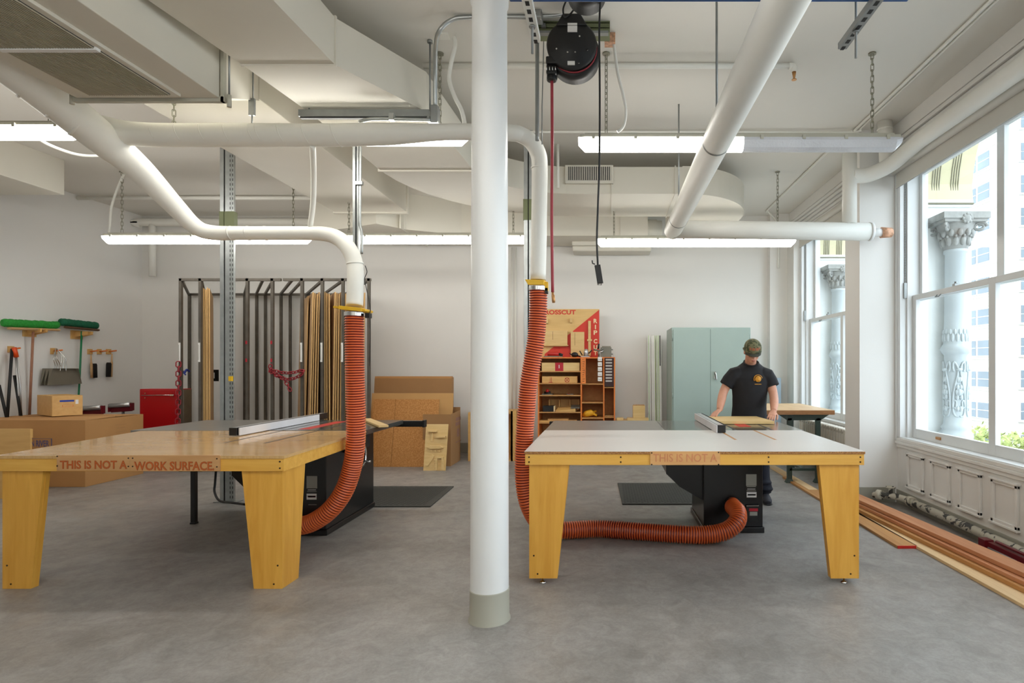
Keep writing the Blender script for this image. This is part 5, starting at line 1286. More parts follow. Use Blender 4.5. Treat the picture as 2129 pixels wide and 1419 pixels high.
# big cardboard box, open crate, small wooden box on the left
k = thing('cardboard_box', 'huge brown cardboard carton on the floor against the left wall', 'cardboard box', V(-6.9, 7.25, 0))
bx0, bx1, by0, by1, bz = -7.60, -6.20, 6.86, 7.72, .81
b = MB(); b.box(bx0, bx1, by0, by1, 0, bz - .02); b.build('carton', ['cardboard'], k, bevel=0.004)
b = MB(); b.hex([V(bx0, by0, bz - .02), V(bx1, by0, bz - .02), V(bx1, 7.28, bz - .012), V(bx0, 7.28, bz - .03), V(bx0, by0, bz - .016), V(bx1, by0, bz - .016), V(bx1, 7.28, bz), V(bx0, 7.28, bz - .015)]); b.build('flap', ['cardboard'], k)
b = MB(); b.hex([V(bx0, 7.29, bz - .03), V(bx1, 7.29, bz - .012), V(bx1, by1, bz - .02), V(bx0, by1, bz - .02), V(bx0, 7.29, bz - .01), V(bx1, 7.29, bz + .002), V(bx1, by1, bz - .015), V(bx0, by1, bz - .015)]); b.build('flap', ['cardboard'], k)
t_ = MB(); yy = by0 - .001
text_mb(t_, 'RIVER', V(X(75, yy), yy, Zz(928, yy)), .075, .155, 0, depth=0.001, bold=.02); text_mb(t_, 'N', V(X(65, yy), yy, Zz(928, yy)), .075, .035, 0, depth=0.001, bold=.02)
t_.box(X(44, yy), X(108, yy), yy, yy + .0005, Zz(934, yy), Zz(934, yy) + .004); t_.box(X(106, yy), X(108, yy), yy, yy + .0005, Zz(934, yy), Zz(911, yy)); t_.box(X(62, yy), X(108, yy), yy, yy + .0005, Zz(911, yy) - .004, Zz(911, yy))
t_.build('blue_print', ['print_blue'], k)
t_ = MB(); 
for (a, c_, e, g_) in ((7.28, 7.45, .60, .603), (7.28, 7.45, .69, .693), (7.3, 7.43, .65, .654)): t_.box(bx1, bx1 + .001, a, c_, e, g_)
t_.build('small_print', ['cardboard_dark'], k)
b = MB(); b.hex([V(-7.3, 6.25, 0), V(X(63, 6.25), 6.25, 0), V(X(63, 6.25), 6.27, 0), V(-7.3, 6.27, 0), V(-7.3, 6.27, Zz(891, 6.27)), V(X(63, 6.27), 6.27, Zz(891, 6.27)), V(X(63, 6.27), 6.29, Zz(891, 6.27)), V(-7.3, 6.29, Zz(891, 6.27))])
b.box(-7.3, X(63, 6.27) - .01, 6.29, 6.31, Zz(891, 6.27) - .1, Zz(891, 6.27) - .004)
tag(b.build('plywood_sheet', ['birch_box'], bevel=0.002), 'pale plywood sheet standing in front of the huge carton', 'plywood sheet')
k = thing('wooden_box', 'small plywood box with blue tape on top of the huge carton', 'box', V(-7.0, 7.5, bz))
wy = 7.25; wx0, wx1 = X(79, wy), X(172, wy); wz0, wz1 = bz + .003, Zz(822, wy)
b = MB(); qa, qb, qc = V(X(77, 7.45), 7.45, 0), V(X(108, 7.15), 7.15, 0), V(X(172, 7.38), 7.38, 0); qd = qa + qc - qb
b.hex([q + V(0, 0, wz0) for q in (qa, qb, qc, qd)] + [q + V(0, 0, wz1) for q in (qa, qb, qc, qd)]); b.build('box_body', ['birch_box'], k, bevel=0.003)
b = MB(); ya = lambda x: 7.15 + (x - qb.x) / (qc.x - qb.x) * .23 - .001
bxp = lambda px: qb.x + (px - 108) / 64.0 * (qc.x - qb.x)
def sk(mb, xa, xb_, za, zb, m=0): mb.hex([V(xa, ya(xa) - .001, za), V(xb_, ya(xb_) - .001, za), V(xb_, ya(xb_) + .003, za), V(xa, ya(xa) + .003, za), V(xa, ya(xa) - .001, zb), V(xb_, ya(xb_) - .001, zb), V(xb_, ya(xb_) + .003, zb), V(xa, ya(xa) + .003, zb)], m)
sk(b, bxp(124), bxp(154), Zz(835, wy), Zz(831, wy)); b.build('tape_strip', ['blue_tape'], k)
b = MB(); sk(b, bxp(157), bxp(163), Zz(840, wy), Zz(831, wy)); b.build('note', ['paper'], k)
b = MB(); sk(b, bxp(129), bxp(152), Zz(845.5, wy), Zz(845, wy)); sk(b, bxp(129), bxp(152), Zz(841.5, wy), Zz(841, wy)); sk(b, bxp(129), bxp(130), Zz(845, wy), Zz(841, wy)); sk(b, bxp(151), bxp(152), Zz(845, wy), Zz(841, wy)); b.build('carved_slot', ['orange_wood'], k)
# roller stands
def roller_stand(px0, px1, py, Y, label, tilt=0.0):
    k = thing('roller_stand', label, 'roller stand', V(X((px0 + px1) / 2, Y), Y + .1, 0), 'roller stands')
    xa, xb_ = X(px0, Y), X(px1, Y); z = Zz(py, Y)
    b = MB(); b.tube([V(xa, Y, z), V(xb_, Y, z + tilt)], .032, 18); b.build('roller', ['alu'], k)
    b = MB(); b.hex([V(xa, Y + .02, z - .10), V(xb_ - .02, Y + .02, z - .10 + tilt), V(xb_ - .02, Y + .06, z - .10 + tilt), V(xa, Y + .06, z - .10), V(xa, Y + .02, z - .03), V(xb_ - .02, Y + .02, z - .03 + tilt), V(xb_ - .02, Y + .06, z - .03 + tilt), V(xa, Y + .06, z - .03)])
    b.box(xa - .012, xa, Y - .02, Y + .05, z - .09, z + .02); b.box(xb_, xb_ + .012, Y - .02, Y + .05, z - .09 + tilt, z + .02 + tilt); b.build('bracket', ['maroon'], k, bevel=0.003)
    b = MB(); xm = (xa + xb_) / 2; b.cyl(V(xm, Y + .05, .12), V(xm, Y + .05, z - .06), .018, 12); b.build('post', ['steel_dull'], k)
    b = MB(); b.box(xm - .18, xm + .18, Y - .0, Y + .04, 0, .03); b.box(xm - .02, xm + .02, Y - .12, Y + .2, 0, .03); b.cyl(V(xm, Y + .05, .02), V(xm, Y + .05, .2), .025, 12); b.build('base', ['maroon'], k)
roller_stand(170, 211, 849, 8.0, 'red roller stand right behind the small wooden box', .02)
roller_stand(228, 272, 843, 8.3, 'red roller stand with grey roller nearest the red cabinet', .02)

# ------------------------------------------------------------------ cleaning tools on the left wall
def WY(px, d=0.0): return (-(XL + d)) * F / (PX - px)       # Y of a pixel column on the left wall
def WP(px, py, d=0.0):
    Y = WY(px, d); return V(XL + d, Y, Zz(py, Y))
k = thing('push_broom', 'push broom with bright green bristles hung head up on the left wall', 'broom', WP(62, 690, .15), 'brooms on the left wall')
def broomhead(k, pxa, pya, pxb, pyb, top, block, d, thick, blk_drop):
    a = WP(pxa, pya, d); c_ = WP(pxb, pyb, d)
    b = MB(); n = 30
    pts = [a.lerp(c_, i / n) + V(random.uniform(-.004, .004), 0, random.uniform(-.004, .006)) for i in range(n + 1)]
    b.tube(pts, [thick * .55] + [thick * .75] + [thick] * (n - 3) + [thick * .8, thick * .6], 12, 0, rb=[.04] + [.052] * (n - 1) + [.042], up=(0, 0, 1)); b.build('bristles', [top], k)
    t = (c_ - a).normalized(); a2 = a + t * .07 + V(0.02, 0, -blk_drop - .02); c2 = c_ - t * .02 + V(0.02, 0, -blk_drop - .02)
    b = MB(); b.tube([a2, a2.lerp(c2, .5), c2], .034, 8, 0, rb=.017, up=(0, 0, 1), smooth=False); b.build('head_block', [block], k)
broomhead(k, 4, 671, 121, 676, 'green_a', 'broom_wood', .13, .05, .045)
b = MB(); b.tube([WP(69, 689, .12), WP(64, 800, .06), WP(61, 868, .03)], .014, 10); b.build('handle', ['old_wood'], k)
k = thing('push_broom', 'push broom with dark green bristles and green handle on the left wall', 'broom', WP(165, 690, .15), 'brooms on the left wall')
broomhead(k, 124, 669, 203, 677, 'green_b', 'hair', .13, .05, .045)
b = MB(); b.tube([WP(170, 688, .12), WP(165, 800, .08), WP(163, 826, .07), WP(160, 940, .03)], .012, 10); b.build('handle', ['green_pole'], k)
def wbracket(pxa, pxb, py0, py1, label, arms=True):
    k = thing('tool_holder', label, 'tool holder', WP(pxa, py1), 'wooden tool holders on the left wall')
    b = MB(); a = WP(pxa, py0); c_ = WP(pxb, py1); b.box(XL, XL + .02, WY(pxa), WY(pxb), Zz(py1, WY(pxa)), Zz(py0, WY(pxa))); b.build('back_plate', ['birch_box'], k, bevel=0.002)
    ym = (WY(pxa) + WY(pxb)) / 2; z = Zz((py0 + py1) / 2, ym)
    if arms:
        for dy in (-.035, .045):
            b = MB(); b.hex([V(XL + .02, ym + dy - .012, z - .04), V(XL + .2, ym + dy - .012, z - .0), V(XL + .2, ym + dy + .012, z - .0), V(XL + .02, ym + dy + .012, z - .04), V(XL + .02, ym + dy - .012, z + .045), V(XL + .2, ym + dy - .012, z + .045), V(XL + .2, ym + dy + .012, z + .045), V(XL + .02, ym + dy + .012, z + .045)]); b.build('arm', ['birch_box'], k, bevel=0.002)
    else:
        b = MB(); b.cyl(V(XL + .02, ym, z), V(XL + .13, ym, z + .015), .011, 10); b.build('peg', ['orange_wood'], k)
wbracket(46, 73, 681, 699, 'wooden two armed bracket holding the bright green broom')
wbracket(146, 170, 686, 704, 'wooden two armed bracket holding the dark green broom')
wbracket(15, 27, 719, 732, 'small wooden peg block above the black tongs', False)
wbracket(104, 116, 723, 736, 'small wooden peg block that holds the grey dustpans', False)
wbracket(181, 190, 725, 736, 'wooden peg holding the first black hand brush', False)
wbracket(201, 209, 725, 736, 'empty wooden peg between the two hand brushes', False)
wbracket(220, 229, 725, 736, 'wooden peg holding the second black hand brush', False)
def dustpan(i, label):
    k = thing('dustpan', label, 'dustpan', WP(100 + 4 * i, 800, .04 + .05 * i), 'grey dustpans hung on one peg')
    d = .05 + .045 * i; px0, px1 = 84 + 7 * i, 156 + 4 * i
    # tray
    a, c_, e, g_ = WP(px0 + 4, 766, d), WP(px1 - 8, 766, d), WP(px1 + 6, 797, d), WP(px0, 801, d)
    b = MB(); b.prism([a, c_, e, g_], V(.004, 0, 0)); b.prism([a, a + V(.05, 0, 0), c_ + V(.05, 0, 0), c_], V(0, 0, .004)); b.prism([c_, c_ + V(.05, 0, 0), e], V(0, .003, 0)); b.prism([a, a + V(.05, 0, 0), g_], V(0, .003, 0))
    b.build('tray', ['dustpan'], k, fix=True)
    b = MB(); m_ = WP((px0 + px1) / 2, 760, d + .02)
    for s in (-1, 1): b.tube(smooth_path([WP((px0 + px1) / 2 + 6 * s, 772, d + .03), WP((px0 + px1) / 2 + 6 * s, 758, d + .03), WP((px0 + px1) / 2 + 9 * s - i * 2, 744, d + .03), WP(118 + 3 * s, 728, d * .8), WP(118, 724, d * .8)], 4), .005, 8)
    b.build('wire_handle', ['chrome'], k)
for i, l in enumerate(['rearmost grey metal dustpan of the three, next to the wall', 'middle grey dustpan of the three hung together', 'front grey metal dustpan of the three hung together']): dustpan(i, l)
def hbrush(pxa, pya, s, label):
    k = thing('hand_brush', label, 'brush', WP(pxa, pya, .06), 'hand brushes hung on pegs')
    b = MB(); a = WP(pxa, pya, .07); c_ = WP(pxa - 2 * s * (-1), pya + 48, .07); b.tube([a + V(0, 0, .0), a.lerp(c_, .3), a.lerp(c_, .4), c_], [.010, .012, .02, .02], 10, 0, flat=.7); b.build('handle', ['broom_wood'], k)
    b = MB(); o = V(0, .05 * s, 0); p1 = a.lerp(c_, .38) + o; p2 = c_ + o; b.tube([p1, p1.lerp(p2, .1), p2], [.03, .038, .034], 12, 0, up=(1, 0, 0), rb=[.025, .03, .03]); b.build('bristles', ['bristle'], k)
hbrush(189, 737, 1, 'black bristled hand brush with wooden handle on the first peg')
hbrush(233, 735, -1, 'black bristled hand brush with wooden handle on the last peg')
k = thing('litter_tongs', 'black long handled tongs with an orange grip leaning on the left wall', 'tongs', WP(30, 860, .1))
for (pa, pb) in (((25, 725), (15, 870)), ((30, 780), (44, 868)), ((-2, 800), (14, 868))):
    b = MB(); b.tube([WP(*pa, .1), WP(*pb, .22)], .016, 10); b.build('black_arm', ['black_matte'], k)
b = MB(); b.tube([WP(29, 722, .12), WP(34, 742, .12)], .026, 10); b.build('orange_grip', ['orange_plastic'], k)
for dx in (0, 5): b = MB(); b.tube([WP(32 + dx * .5, 740, .12), WP(37 + dx, 800, .15), WP(40 + dx, 868, .2)], .008, 8); b.build('steel_pole', ['alu'], k)
b = MB(); b.tube([WP(24, 742, .1), WP(22, 752, .1)], .0175, 10); b.build('white_band', ['paper'], k)

# ------------------------------------------------------------------ boards and boxes behind the left saw
def lean(name, x0, x1, yb, yt, z0, z1, t, m, label, c_='board', g=None):
    b = MB(); b.hex([V(x0, yb, z0), V(x1, yb, z0), V(x1, yb + t, z0), V(x0, yb + t, z0), V(x0, yt, z1), V(x1, yt, z1), V(x1, yt + t, z1), V(x0, yt + t, z1)])
    return tag(b.build(name, [m], bevel=0.002), label, c_, g)
Y1 = 8.22
lean('particle_board', X(765, Y1), X(812, Y1), Y1, Y1 + .2, 0, Zz(829, Y1 + .2), .018, 'particle', 'speckled particle board left of the vertical joint, leaning low', 'board', 'boards leaning behind the left saw')
lean('particle_board', X(812.6, Y1), X(905, Y1), Y1, Y1 + .2, 0, Zz(829.5, Y1 + .2), .018, 'particle', 'wide speckled particle board right of the vertical joint', 'board', 'boards leaning behind the left saw')
lean('tan_board', X(770, 8.6), X(940, 8.6), 8.5, 8.66, 0, Zz(817, 8.66), .03, 'cardboard_light', 'light tan cardboard panel behind the particle boards')
k = thing('flat_carton', 'tall dark brown flat carton standing behind the tan panel', 'cardboard box', V(X(855, 8.9), 8.95, 0))
b = MB(); xa, xb_ = X(771, 8.85), X(937, 8.85); b.hex([V(xa, 8.85, 0), V(xb_, 8.85, 0), V(xb_, 9.0, 0), V(xa, 9.0, 0), V(xa + .03, 8.92, Zz(786, 8.9)), V(xb_, 8.92, Zz(786, 8.9)), V(xb_, 9.03, Zz(784, 8.9)), V(xa + .03, 9.03, Zz(782, 8.9))]); b.build('carton', ['cardboard_dark'], k, bevel=0.003)
b = MB(); b.box(xa + .03, xb_ - .01, 8.93, 9.02, Zz(787, 8.9), Zz(782, 8.9)); b.build('top_flap', ['cardboard'], k)
k = thing('cardboard_box', 'upright open cardboard box leaning place for the pale jig board', 'cardboard box', V(-2.5, 8.4, 0))
yb_ = 8.15; xa, xb2 = X(908, yb_), X(932, yb_); zt_ = Zz(853, 8.5)
for nm, pts in (('front_wall', [(X(880, 8.32), 8.30), (xb2, 8.28)]), ('right_wall', [(xb2, 8.28), (X(957, 8.8), 8.8)]), ('rear_wall', [(X(957, 8.8), 8.8), (X(941, 8.8), 8.81)])):
    (ax, ay), (cx_, cy_) = pts; dd = V(cx_ - ax, cy_ - ay, 0).normalized(); nn = V(-dd.y, dd.x, 0) * .006
    zz = Zz(861, 8.28) if nm == 'front_wall' else zt_ + .03
    z0_, z1_ = (zz, zz) if nm != 'right_wall' else (Zz(861, 8.28), Zz(852, 8.8))
    b = MB(); b.prism([V(ax, ay, 0), V(cx_, cy_, 0), V(cx_, cy_, z1_), V(ax, ay, z0_)], nn); b.build(nm, ['cardboard_dark'], k, fix=True)
t_ = MB(); xd = V(X(957, 8.8) - xb2, 8.8 - 8.28, 0).normalized(); o_ = V(xb2, 8.28, 0) + xd * .25 
for (a, w2, z, h) in ((0.0, .25, .55, .05), (0.02, .26, .62, .05), (.08, .12, .38, .12), (0, .3, .30, .012)):
    nn = V(xd.y, -xd.x, 0) * .0015; q = o_ + xd * a
    t_.prism([q + V(0, 0, z), q + xd * w2 + V(0, 0, z), q + xd * w2 + V(0, 0, z + h), q + V(0, 0, z + h)], nn)
t_.build('purple_print', [mat('faint_purple_print', (146, 108, 92), .85)], k, fix=True)
# jig board leaning on the box
k = thing('jig_board', 'pale plywood board with wooden jigs leaning on the open cardboard box', 'jig board', V(X(905, 7.98), 7.98, 0))
yb0, yb1 = 7.93, 8.10
jz1 = Zz(882, yb1); ang = math.atan2(yb1 - yb0, jz1)
def jp(px, py, lift=0.0):    # point on the leaning board
    z = Zz(py, 8.0); u = z / jz1; Y = yb0 + (yb1 - yb0) * u - lift; return V(X(px, Y), Y, z)
b = MB(); b.prism([jp(880, 976), jp(926, 976), jp(932, 883), jp(886, 883)], V(0, .018, 0)); b.build('back_board', ['birch'], k, fix=True)
def jb(name, pts, th=.03, m='birch'):
    b = MB(); b.prism([jp(x, y, th) for x, y in pts], V(0, th - .001, 0)); b.build(name, [m], k, fix=True)
jb('shelf', [(888, 895), (908, 895), (908, 898), (888, 898)], .05); jb('tee_bar', [(896, 900), (900, 900), (900, 917), (896, 917)], .02); jb('shelf', [(906, 907), (926, 906), (926, 909), (906, 910)], .05)
jb('rolling_pin', [(888, 928), (893, 926), (915, 926), (921, 930), (915, 932), (893, 932)], .03)
for x in (895, 904, 912): jb('dowel', [(x, 935), (x + 3, 935), (x + 3, 938), (x, 938)], .02)
jb('push_shoe', [(883, 965), (894, 948), (898, 944), (903, 946), (900, 952), (890, 966)], .015)
jb('comb_frame', [(907, 948), (922, 948), (921, 951), (907, 951)], .03); jb('comb_frame', [(905, 951), (909, 951), (908, 975), (904, 975)], .03); jb('comb_frame', [(918, 951), (922, 951), (921, 975), (917, 975)], .03)
for i in range(5): jb('comb_tooth', [(902, 953 + 4.4 * i), (905, 953 + 4.4 * i), (905, 955 + 4.4 * i), (902, 955 + 4.4 * i)], .03)
# crate behind the column
k = thing('wooden_crate', 'upright open plywood crate standing behind the round column', 'crate', V(X(1020, 8.75), 8.9, 0))
xa, xb_ = X(973, 8.72), X(1066, 8.72); ya_, yb_ = 8.72, 9.45; zt_ = Zz(857, 8.72)
b = MB(); b.box(xa, xa + .03, ya_, yb_, 0, zt_); b.build('side_panel', ['birch_box'], k, bevel=0.002)
b = MB(); b.box(xa + .03, xb_, yb_ - .02, yb_, 0, zt_); b.build('rear_panel', ['birch_box'], k)
b = MB(); b.box(xa + .03, xb_ - .03, ya_, yb_ - .02, zt_ - .02, zt_); b.box(xa + .03, xb_ - .03, ya_, yb_ - .02, 0, .02); b.build('top_panel', ['birch_box'], k)
b = MB(); b.box(xb_ - .03, xb_, ya_, ya_ + .1, 0, zt_ + .02); b.box(xb_ - .03, xb_ + .05, ya_ + .0, ya_ + .06, 0, zt_ + .03); b.box(xb_ - .03, xb_, yb_ - .2, yb_ - .02, 0, zt_); b.box(xb_ - .03, xb_, ya_ + .1, yb_ - .2, zt_ - .12, zt_); b.box(xb_ - .03, xb_, ya_ + .1, yb_ - .2, 0, .1); b.build('side_frame', ['birch_box'], k)

# ------------------------------------------------------------------ crosscut shelf unit
Ys = 8.95; sx0, sxm, sxm2, sx1 = X(1118, Ys), X(1207, Ys), X(1254, Ys), X(1279, Ys)
zt_ = Zz(742, Ys); k = thing('storage_shelf', 'orange edged plywood storage unit under the crosscut sign', 'shelf', V((sx0 + sx1) / 2, 9.2, 0))
D = .45; T = .02
def part(name, bx, m='orange_wood', bev=0.0015, par=None):
    b = MB(); b.box(*bx); return b.build(name, [m], par or k, bevel=bev)
for x in (sx0, sxm, sxm2, sx1 - T): part('upright', (x, x + T, Ys, Ys + D, 0, zt_ - T))
part('top_board', (sx0, sx1, Ys, Ys + D, zt_ - T, zt_))
part('back_board', (sx0 + .001, sx1 - .001, Ys + D, Ys + D + .01, 0, zt_ - .001), 'shelf_in')
for py in (771, 796, 821, 856, 878, 905, 935): part('shelf', (sx0 + T, sxm, Ys + .004, Ys + D, Zz(py, Ys) - .016, Zz(py, Ys)), 'shelf_in')
for py in (797, 836, 868, 905): part('shelf', (sxm + T, sxm2, Ys + .004, Ys + D, Zz(py, Ys) - .016, Zz(py, Ys)), 'shelf_in')
for py in (804, 866): part('shelf', (sxm2 + T, sx1 - T, Ys + .004, Ys + D, Zz(py, Ys) - .016, Zz(py, Ys)), 'shelf_in')
for j in range(6):
    xx = sxm2 + T + .01 + j * (sx1 - sxm2 - 2 * T - .03) / 5; part('cable_comb', (xx, xx + .008, Ys - .004, Ys + .01, Zz(865, Ys), Zz(863, Ys)), 'birch', 0)
# side boards flanking the central bay with printed names
b = MB(); b.box(X(1207, Ys), X(1218, Ys), Ys - .012, Ys, Zz(797, Ys), Zz(743, Ys)); sb = b.build('name_strip', ['orange_wood'], k)
b = MB()
for i in range(11):
    z = Zz(747 + i * 4.5, Ys); b.box(X(1211, Ys), X(1213 + (i * 7 % 4), Ys), Ys - .0135, Ys - .012, z - .004, z + .004)
b.build('burnt_marks', ['engrave_edge'], sb)
# left bay contents
def bx_(name, px0, px1, py0, py1, label, m, cat_='box', g='boxes on the shelf unit', y0=Ys + .02, dep=.3, par=None):
    b = MB(); b.box(X(px0, Ys), X(px1, Ys), y0, y0 + dep, Zz(py1, Ys) + .001, Zz(py0, Ys)); return tag(b.build(name, [m], bevel=0.003), label, cat_, g)
k2 = thing('storage_box', 'long pale box with a red band on the uppermost shelf', 'box', P(1165, 771, Ys + .1), 'boxes on the shelf unit')
part('box_front', (X(1126, Ys), X(1205, Ys), Ys + .02, Ys + .38, Zz(771, Ys) + .001, Zz(753.5, Ys)), 'birch', .003, k2); part('red_band', (X(1154, Ys), X(1171, Ys), Ys + .017, Ys + .02, Zz(771, Ys) + .001, Zz(753.5, Ys)), 'print_red', 0, k2)
b = MB(); b.box(X(1161.5, Ys), X(1163, Ys), Ys + .015, Ys + .017, Zz(765, Ys), Zz(758, Ys)); b.build('white_mark', ['paper'], k2)
k2 = thing('storage_box', 'brown box with two red symbols on the second shelf', 'box', P(1165, 796, Ys + .1), 'boxes on the shelf unit')
part('box_front', (X(1126, Ys), X(1200, Ys), Ys + .05, Ys + .38, Zz(796, Ys) + .001, Zz(782, Ys)), 'birch_box', .003, k2)
b = MB(); yy = Ys + .048
for (xa, za, xb_, zb) in ((1140, 795, 1148, 794), (1143, 795, 1143.7, 784), (1145.5, 795, 1146.2, 784)): b.box(X(xa, Ys), X(xb_, Ys), yy, yy + .002, Zz(za, Ys), Zz(zb, Ys))
c0 = P(1179, 789.5, yy); 
for (dx, dz, rx) in ((-.03, .03, 0), (.03, .03, 0)): b.tube([c0 + V(-dx, 0, -dz), c0 + V(dx, 0, dz)], .003, 6)
b.torus(c0, .035, .003, 0, 20, 6, Matrix.Rotation(PI / 2, 3, 'X')); b.build('red_symbols', ['print_red'], k2)
# tools and scraps
def lump(name, c_, parts, label, cat_, g=None):
    kk = thing(name, label, cat_, c_, g)
    for nm, kind, m, args in parts:
        b = MB()
        for a in args:
            if kind == 'box': b.box(c_.x + a[0], c_.x + a[1], c_.y + a[2], c_.y + a[3], c_.z + a[4], c_.z + a[5])
            elif kind == 'tube': b.tube([c_ + V(*q) for q in a[0]], a[1], 12)
            elif kind == 'ball': b.ball(c_ + V(*a[0]), a[1])
        b.build(nm, [m], kk, bevel=.003 if kind == 'box' else 0)
    return kk
def at(px, py, dy=.15): return V(X(px, Ys), Ys + dy, Zz(py, Ys))
G = 'tools lying on the shelves'
lump('orbital_tool', at(1136, 821), [('base_plate', 'box', 'grey_tool', [(-.08, .09, -.1, .1, 0.001, .015)]), ('tool_body', 'tube', 'black_plastic', [([(-.05, 0, .03), (.05, 0, .03)], .022)]), ('red_knob', 'tube', 'red_tool', [([(0, 0, .04), (0, 0, .07), (0, 0, .09)], [.028, .024, .012])])], 'grey tool with a red knob on the third shelf', 'tool', G)
lump('hand_plane', at(1183, 821), [('sole', 'box', 'grey_tool', [(-.05, .06, -.05, .05, .001, .012)]), ('bar', 'box', 'red_tool', [(-.03, .0, -.01, .01, .012, .022)])], 'flat red and grey scrap lying on the third shelf', 'tool', G)
lump('divided_tray', at(1170, 856, .25), [('tray_back', 'box', 'birch_box', [(-.24, .25, .1, .12, .001, .18)]), ('divider', 'box', 'birch_box', [(-.24, -.22, -.02, .1, .001, .18), (-.08, -.065, -.02, .1, .001, .18), (.09, .105, -.02, .1, .001, .18), (.235, .25, -.02, .1, .001, .18)])], 'wooden divided tray at the back of the fourth shelf', 'tray', G)
lump('black_case', at(1140, 856, .1), [('case', 'box', 'black_plastic', [(-.09, .09, -.06, .1, .001, .09)]), ('edge_strip', 'box', 'cream', [(.08, .095, -.07, .1, .001, .09)])], 'black case on the fourth shelf of the storage unit', 'case', G)
b = MB(); c_ = at(1172, 856, .08); b.hex([c_ + V(-.13, -.08, .002), c_ + V(.18, -.08, .002), c_ + V(.2, .1, .01), c_ + V(-.1, .1, .04), c_ + V(-.13, -.08, .016), c_ + V(.18, -.08, .05), c_ + V(.2, .1, .08), c_ + V(-.1, .1, .06)]); tag(b.build('wood_offcut', ['birch_box']), 'pale sloping wood offcut on the fourth shelf', 'offcut', G)
b = MB(); c_ = at(1196, 856, .06); b.hex([c_ + V(-.07, -.05, .055), c_ + V(.07, -.05, .055), c_ + V(.07, .1, .09), c_ + V(-.07, .1, .09), c_ + V(-.07, -.05, .068), c_ + V(.07, -.05, .068), c_ + V(.07, .1, .10), c_ + V(-.07, .1, .10)]); b.box(c_.x - .01, c_.x + .01, c_.y, c_.y + .05, c_.z + .001, c_.z + .07); tag(b.build('metal_square', ['grey_tool']), 'grey metal plate propped on the fourth shelf', 'tool', G)
for i, (px, w_, h, l) in enumerate([(1136, .11, .03, 'pale wood scrap lying lowest on the fifth shelf'), (1160, .16, .055, 'wide brown offcut on the fifth shelf'), (1187, .09, .035, 'short dark offcut at the right of the fifth shelf')]):
    b = MB(); c_ = at(px, 878, .1); b.box(c_.x - w_, c_.x + w_, c_.y - .08, c_.y + .1, c_.z + .001, c_.z + h, R=Matrix.Rotation(.06 * (i - 1), 3, 'Z')); tag(b.build('wood_offcut', ['birch_box' if i < 1 else 'shelf_in'], bevel=.002), l, 'offcut', G)
lump('work_gloves', at(1225, 868, .12), [('glove', 'tube', 'yellow_glove', [([(-.1, 0, .03), (-.05, -.02, .05), (.02, 0, .07), (.08, .01, .05)], [.03, .05, .055, .03])]), ('finger', 'tube', 'yellow_glove', [([(.06, -.03, .05), (.12, -.03, .03)], .018), ([(.05, .03, .08), (.11, .04, .09)], .016)])], 'crumpled yellow leather glove on the lowest middle shelf', 'glove')
# drawers bank
kd = thing('bit_drawer_bank', 'dark bank of small drawers in the narrow right bay', 'drawer unit', at(1266, 803, 0))
part('case', (sxm2 + T + .003, sx1 - T - .003, Ys - .012, Ys + .25, Zz(803, Ys) + .001, Zz(743.5, Ys)), 'drawer_dark', .002, kd)
for i in range(8):
    z = Zz(747.5 + 6.3 * i, Ys); part('drawer', (X(1259, Ys), X(1272.5, Ys), Ys - .02, Ys + .1, z - .012, z + .012), 'clear_bin', .004, kd)
ks = [('first', 'uppermost'), ('second', ''), ('third', ''), ('fourth', ''), ('fifth', 'lowest')]
for i in range(5):
    z = Zz(746 + 10.4 * i, Ys); b = MB(); b.box(X(1243, Ys), X(1251.5, Ys), Ys - .011, Ys + .06, z - .031, z + .031); b.box(X(1244.5, Ys), X(1250, Ys), Ys - .0125, Ys - .011, z - .01, z - .004, 1)
    tag(b.build('paper_label_card', ['paper', 'label_grey']), ['uppermost white card on the middle bay edge', 'second white card down beside the dark drawers', 'third white card down beside the dark drawers', 'fourth white card down beside the dark drawers', 'lowest white card on the middle bay edge'][i], 'card', 'white cards beside the drawers')
# things standing on top of the unit
def on_top(px, dy=.12): return V(X(px, Ys), Ys + dy, zt_)
G2 = 'tools on top of the storage unit'
lump('biscuit_jointer', on_top(1150), [('base', 'box', 'grey_tool', [(-.15, .14, -.09, .06, .001, .018)]), ('motor_body', 'tube', 'red_tool', [([(-.1, 0, .05), (0, 0, .055), (.08, 0, .05)], [.028, .034, .03])]), ('cord_end', 'tube', 'black_plastic', [([(.08, 0, .05), (.14, 0, .03)], .022), ([(-.2, 0, .03), (-.2, 0, .11)], .014)])], 'red power tool lying flat on top of the storage unit', 'tool', G2)
lump('coiled_clamp', on_top(1194), [('body', 'ball', 'black_plastic', [((0, 0, .04), (.055, .05, .04))]), ('tail', 'tube', 'black_plastic', [([(-.04, 0, .03), (-.08, 0, .06)], .008), ([(.04, 0, .03), (.09, 0, .012)], .01)])], 'small black coiled tool on top of the storage unit', 'tool', G2)
lump('trim_router', on_top(1218), [('base', 'box', 'alu', [(-.08, .06, -.06, .06, .001, .015)]), ('motor', 'tube', 'alu', [([(0, 0, .015), (0, 0, .09), (0, 0, .13)], [.04, .036, .02])]), ('knob', 'tube', 'black_plastic', [([(-.06, 0, .03), (-.1, -.02, .1)], .009), ([(.04, 0, .06), (.09, 0, .11)], .009)])], 'silver trim router standing before the sign', 'router', G2)
lump('clamp_head', on_top(1245, .05), [('jaw', 'tube', 'grey_tool', [([(-.08, 0, .12), (.0, 0, .10), (.07, 0, .14)], .013), ([(0, 0, .001), (.0, 0, .1)], .014)]), ('screw', 'tube', 'chrome', [([(-.03, 0, .06), (.07, 0, .10)], .009)]), ('handle', 'tube', 'black_plastic', [([(-.01, 0, .13), (0, 0, .21)], .014)])], 'metal clamp head standing beside the grey motor case', 'clamp', G2)
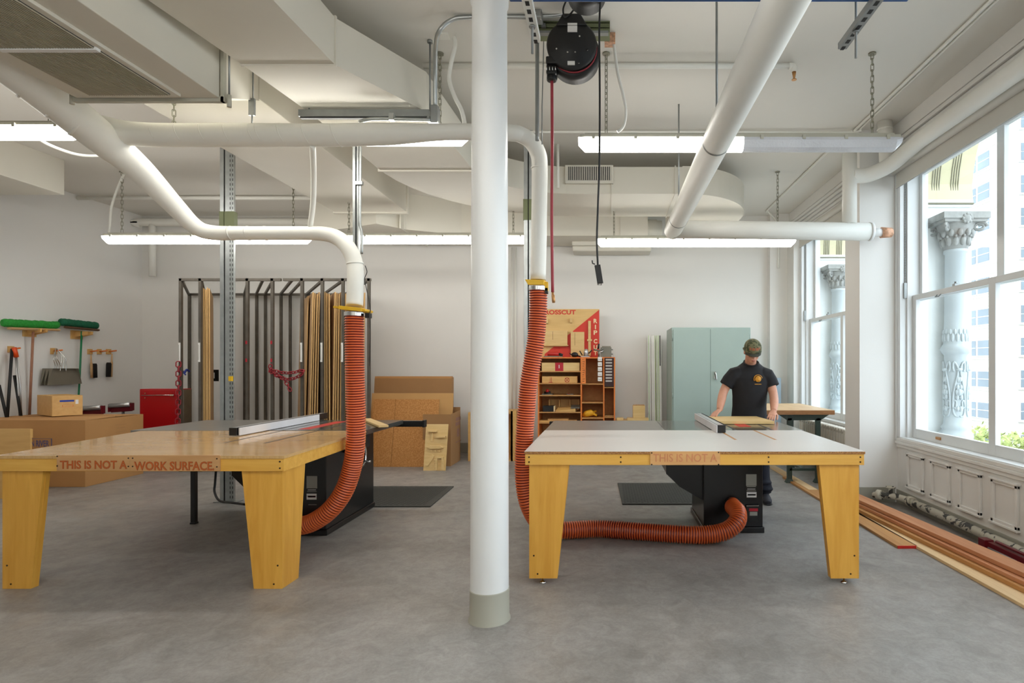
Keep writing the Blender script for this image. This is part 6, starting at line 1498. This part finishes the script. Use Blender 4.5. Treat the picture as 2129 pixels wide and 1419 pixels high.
lump('motor_case', on_top(1260, .16), [('case', 'box', 'grey_tool', [(-.085, .085, -.08, .08, .001, .155)]), ('lid', 'box', 'dustpan', [(-.065, .075, -.06, .06, .155, .175)]), ('latch', 'tube', 'steel_dull', [([(.085, 0, .12), (.11, 0, .12)], .01), ([(.085, 0, .05), (.11, 0, .05)], .01)])], 'grey metal motor case on the right end of the storage unit', 'case', G2)

# sign board
Yw = 9.32
def sp(px, py): return P(px, py, Yw)
k = thing('cut_guide_sign', 'plywood sign lettered CROSSCUT and RIP CUT with sample boards mounted', 'sign', P(1190, 742, Yw))
sx_0, sx_1, sz0, sz1 = X(1112, Yw), X(1246, Yw), Zz(742, Yw) - .0, Zz(642, Yw)
b = MB(); b.box(sx_0, sx_1, Yw, Yw + .02, sz0, sz1); b.build('panel', ['sign_ply'], k, bevel=.002)
b = MB(); b.prism([V(X(1246, Yw), Yw - .002, sz1 - .01), V(X(1246, Yw), Yw - .002, sz0), V(X(1131, Yw), Yw - .002, sz0), V(X(1133, Yw), Yw - .002, Zz(735, Yw))], V(0, .002, 0)); b.build('red_triangle', ['sign_red'], k, fix=True)
b = MB(); text_mb(b, 'CROSSCUT', V(X(1122, Yw), Yw - .001, Zz(653.5, Yw)), X(654.5, Yw) - X(645, Yw), X(1197, Yw) - X(1122, Yw), 0, bold=.035, depth=.003); b.build('crosscut_lettering', ['sign_red'], k)
b = MB()
for i, ch in enumerate('RIP CUT'):
    if ch == ' ': continue
    py = [671.5, 684, 695.5, 0, 713.5, 726, 738][i]; cw = 2.2 if ch == 'I' else 7.6
    text_mb(b, ch, V(X(1238 - cw / 2, Yw), Yw - .003, Zz(py, Yw)), 9.0 * Yw / F, cw * Yw / F, 0, bold=.03, depth=.003)
b.build('rip_cut_lettering', ['cream'], k)
def sb(name, px0, px1, py0, py1, th, m='birch'):
    b = MB(); b.box(X(px0, Yw), X(px1, Yw), Yw - th, Yw - .003, Zz(py1, Yw), Zz(py0, Yw)); return b.build(name, [m], k, bevel=.002)
sb('mounted_box', 1130, 1180, 687, 720, .05); sb('box_ledge', 1128, 1182, 717, 719, .07); sb('peg_block', 1135, 1140, 662, 672, .05); sb('peg_block', 1185, 1190, 661, 671, .05)
sb('rip_sample', 1187, 1215, 690, 740, .05); sb('rip_sample_edge', 1187, 1192, 689, 741, .055)
sb('grain_line', 1195.2, 1195.8, 692, 718, .052, 'engrave_edge'); sb('grain_line', 1149.6, 1150.2, 689, 706, .052, 'engrave_edge')
sb('narrow_strip', 1223, 1228.5, 667, 739, .04); sb('strip_block', 1221, 1231, 705, 709, .055)

# things right of the shelf
k = thing('steel_cabinet', 'tall pale green two door steel cabinet against the back wall', 'cabinet', V(1.55, 8.95, 0))
ca0, ca1, cy0, cy1, cz = .967, 2.145, 8.6, 9.35, 2.012
b = MB(); b.box(ca0, ca1, cy0 + .02, cy1, 0.04, cz); b.box(ca0 + .02, ca1 - .02, cy0 + .05, cy1 - .03, 0, .04); b.build('body', ['cabinet'], k, bevel=.004)
xm = X(1477, 8.6)
def door(xa, xb_, nm='door'):
    b = MB(); b.box(xa, xb_, cy0, cy0 + .02, .07, cz - .025); return b.build(nm, ['cabinet'], k, bevel=.003)
door(ca0 + .022, xm - .002); d2 = door(xm + .002, ca1 - .022)
b = MB(); hp = P(1487, 780, cy0); b.box(hp.x - .014, hp.x + .014, cy0 - .008, cy0, hp.z - .05, hp.z + .06); b.tube(smooth_path([hp + V(0, -.012, .05), hp + V(-.0, -.035, .03), hp + V(.01, -.03, -.03), hp + V(.012, -.025, -.07)], 4), .010, 10); b.build('handle', ['chrome'], d2)
b = MB()
for z in (.25, 1.0, 1.86): b.cyl(V(ca0 + .012, cy0 + .01, z - .04), V(ca0 + .012, cy0 + .01, z + .04), .008, 8); b.cyl(V(ca1 - .012, cy0 + .01, z - .04), V(ca1 - .012, cy0 + .01, z + .04), .008, 8)
b.build('hinges', ['cabinet'], k)
# guide rails leaning on the wall
def rail(px0, px1, py0, label, green, black=False, m='alu'):
    yb_ = 9.3; yt_ = 9.52; k = thing('guide_rail', label, 'guide rail', P((px0 + px1) / 2, 880, yb_), 'guide rails leaning on the wall')
    z1 = Zz(py0, yt_); xa, xb_ = X(px0, yb_), X(px1, yb_)
    def strip(xa, xb_, dy, m, nm, za=0.0, zb=z1):
        y_ = lambda z: yb_ + (yt_ - yb_) * z / z1
        b = MB(); b.hex([V(xa, y_(za) - dy, za), V(xb_, y_(za) - dy, za), V(xb_, y_(za) + .008, za), V(xa, y_(za) + .008, za), V(xa, y_(zb) - dy, zb), V(xb_, y_(zb) - dy, zb), V(xb_, y_(zb) + .008, zb), V(xa, y_(zb) + .008, zb)]); b.build(nm, [m], k)
    strip(xa, xb_, 0, m, 'extrusion')
    for g in green: strip(X(g, yb_), X(g + .9, yb_), .004, 'green_line', 'green_strip')
    if black: strip(X(black[0], yb_), X(black[1], yb_), .004, 'black_plastic', 'black_strip', Zz(760, 9.4), z1)
M['green_line'] = mat('green_glide_strip', (150, 190, 96), .5)
M['rail_white'] = mat('silver_white_rail', (216, 216, 212), .4, .2)
rail(1348, 1354.5, 697, 'slim guide rail with a green line nearest the shelf unit', [1350.0], m='rail_white')
rail(1356, 1364.5, 697, 'broad silver guide rail with no dark strip', [1363.6], m='rail_white')
rail(1366, 1377, 697, 'guide rail with green lines and a black strip beside the cabinet', [1367.5, 1371.0], (1373.5, 1375.5), m='rail_white')
# slotted wood block on a plank, on a low stand hidden by the saw
k = thing('low_stand', 'low wooden stand against the back wall holding the slotted block', 'stand', V(X(1326, 9.0), 9.1, 0))
zt2 = Zz(873, 9.0)
part('stand_top', (X(1280, 9.0), X(1346, 9.0), 8.95, 9.3, zt2 - .02, zt2), 'birch', .002, k)
for xx in (X(1283, 9.0), X(1340, 9.0)): part('stand_side', (xx, xx + .02, 8.97, 9.28, 0, zt2 - .02), 'birch', .002, k)
b = MB(); b.box(X(1304, 8.95), X(1348, 8.95), 8.90, 9.08, zt2 + .001, Zz(868.5, 8.95)); tag(b.build('base_plank', ['birch'], bevel=.002), 'pale plank under the slotted wooden block', 'plank')
b = MB(); zb2 = Zz(868.5, 8.95) + .001; b.box(X(1316, 8.95), X(1341, 8.95), 8.92, 9.06, zb2, Zz(842.5, 8.95))
for j in range(9): xx = X(1317.5 + 2.6 * j, 8.95); b.box(xx, xx + .01, 8.92, 9.06, Zz(842.5, 8.95), Zz(841, 8.95), 1)
tag(b.build('slotted_block', ['birch', 'shelf_in'], bevel=.002), 'small square slotted wooden block standing on a plank by the wall', 'block')
b = MB(); b.box(X(1282, 9.0), X(1296, 9.0), 8.97, 9.1, zt2 + .001, Zz(868, 9.0)); tag(b.build('wood_offcut', ['birch'], bevel=.002), 'small pale offcut just right of the storage unit', 'offcut')
# blue grey panel behind the person
b = MB(); b.box(X(1600, 9.35), X(1622, 9.35), 9.30, 9.33, 0, Zz(785, 9.35)); tag(b.build('grey_panel', [mat('blue_grey_panel', (156, 172, 184), .5)]), 'blue grey panel standing against the back wall right of the steel cabinet', 'panel')
# ------------------------------------------------------------------ the person at the right saw
pr = thing('person', 'person in black t-shirt and camouflage cap bending over the right saw', 'person', V(1.56, 6.15, 0))
def remesh(o, vox, sm=4):
    r = o.modifiers.new('remesh', 'REMESH'); r.mode = 'VOXEL'; r.voxel_size = vox; r.use_smooth_shade = True
    s = o.modifiers.new('smooth', 'SMOOTH'); s.iterations = sm; s.factor = 0.5
    return o
hc = V(1.528, 6.06, 1.592); TH = math.radians(27)
HR = Matrix.Rotation(math.radians(-3), 3, 'Z') @ Matrix.Rotation(TH, 3, 'X')
def hl(x, y, z): return hc + HR @ V(x, y, z)
B = MB()
def ball(c, r, R=None): B.ball(c, r, 0, 18, 12, R)
# head
ball(hl(0, .012, .03), (.075, .095, .09), HR); ball(hl(0, -.02, -.03), (.064, .07, .085), HR); ball(hl(0, -.045, -.085), (.038, .035, .03), HR)
ball(hl(0, -.055, .03), (.058, .035, .03), HR); ball(hl(.036, -.062, -.02), (.024, .02, .02), HR); ball(hl(-.036, -.062, -.02), (.024, .02, .02), HR)
B.tube([hl(0, -.088, .015), hl(0, -.10, -.012), hl(0, -.108, -.03), hl(0, -.09, -.038)], [.009, .011, .014, .008], 10)
for s in (-1, 1): ball(hl(.012 * s, -.093, -.033), (.009, .009, .008), HR)
ball(hl(0, -.085, -.06), (.026, .012, .007), HR); ball(hl(0, -.083, -.070), (.022, .012, .008), HR)
for s in (-1, 1): ball(hl(.078 * s, .012, -.01), (.011, .02, .032), HR)
# neck and trunk
B.tube([V(1.55, 6.26, 1.36), V(1.548, 6.24, 1.43), V(1.54, 6.185, 1.50), hl(0, .03, -.03)], [.055, .060, .060, .062], 20)
B.tube([V(1.555, 6.31, .84), V(1.555, 6.30, .95), V(1.555, 6.28, 1.10), V(1.553, 6.26, 1.25), V(1.552, 6.245, 1.36), V(1.55, 6.235, 1.41)], [.155, .15, .14, .155, .15, .09], 24, rb=[.10, .095, .09, .10, .085, .06], up=(0, 1, 0))
# arms
armR = [V(1.40, 6.235, 1.385), V(1.335, 6.25, 1.30), V(1.265, 6.25, 1.165), V(1.225, 6.19, 1.06), V(1.190, 6.10, .975)]
armL = [V(1.71, 6.235, 1.38), V(1.755, 6.24, 1.28), V(1.785, 6.20, 1.145), V(1.755, 6.06, 1.05), V(1.715, 5.94, .975)]
for a in (armR, armL):
    sp_ = smooth_path([tuple(p) + (r,) for p, r in zip(a, [.058, .054, .047, .045, .031])], 6)
    B.tube([q[:3] for q in sp_], [q[3] for q in sp_], 16)
def hand(wr, d, side, up, curls, thumb, L=1.0):
    """wr wrist, d direction of palm, side vector towards the thumb, up back of hand"""
    d = V(*d).normalized(); up = V(*up); up = (up - d * up.dot(d)).normalized(); sd = d.cross(up) * side
    pc = wr + d * .05
    B.tube([wr - d * .01, wr + d * .02, wr + d * .055, wr + d * .088], [.024, .033, .040, .036], 14, 0, rb=[.022, .017, .014, .011], up=up)
    tips = []
    for i, (ln, cu) in enumerate(zip((.070, .080, .075, .058), curls)):
        o = wr + d * (.086 - abs(i - 1.2) * .004) + sd * (.0285 - .019 * i)
        dd = (d + sd * (.10 - .08 * i)).normalized(); p = [o - dd * .02, o]; ang = 0
        for seg_, fr in enumerate((.45, .32, .23)):
            ang += cu * (0.6, 1.0, 0.8)[seg_]
            p.append(p[-1] + (dd * math.cos(ang) - up * math.sin(ang)) * ln * fr)
        B.tube(p, [.0095, .0095, .009, .0085, .007], 10); B.ball(p[-1], .0072, 0, 8, 6); tips.append(p)
    o = wr + d * .028 + sd * .024
    t1 = o + (d * thumb[0] + sd * thumb[1] - up * thumb[2]).normalized() * .034
    t2 = t1 + (d * 1.0 + sd * thumb[1] * .35 - up * thumb[2]).normalized() * .028
    t3 = t2 + (d * 1.0 + sd * .05 - up * thumb[2] * 1.2).normalized() * .022
    B.tube([o - sd * .012, o, t1, t2, t3], [.013, .014, .0115, .0105, .008], 10); B.ball(t3, .008, 0, 8, 6)
    return tips
tR = hand(armR[-1], (-.62, -.62, -.42), 1, (-.35, -.15, 1), (.10, .12, .14, .2), (.6, .9, .25))
tL = hand(armL[-1], (-.42, -.80, -.42), -1, (.1, -.3, 1), (.32, .34, .38, .42), (.7, .8, .5))
# legs under the trousers
for lg in ([V(1.47, 6.31, .90), V(1.455, 6.27, .50), V(1.45, 6.29, .10)], [V(1.64, 6.31, .90), V(1.665, 6.22, .50), V(1.68, 6.20, .10)]):
    B.tube(lg, [.085, .055, .038], 14)
body = remesh(B.build('body', ['skin'], pr), .0045, 3)
e = MB()
for s in (-1, 1): e.ball(hl(.031 * s, -.076, .006), (.013, .010, .008), 0, 12, 8, HR)
e.build('eyes', ['eye_white'], pr)
e = MB(); e.ball(hl(0, -.0945, -.062), (.019, .006, .004), 0, 12, 8, HR); e.ball(hl(0, -.092, -.069), (.017, .006, .0045), 0, 12, 8, HR); e.build('lips', ['lips'], pr)
e = MB()
for s in (-1, 1): e.ball(hl(.062 * s, .03, .0), (.020, .05, .045), 0, 12, 8, HR)
e.ball(hl(0, .065, -.015), (.062, .045, .06), 0, 14, 10, HR); e.build('hair', ['hair'], pr)
# glasses
g = MB()
for s in (-1, 1):
    g.torus(hl(.032 * s, -.098, .004), .022, .0022, 0, 20, 6, HR @ Matrix.Rotation(PI / 2, 3, 'X')); g.tube([hl(.054 * s, -.096, .008), hl(.078 * s, -.03, .010), hl(.082 * s, .02, .0)], .002, 6)
g.tube([hl(-.011, -.10, .008), hl(.011, -.10, .008)], .002, 6); gl = g.build('safety_glasses', ['black_plastic'], pr)
g = MB()
for s in (-1, 1): g.lathe(hl(.032 * s, -.098, .004), [(0, 0), (.021, 0)], 16, axis='Y'); 
g.build('lens', ['lens'], gl)
# cap
c_ = MB(); n = 24; rings = 9
vs = []; fs = []
for i in range(rings + 1):
    t = (PI / 2) * i / rings
    for k_ in range(n):
        a = 2 * PI * k_ / n
        r_ = 1.0 + (.05 if math.sin(a) < -.3 and i > 3 else 0)
        vs.append(hl(.088 * math.sin(t) * math.cos(a) * r_ ** .3, .005 + .108 * math.sin(t) * math.sin(a), .030 + .098 * math.cos(t) ** .85 if t < PI / 2 - 1e-4 else .030))
for k_ in range(n): vs.append(hl(.090 * math.cos(2 * PI * k_ / n), .005 + .110 * math.sin(2 * PI * k_ / n), .012))
for i in range(rings + 1):
    for k_ in range(n): fs.append((i * n + k_, (i + 1) * n + k_, (i + 1) * n + (k_ + 1) % n, i * n + (k_ + 1) % n))
c_.add(vs, fs, 0, True)
cap = c_.build('cap', ['camo'], pr, fix=True); so = cap.modifiers.new('solid', 'SOLIDIFY'); so.thickness = .003; so.offset = 1
c_ = MB(); m_ = 12; top = []; 
for j in range(5):
    v_ = j / 4
    for i in range(m_ + 1):
        a = math.radians(200 + 140 * i / m_); u = i / m_ * 2 - 1
        rx = .088 + .0 * v_; x = rx * math.cos(a) * (1 - .05 * v_); y = .005 + .108 * math.sin(a) * (1 + .42 * v_ * (1 - u * u * .55)); z = .020 - .012 * v_ - .020 * u * u * v_ - .004
        top.append(hl(x, y, z))
nn = m_ + 1; fs = [(j * nn + i, j * nn + i + 1, (j + 1) * nn + i + 1, (j + 1) * nn + i) for j in range(4) for i in range(m_)]
c_.add(top, fs, 0, True); bill = c_.build('cap_bill', [mat('dark_olive_bill', (62, 62, 50), .85)], pr); so = bill.modifiers.new('solid', 'SOLIDIFY'); so.thickness = .004
c_ = MB(); c_.ball(hl(0, .005, .130), (.009, .009, .005), 0, 10, 6, HR); 
for s in (-1, 1): c_.box(-.004, .004, -.012, .012, -.008, .008); c_.v[-8:] = [hl(.092 * s + q.x, .03 + q.y, .018 + q.z) for q in c_.v[-8:]]
c_.build('cap_button', ['camo'], pr)
c_ = MB()
for i in range(9):
    a = math.radians(270 + (i - 4) * 8.5); r0 = 1.04
    p0 = (.090 * math.cos(a), .005 + .1125 * math.sin(a)); p1 = (.090 * math.cos(a + .09), .005 + .1125 * math.sin(a + .09))
    z0, z1 = (.058, .082); rz = lambda z: math.sqrt(max(0, 1 - ((z - .03) / .098) ** 2.35)) * 1.05
    q = [hl(p0[0] * rz(z0), p0[1] * rz(z0), z0), hl(p1[0] * rz(z0), p1[1] * rz(z0), z0), hl(p1[0] * rz(z1), p1[1] * rz(z1), z1), hl(p0[0] * rz(z1), p0[1] * rz(z1), z1)]
    c_.add(q, [(0, 1, 2, 3)]) if i % 3 != 1 else c_.add([q[0], q[0].lerp(q[1], .4), q[3].lerp(q[2], .4), q[3]], [(0, 1, 2, 3)])
c_.build('cap_lettering', ['logo_text'], pr)
# t-shirt
S = MB()
tz = [.845, .90, 1.00, 1.12, 1.24, 1.32, 1.375, 1.42, 1.455, 1.475]
S.tube([V(1.553, 6.315 - (z - .85) * .12 - max(0, z - 1.40) * .45, z) for z in tz], [.196, .192, .185, .188, .202, .208, .195, .15, .10, .08], 30, rb=[.130, .127, .120, .122, .129, .124, .108, .092, .080, .072], up=(0, 1, 0))
S.tube([V(1.44, 6.24, 1.365), V(1.375, 6.242, 1.345), V(1.325, 6.25, 1.285), V(1.285, 6.25, 1.225)], [.075, .082, .078, .074], 18)
S.tube([V(1.665, 6.24, 1.36), V(1.73, 6.242, 1.335), V(1.765, 6.25, 1.28), V(1.787, 6.23, 1.215)], [.075, .082, .078, .076], 18)
remesh(S.build('t_shirt', ['shirt'], pr), .0075, 5)
c_ = MB(); c_.torus(V(1.549, 6.198, 1.474), .078, .008, 0, 28, 8, Matrix.Rotation(math.radians(28), 3, 'X')); c_.build('neckband', ['shirt'], pr)
em = MB(); ec = V(1.605, 6.124, 1.300)
em.lathe(ec, [(0, 0), (.032, .0), (.032, .012)], 24, axis='Y'); em.lathe(ec + V(0, .001, 0), [(.041, 0), (.046, 0), (.046, .012)], 28, axis='Y', a0=0.2, a1=3.6)
em.box(ec.x - .035, ec.x + .035, ec.y, ec.y + .012, ec.z - .058, ec.z - .053)
em.build('shirt_emblem', ['emblem'], pr)
t_ = MB(); o = V(1.775, 6.108, 1.13); t_.tube([armL[2] + V(-.012, -.047, -.01), armL[2] + V(.004, -.050, .006), armL[2] + V(.014, -.048, -.012)], .0025, 6); t_.tube([armL[2] + V(.004, -.049, -.005), armL[2] + V(.0, -.048, -.03)], .0025, 6)
t_.build('forearm_tattoo', ['ink'], pr)
# trousers
T_ = MB()
T_.tube([V(1.555, 6.315, .80), V(1.555, 6.31, .87), V(1.555, 6.30, .92)], [.175, .17, .165], 24, rb=[.12, .115, .11], up=(0, 1, 0))
for lg in ([V(1.475, 6.31, .84), V(1.462, 6.28, .62), V(1.455, 6.27, .45), V(1.45, 6.29, .22), V(1.45, 6.285, .12), V(1.45, 6.28, .075)], [V(1.64, 6.31, .84), V(1.658, 6.25, .62), V(1.668, 6.21, .45), V(1.678, 6.19, .24), V(1.684, 6.17, .14), V(1.682, 6.17, .085)]):
    T_.tube(lg, [.098, .085, .075, .068, .080, .07], 18)
for (c0, r_) in ((V(1.682, 6.15, .20), .055), (V(1.69, 6.15, .13), .062), (V(1.45, 6.27, .14), .06)): T_.ball(c0, (r_ + .02, r_ + .01, .028), 0, 14, 8)
remesh(T_.build('trousers', ['trousers'], pr), .009, 3)
def shoe(x, y, a):
    s_ = MB(); R = Matrix.Rotation(a, 3, 'Z'); o = V(x, y, 0)
    def q(px, py, pz): return o + R @ V(px, py, pz)
    s_.tube([q(0, .09, .045), q(0, .05, .05), q(0, -.04, .045), q(0, -.12, .035), q(0, -.165, .028)], [.036, .042, .047, .044, .028], 16, 0, rb=[.042, .048, .04, .03, .02], up=(0, 0, 1))
    s_.tube([q(0, .05, .05), q(0, .045, .11)], [.042, .042], 14)
    s = s_.build('shoe', ['shoe'], pr); remesh(s, .006, 3)
    l_ = MB(); l_.tube([q(0, .1, .008), q(0, .04, .008), q(0, -.06, .008), q(0, -.15, .008), q(0, -.175, .008)], [.03, .044, .050, .042, .022], 16, 0, rb=.009, up=(0, 0, 1)); l_.build('sole', ['black_matte'], s)
    c2 = MB()
    for k_ in range(3): c2.tube([q(-.022, -.03 - .025 * k_, .078 - .008 * k_), q(.022, -.04 - .025 * k_, .078 - .008 * k_)], .003, 6)
    c2.build('laces', ['black_matte'], s)
shoe(1.45, 6.22, math.radians(6)); shoe(1.684, 6.115, math.radians(-6))
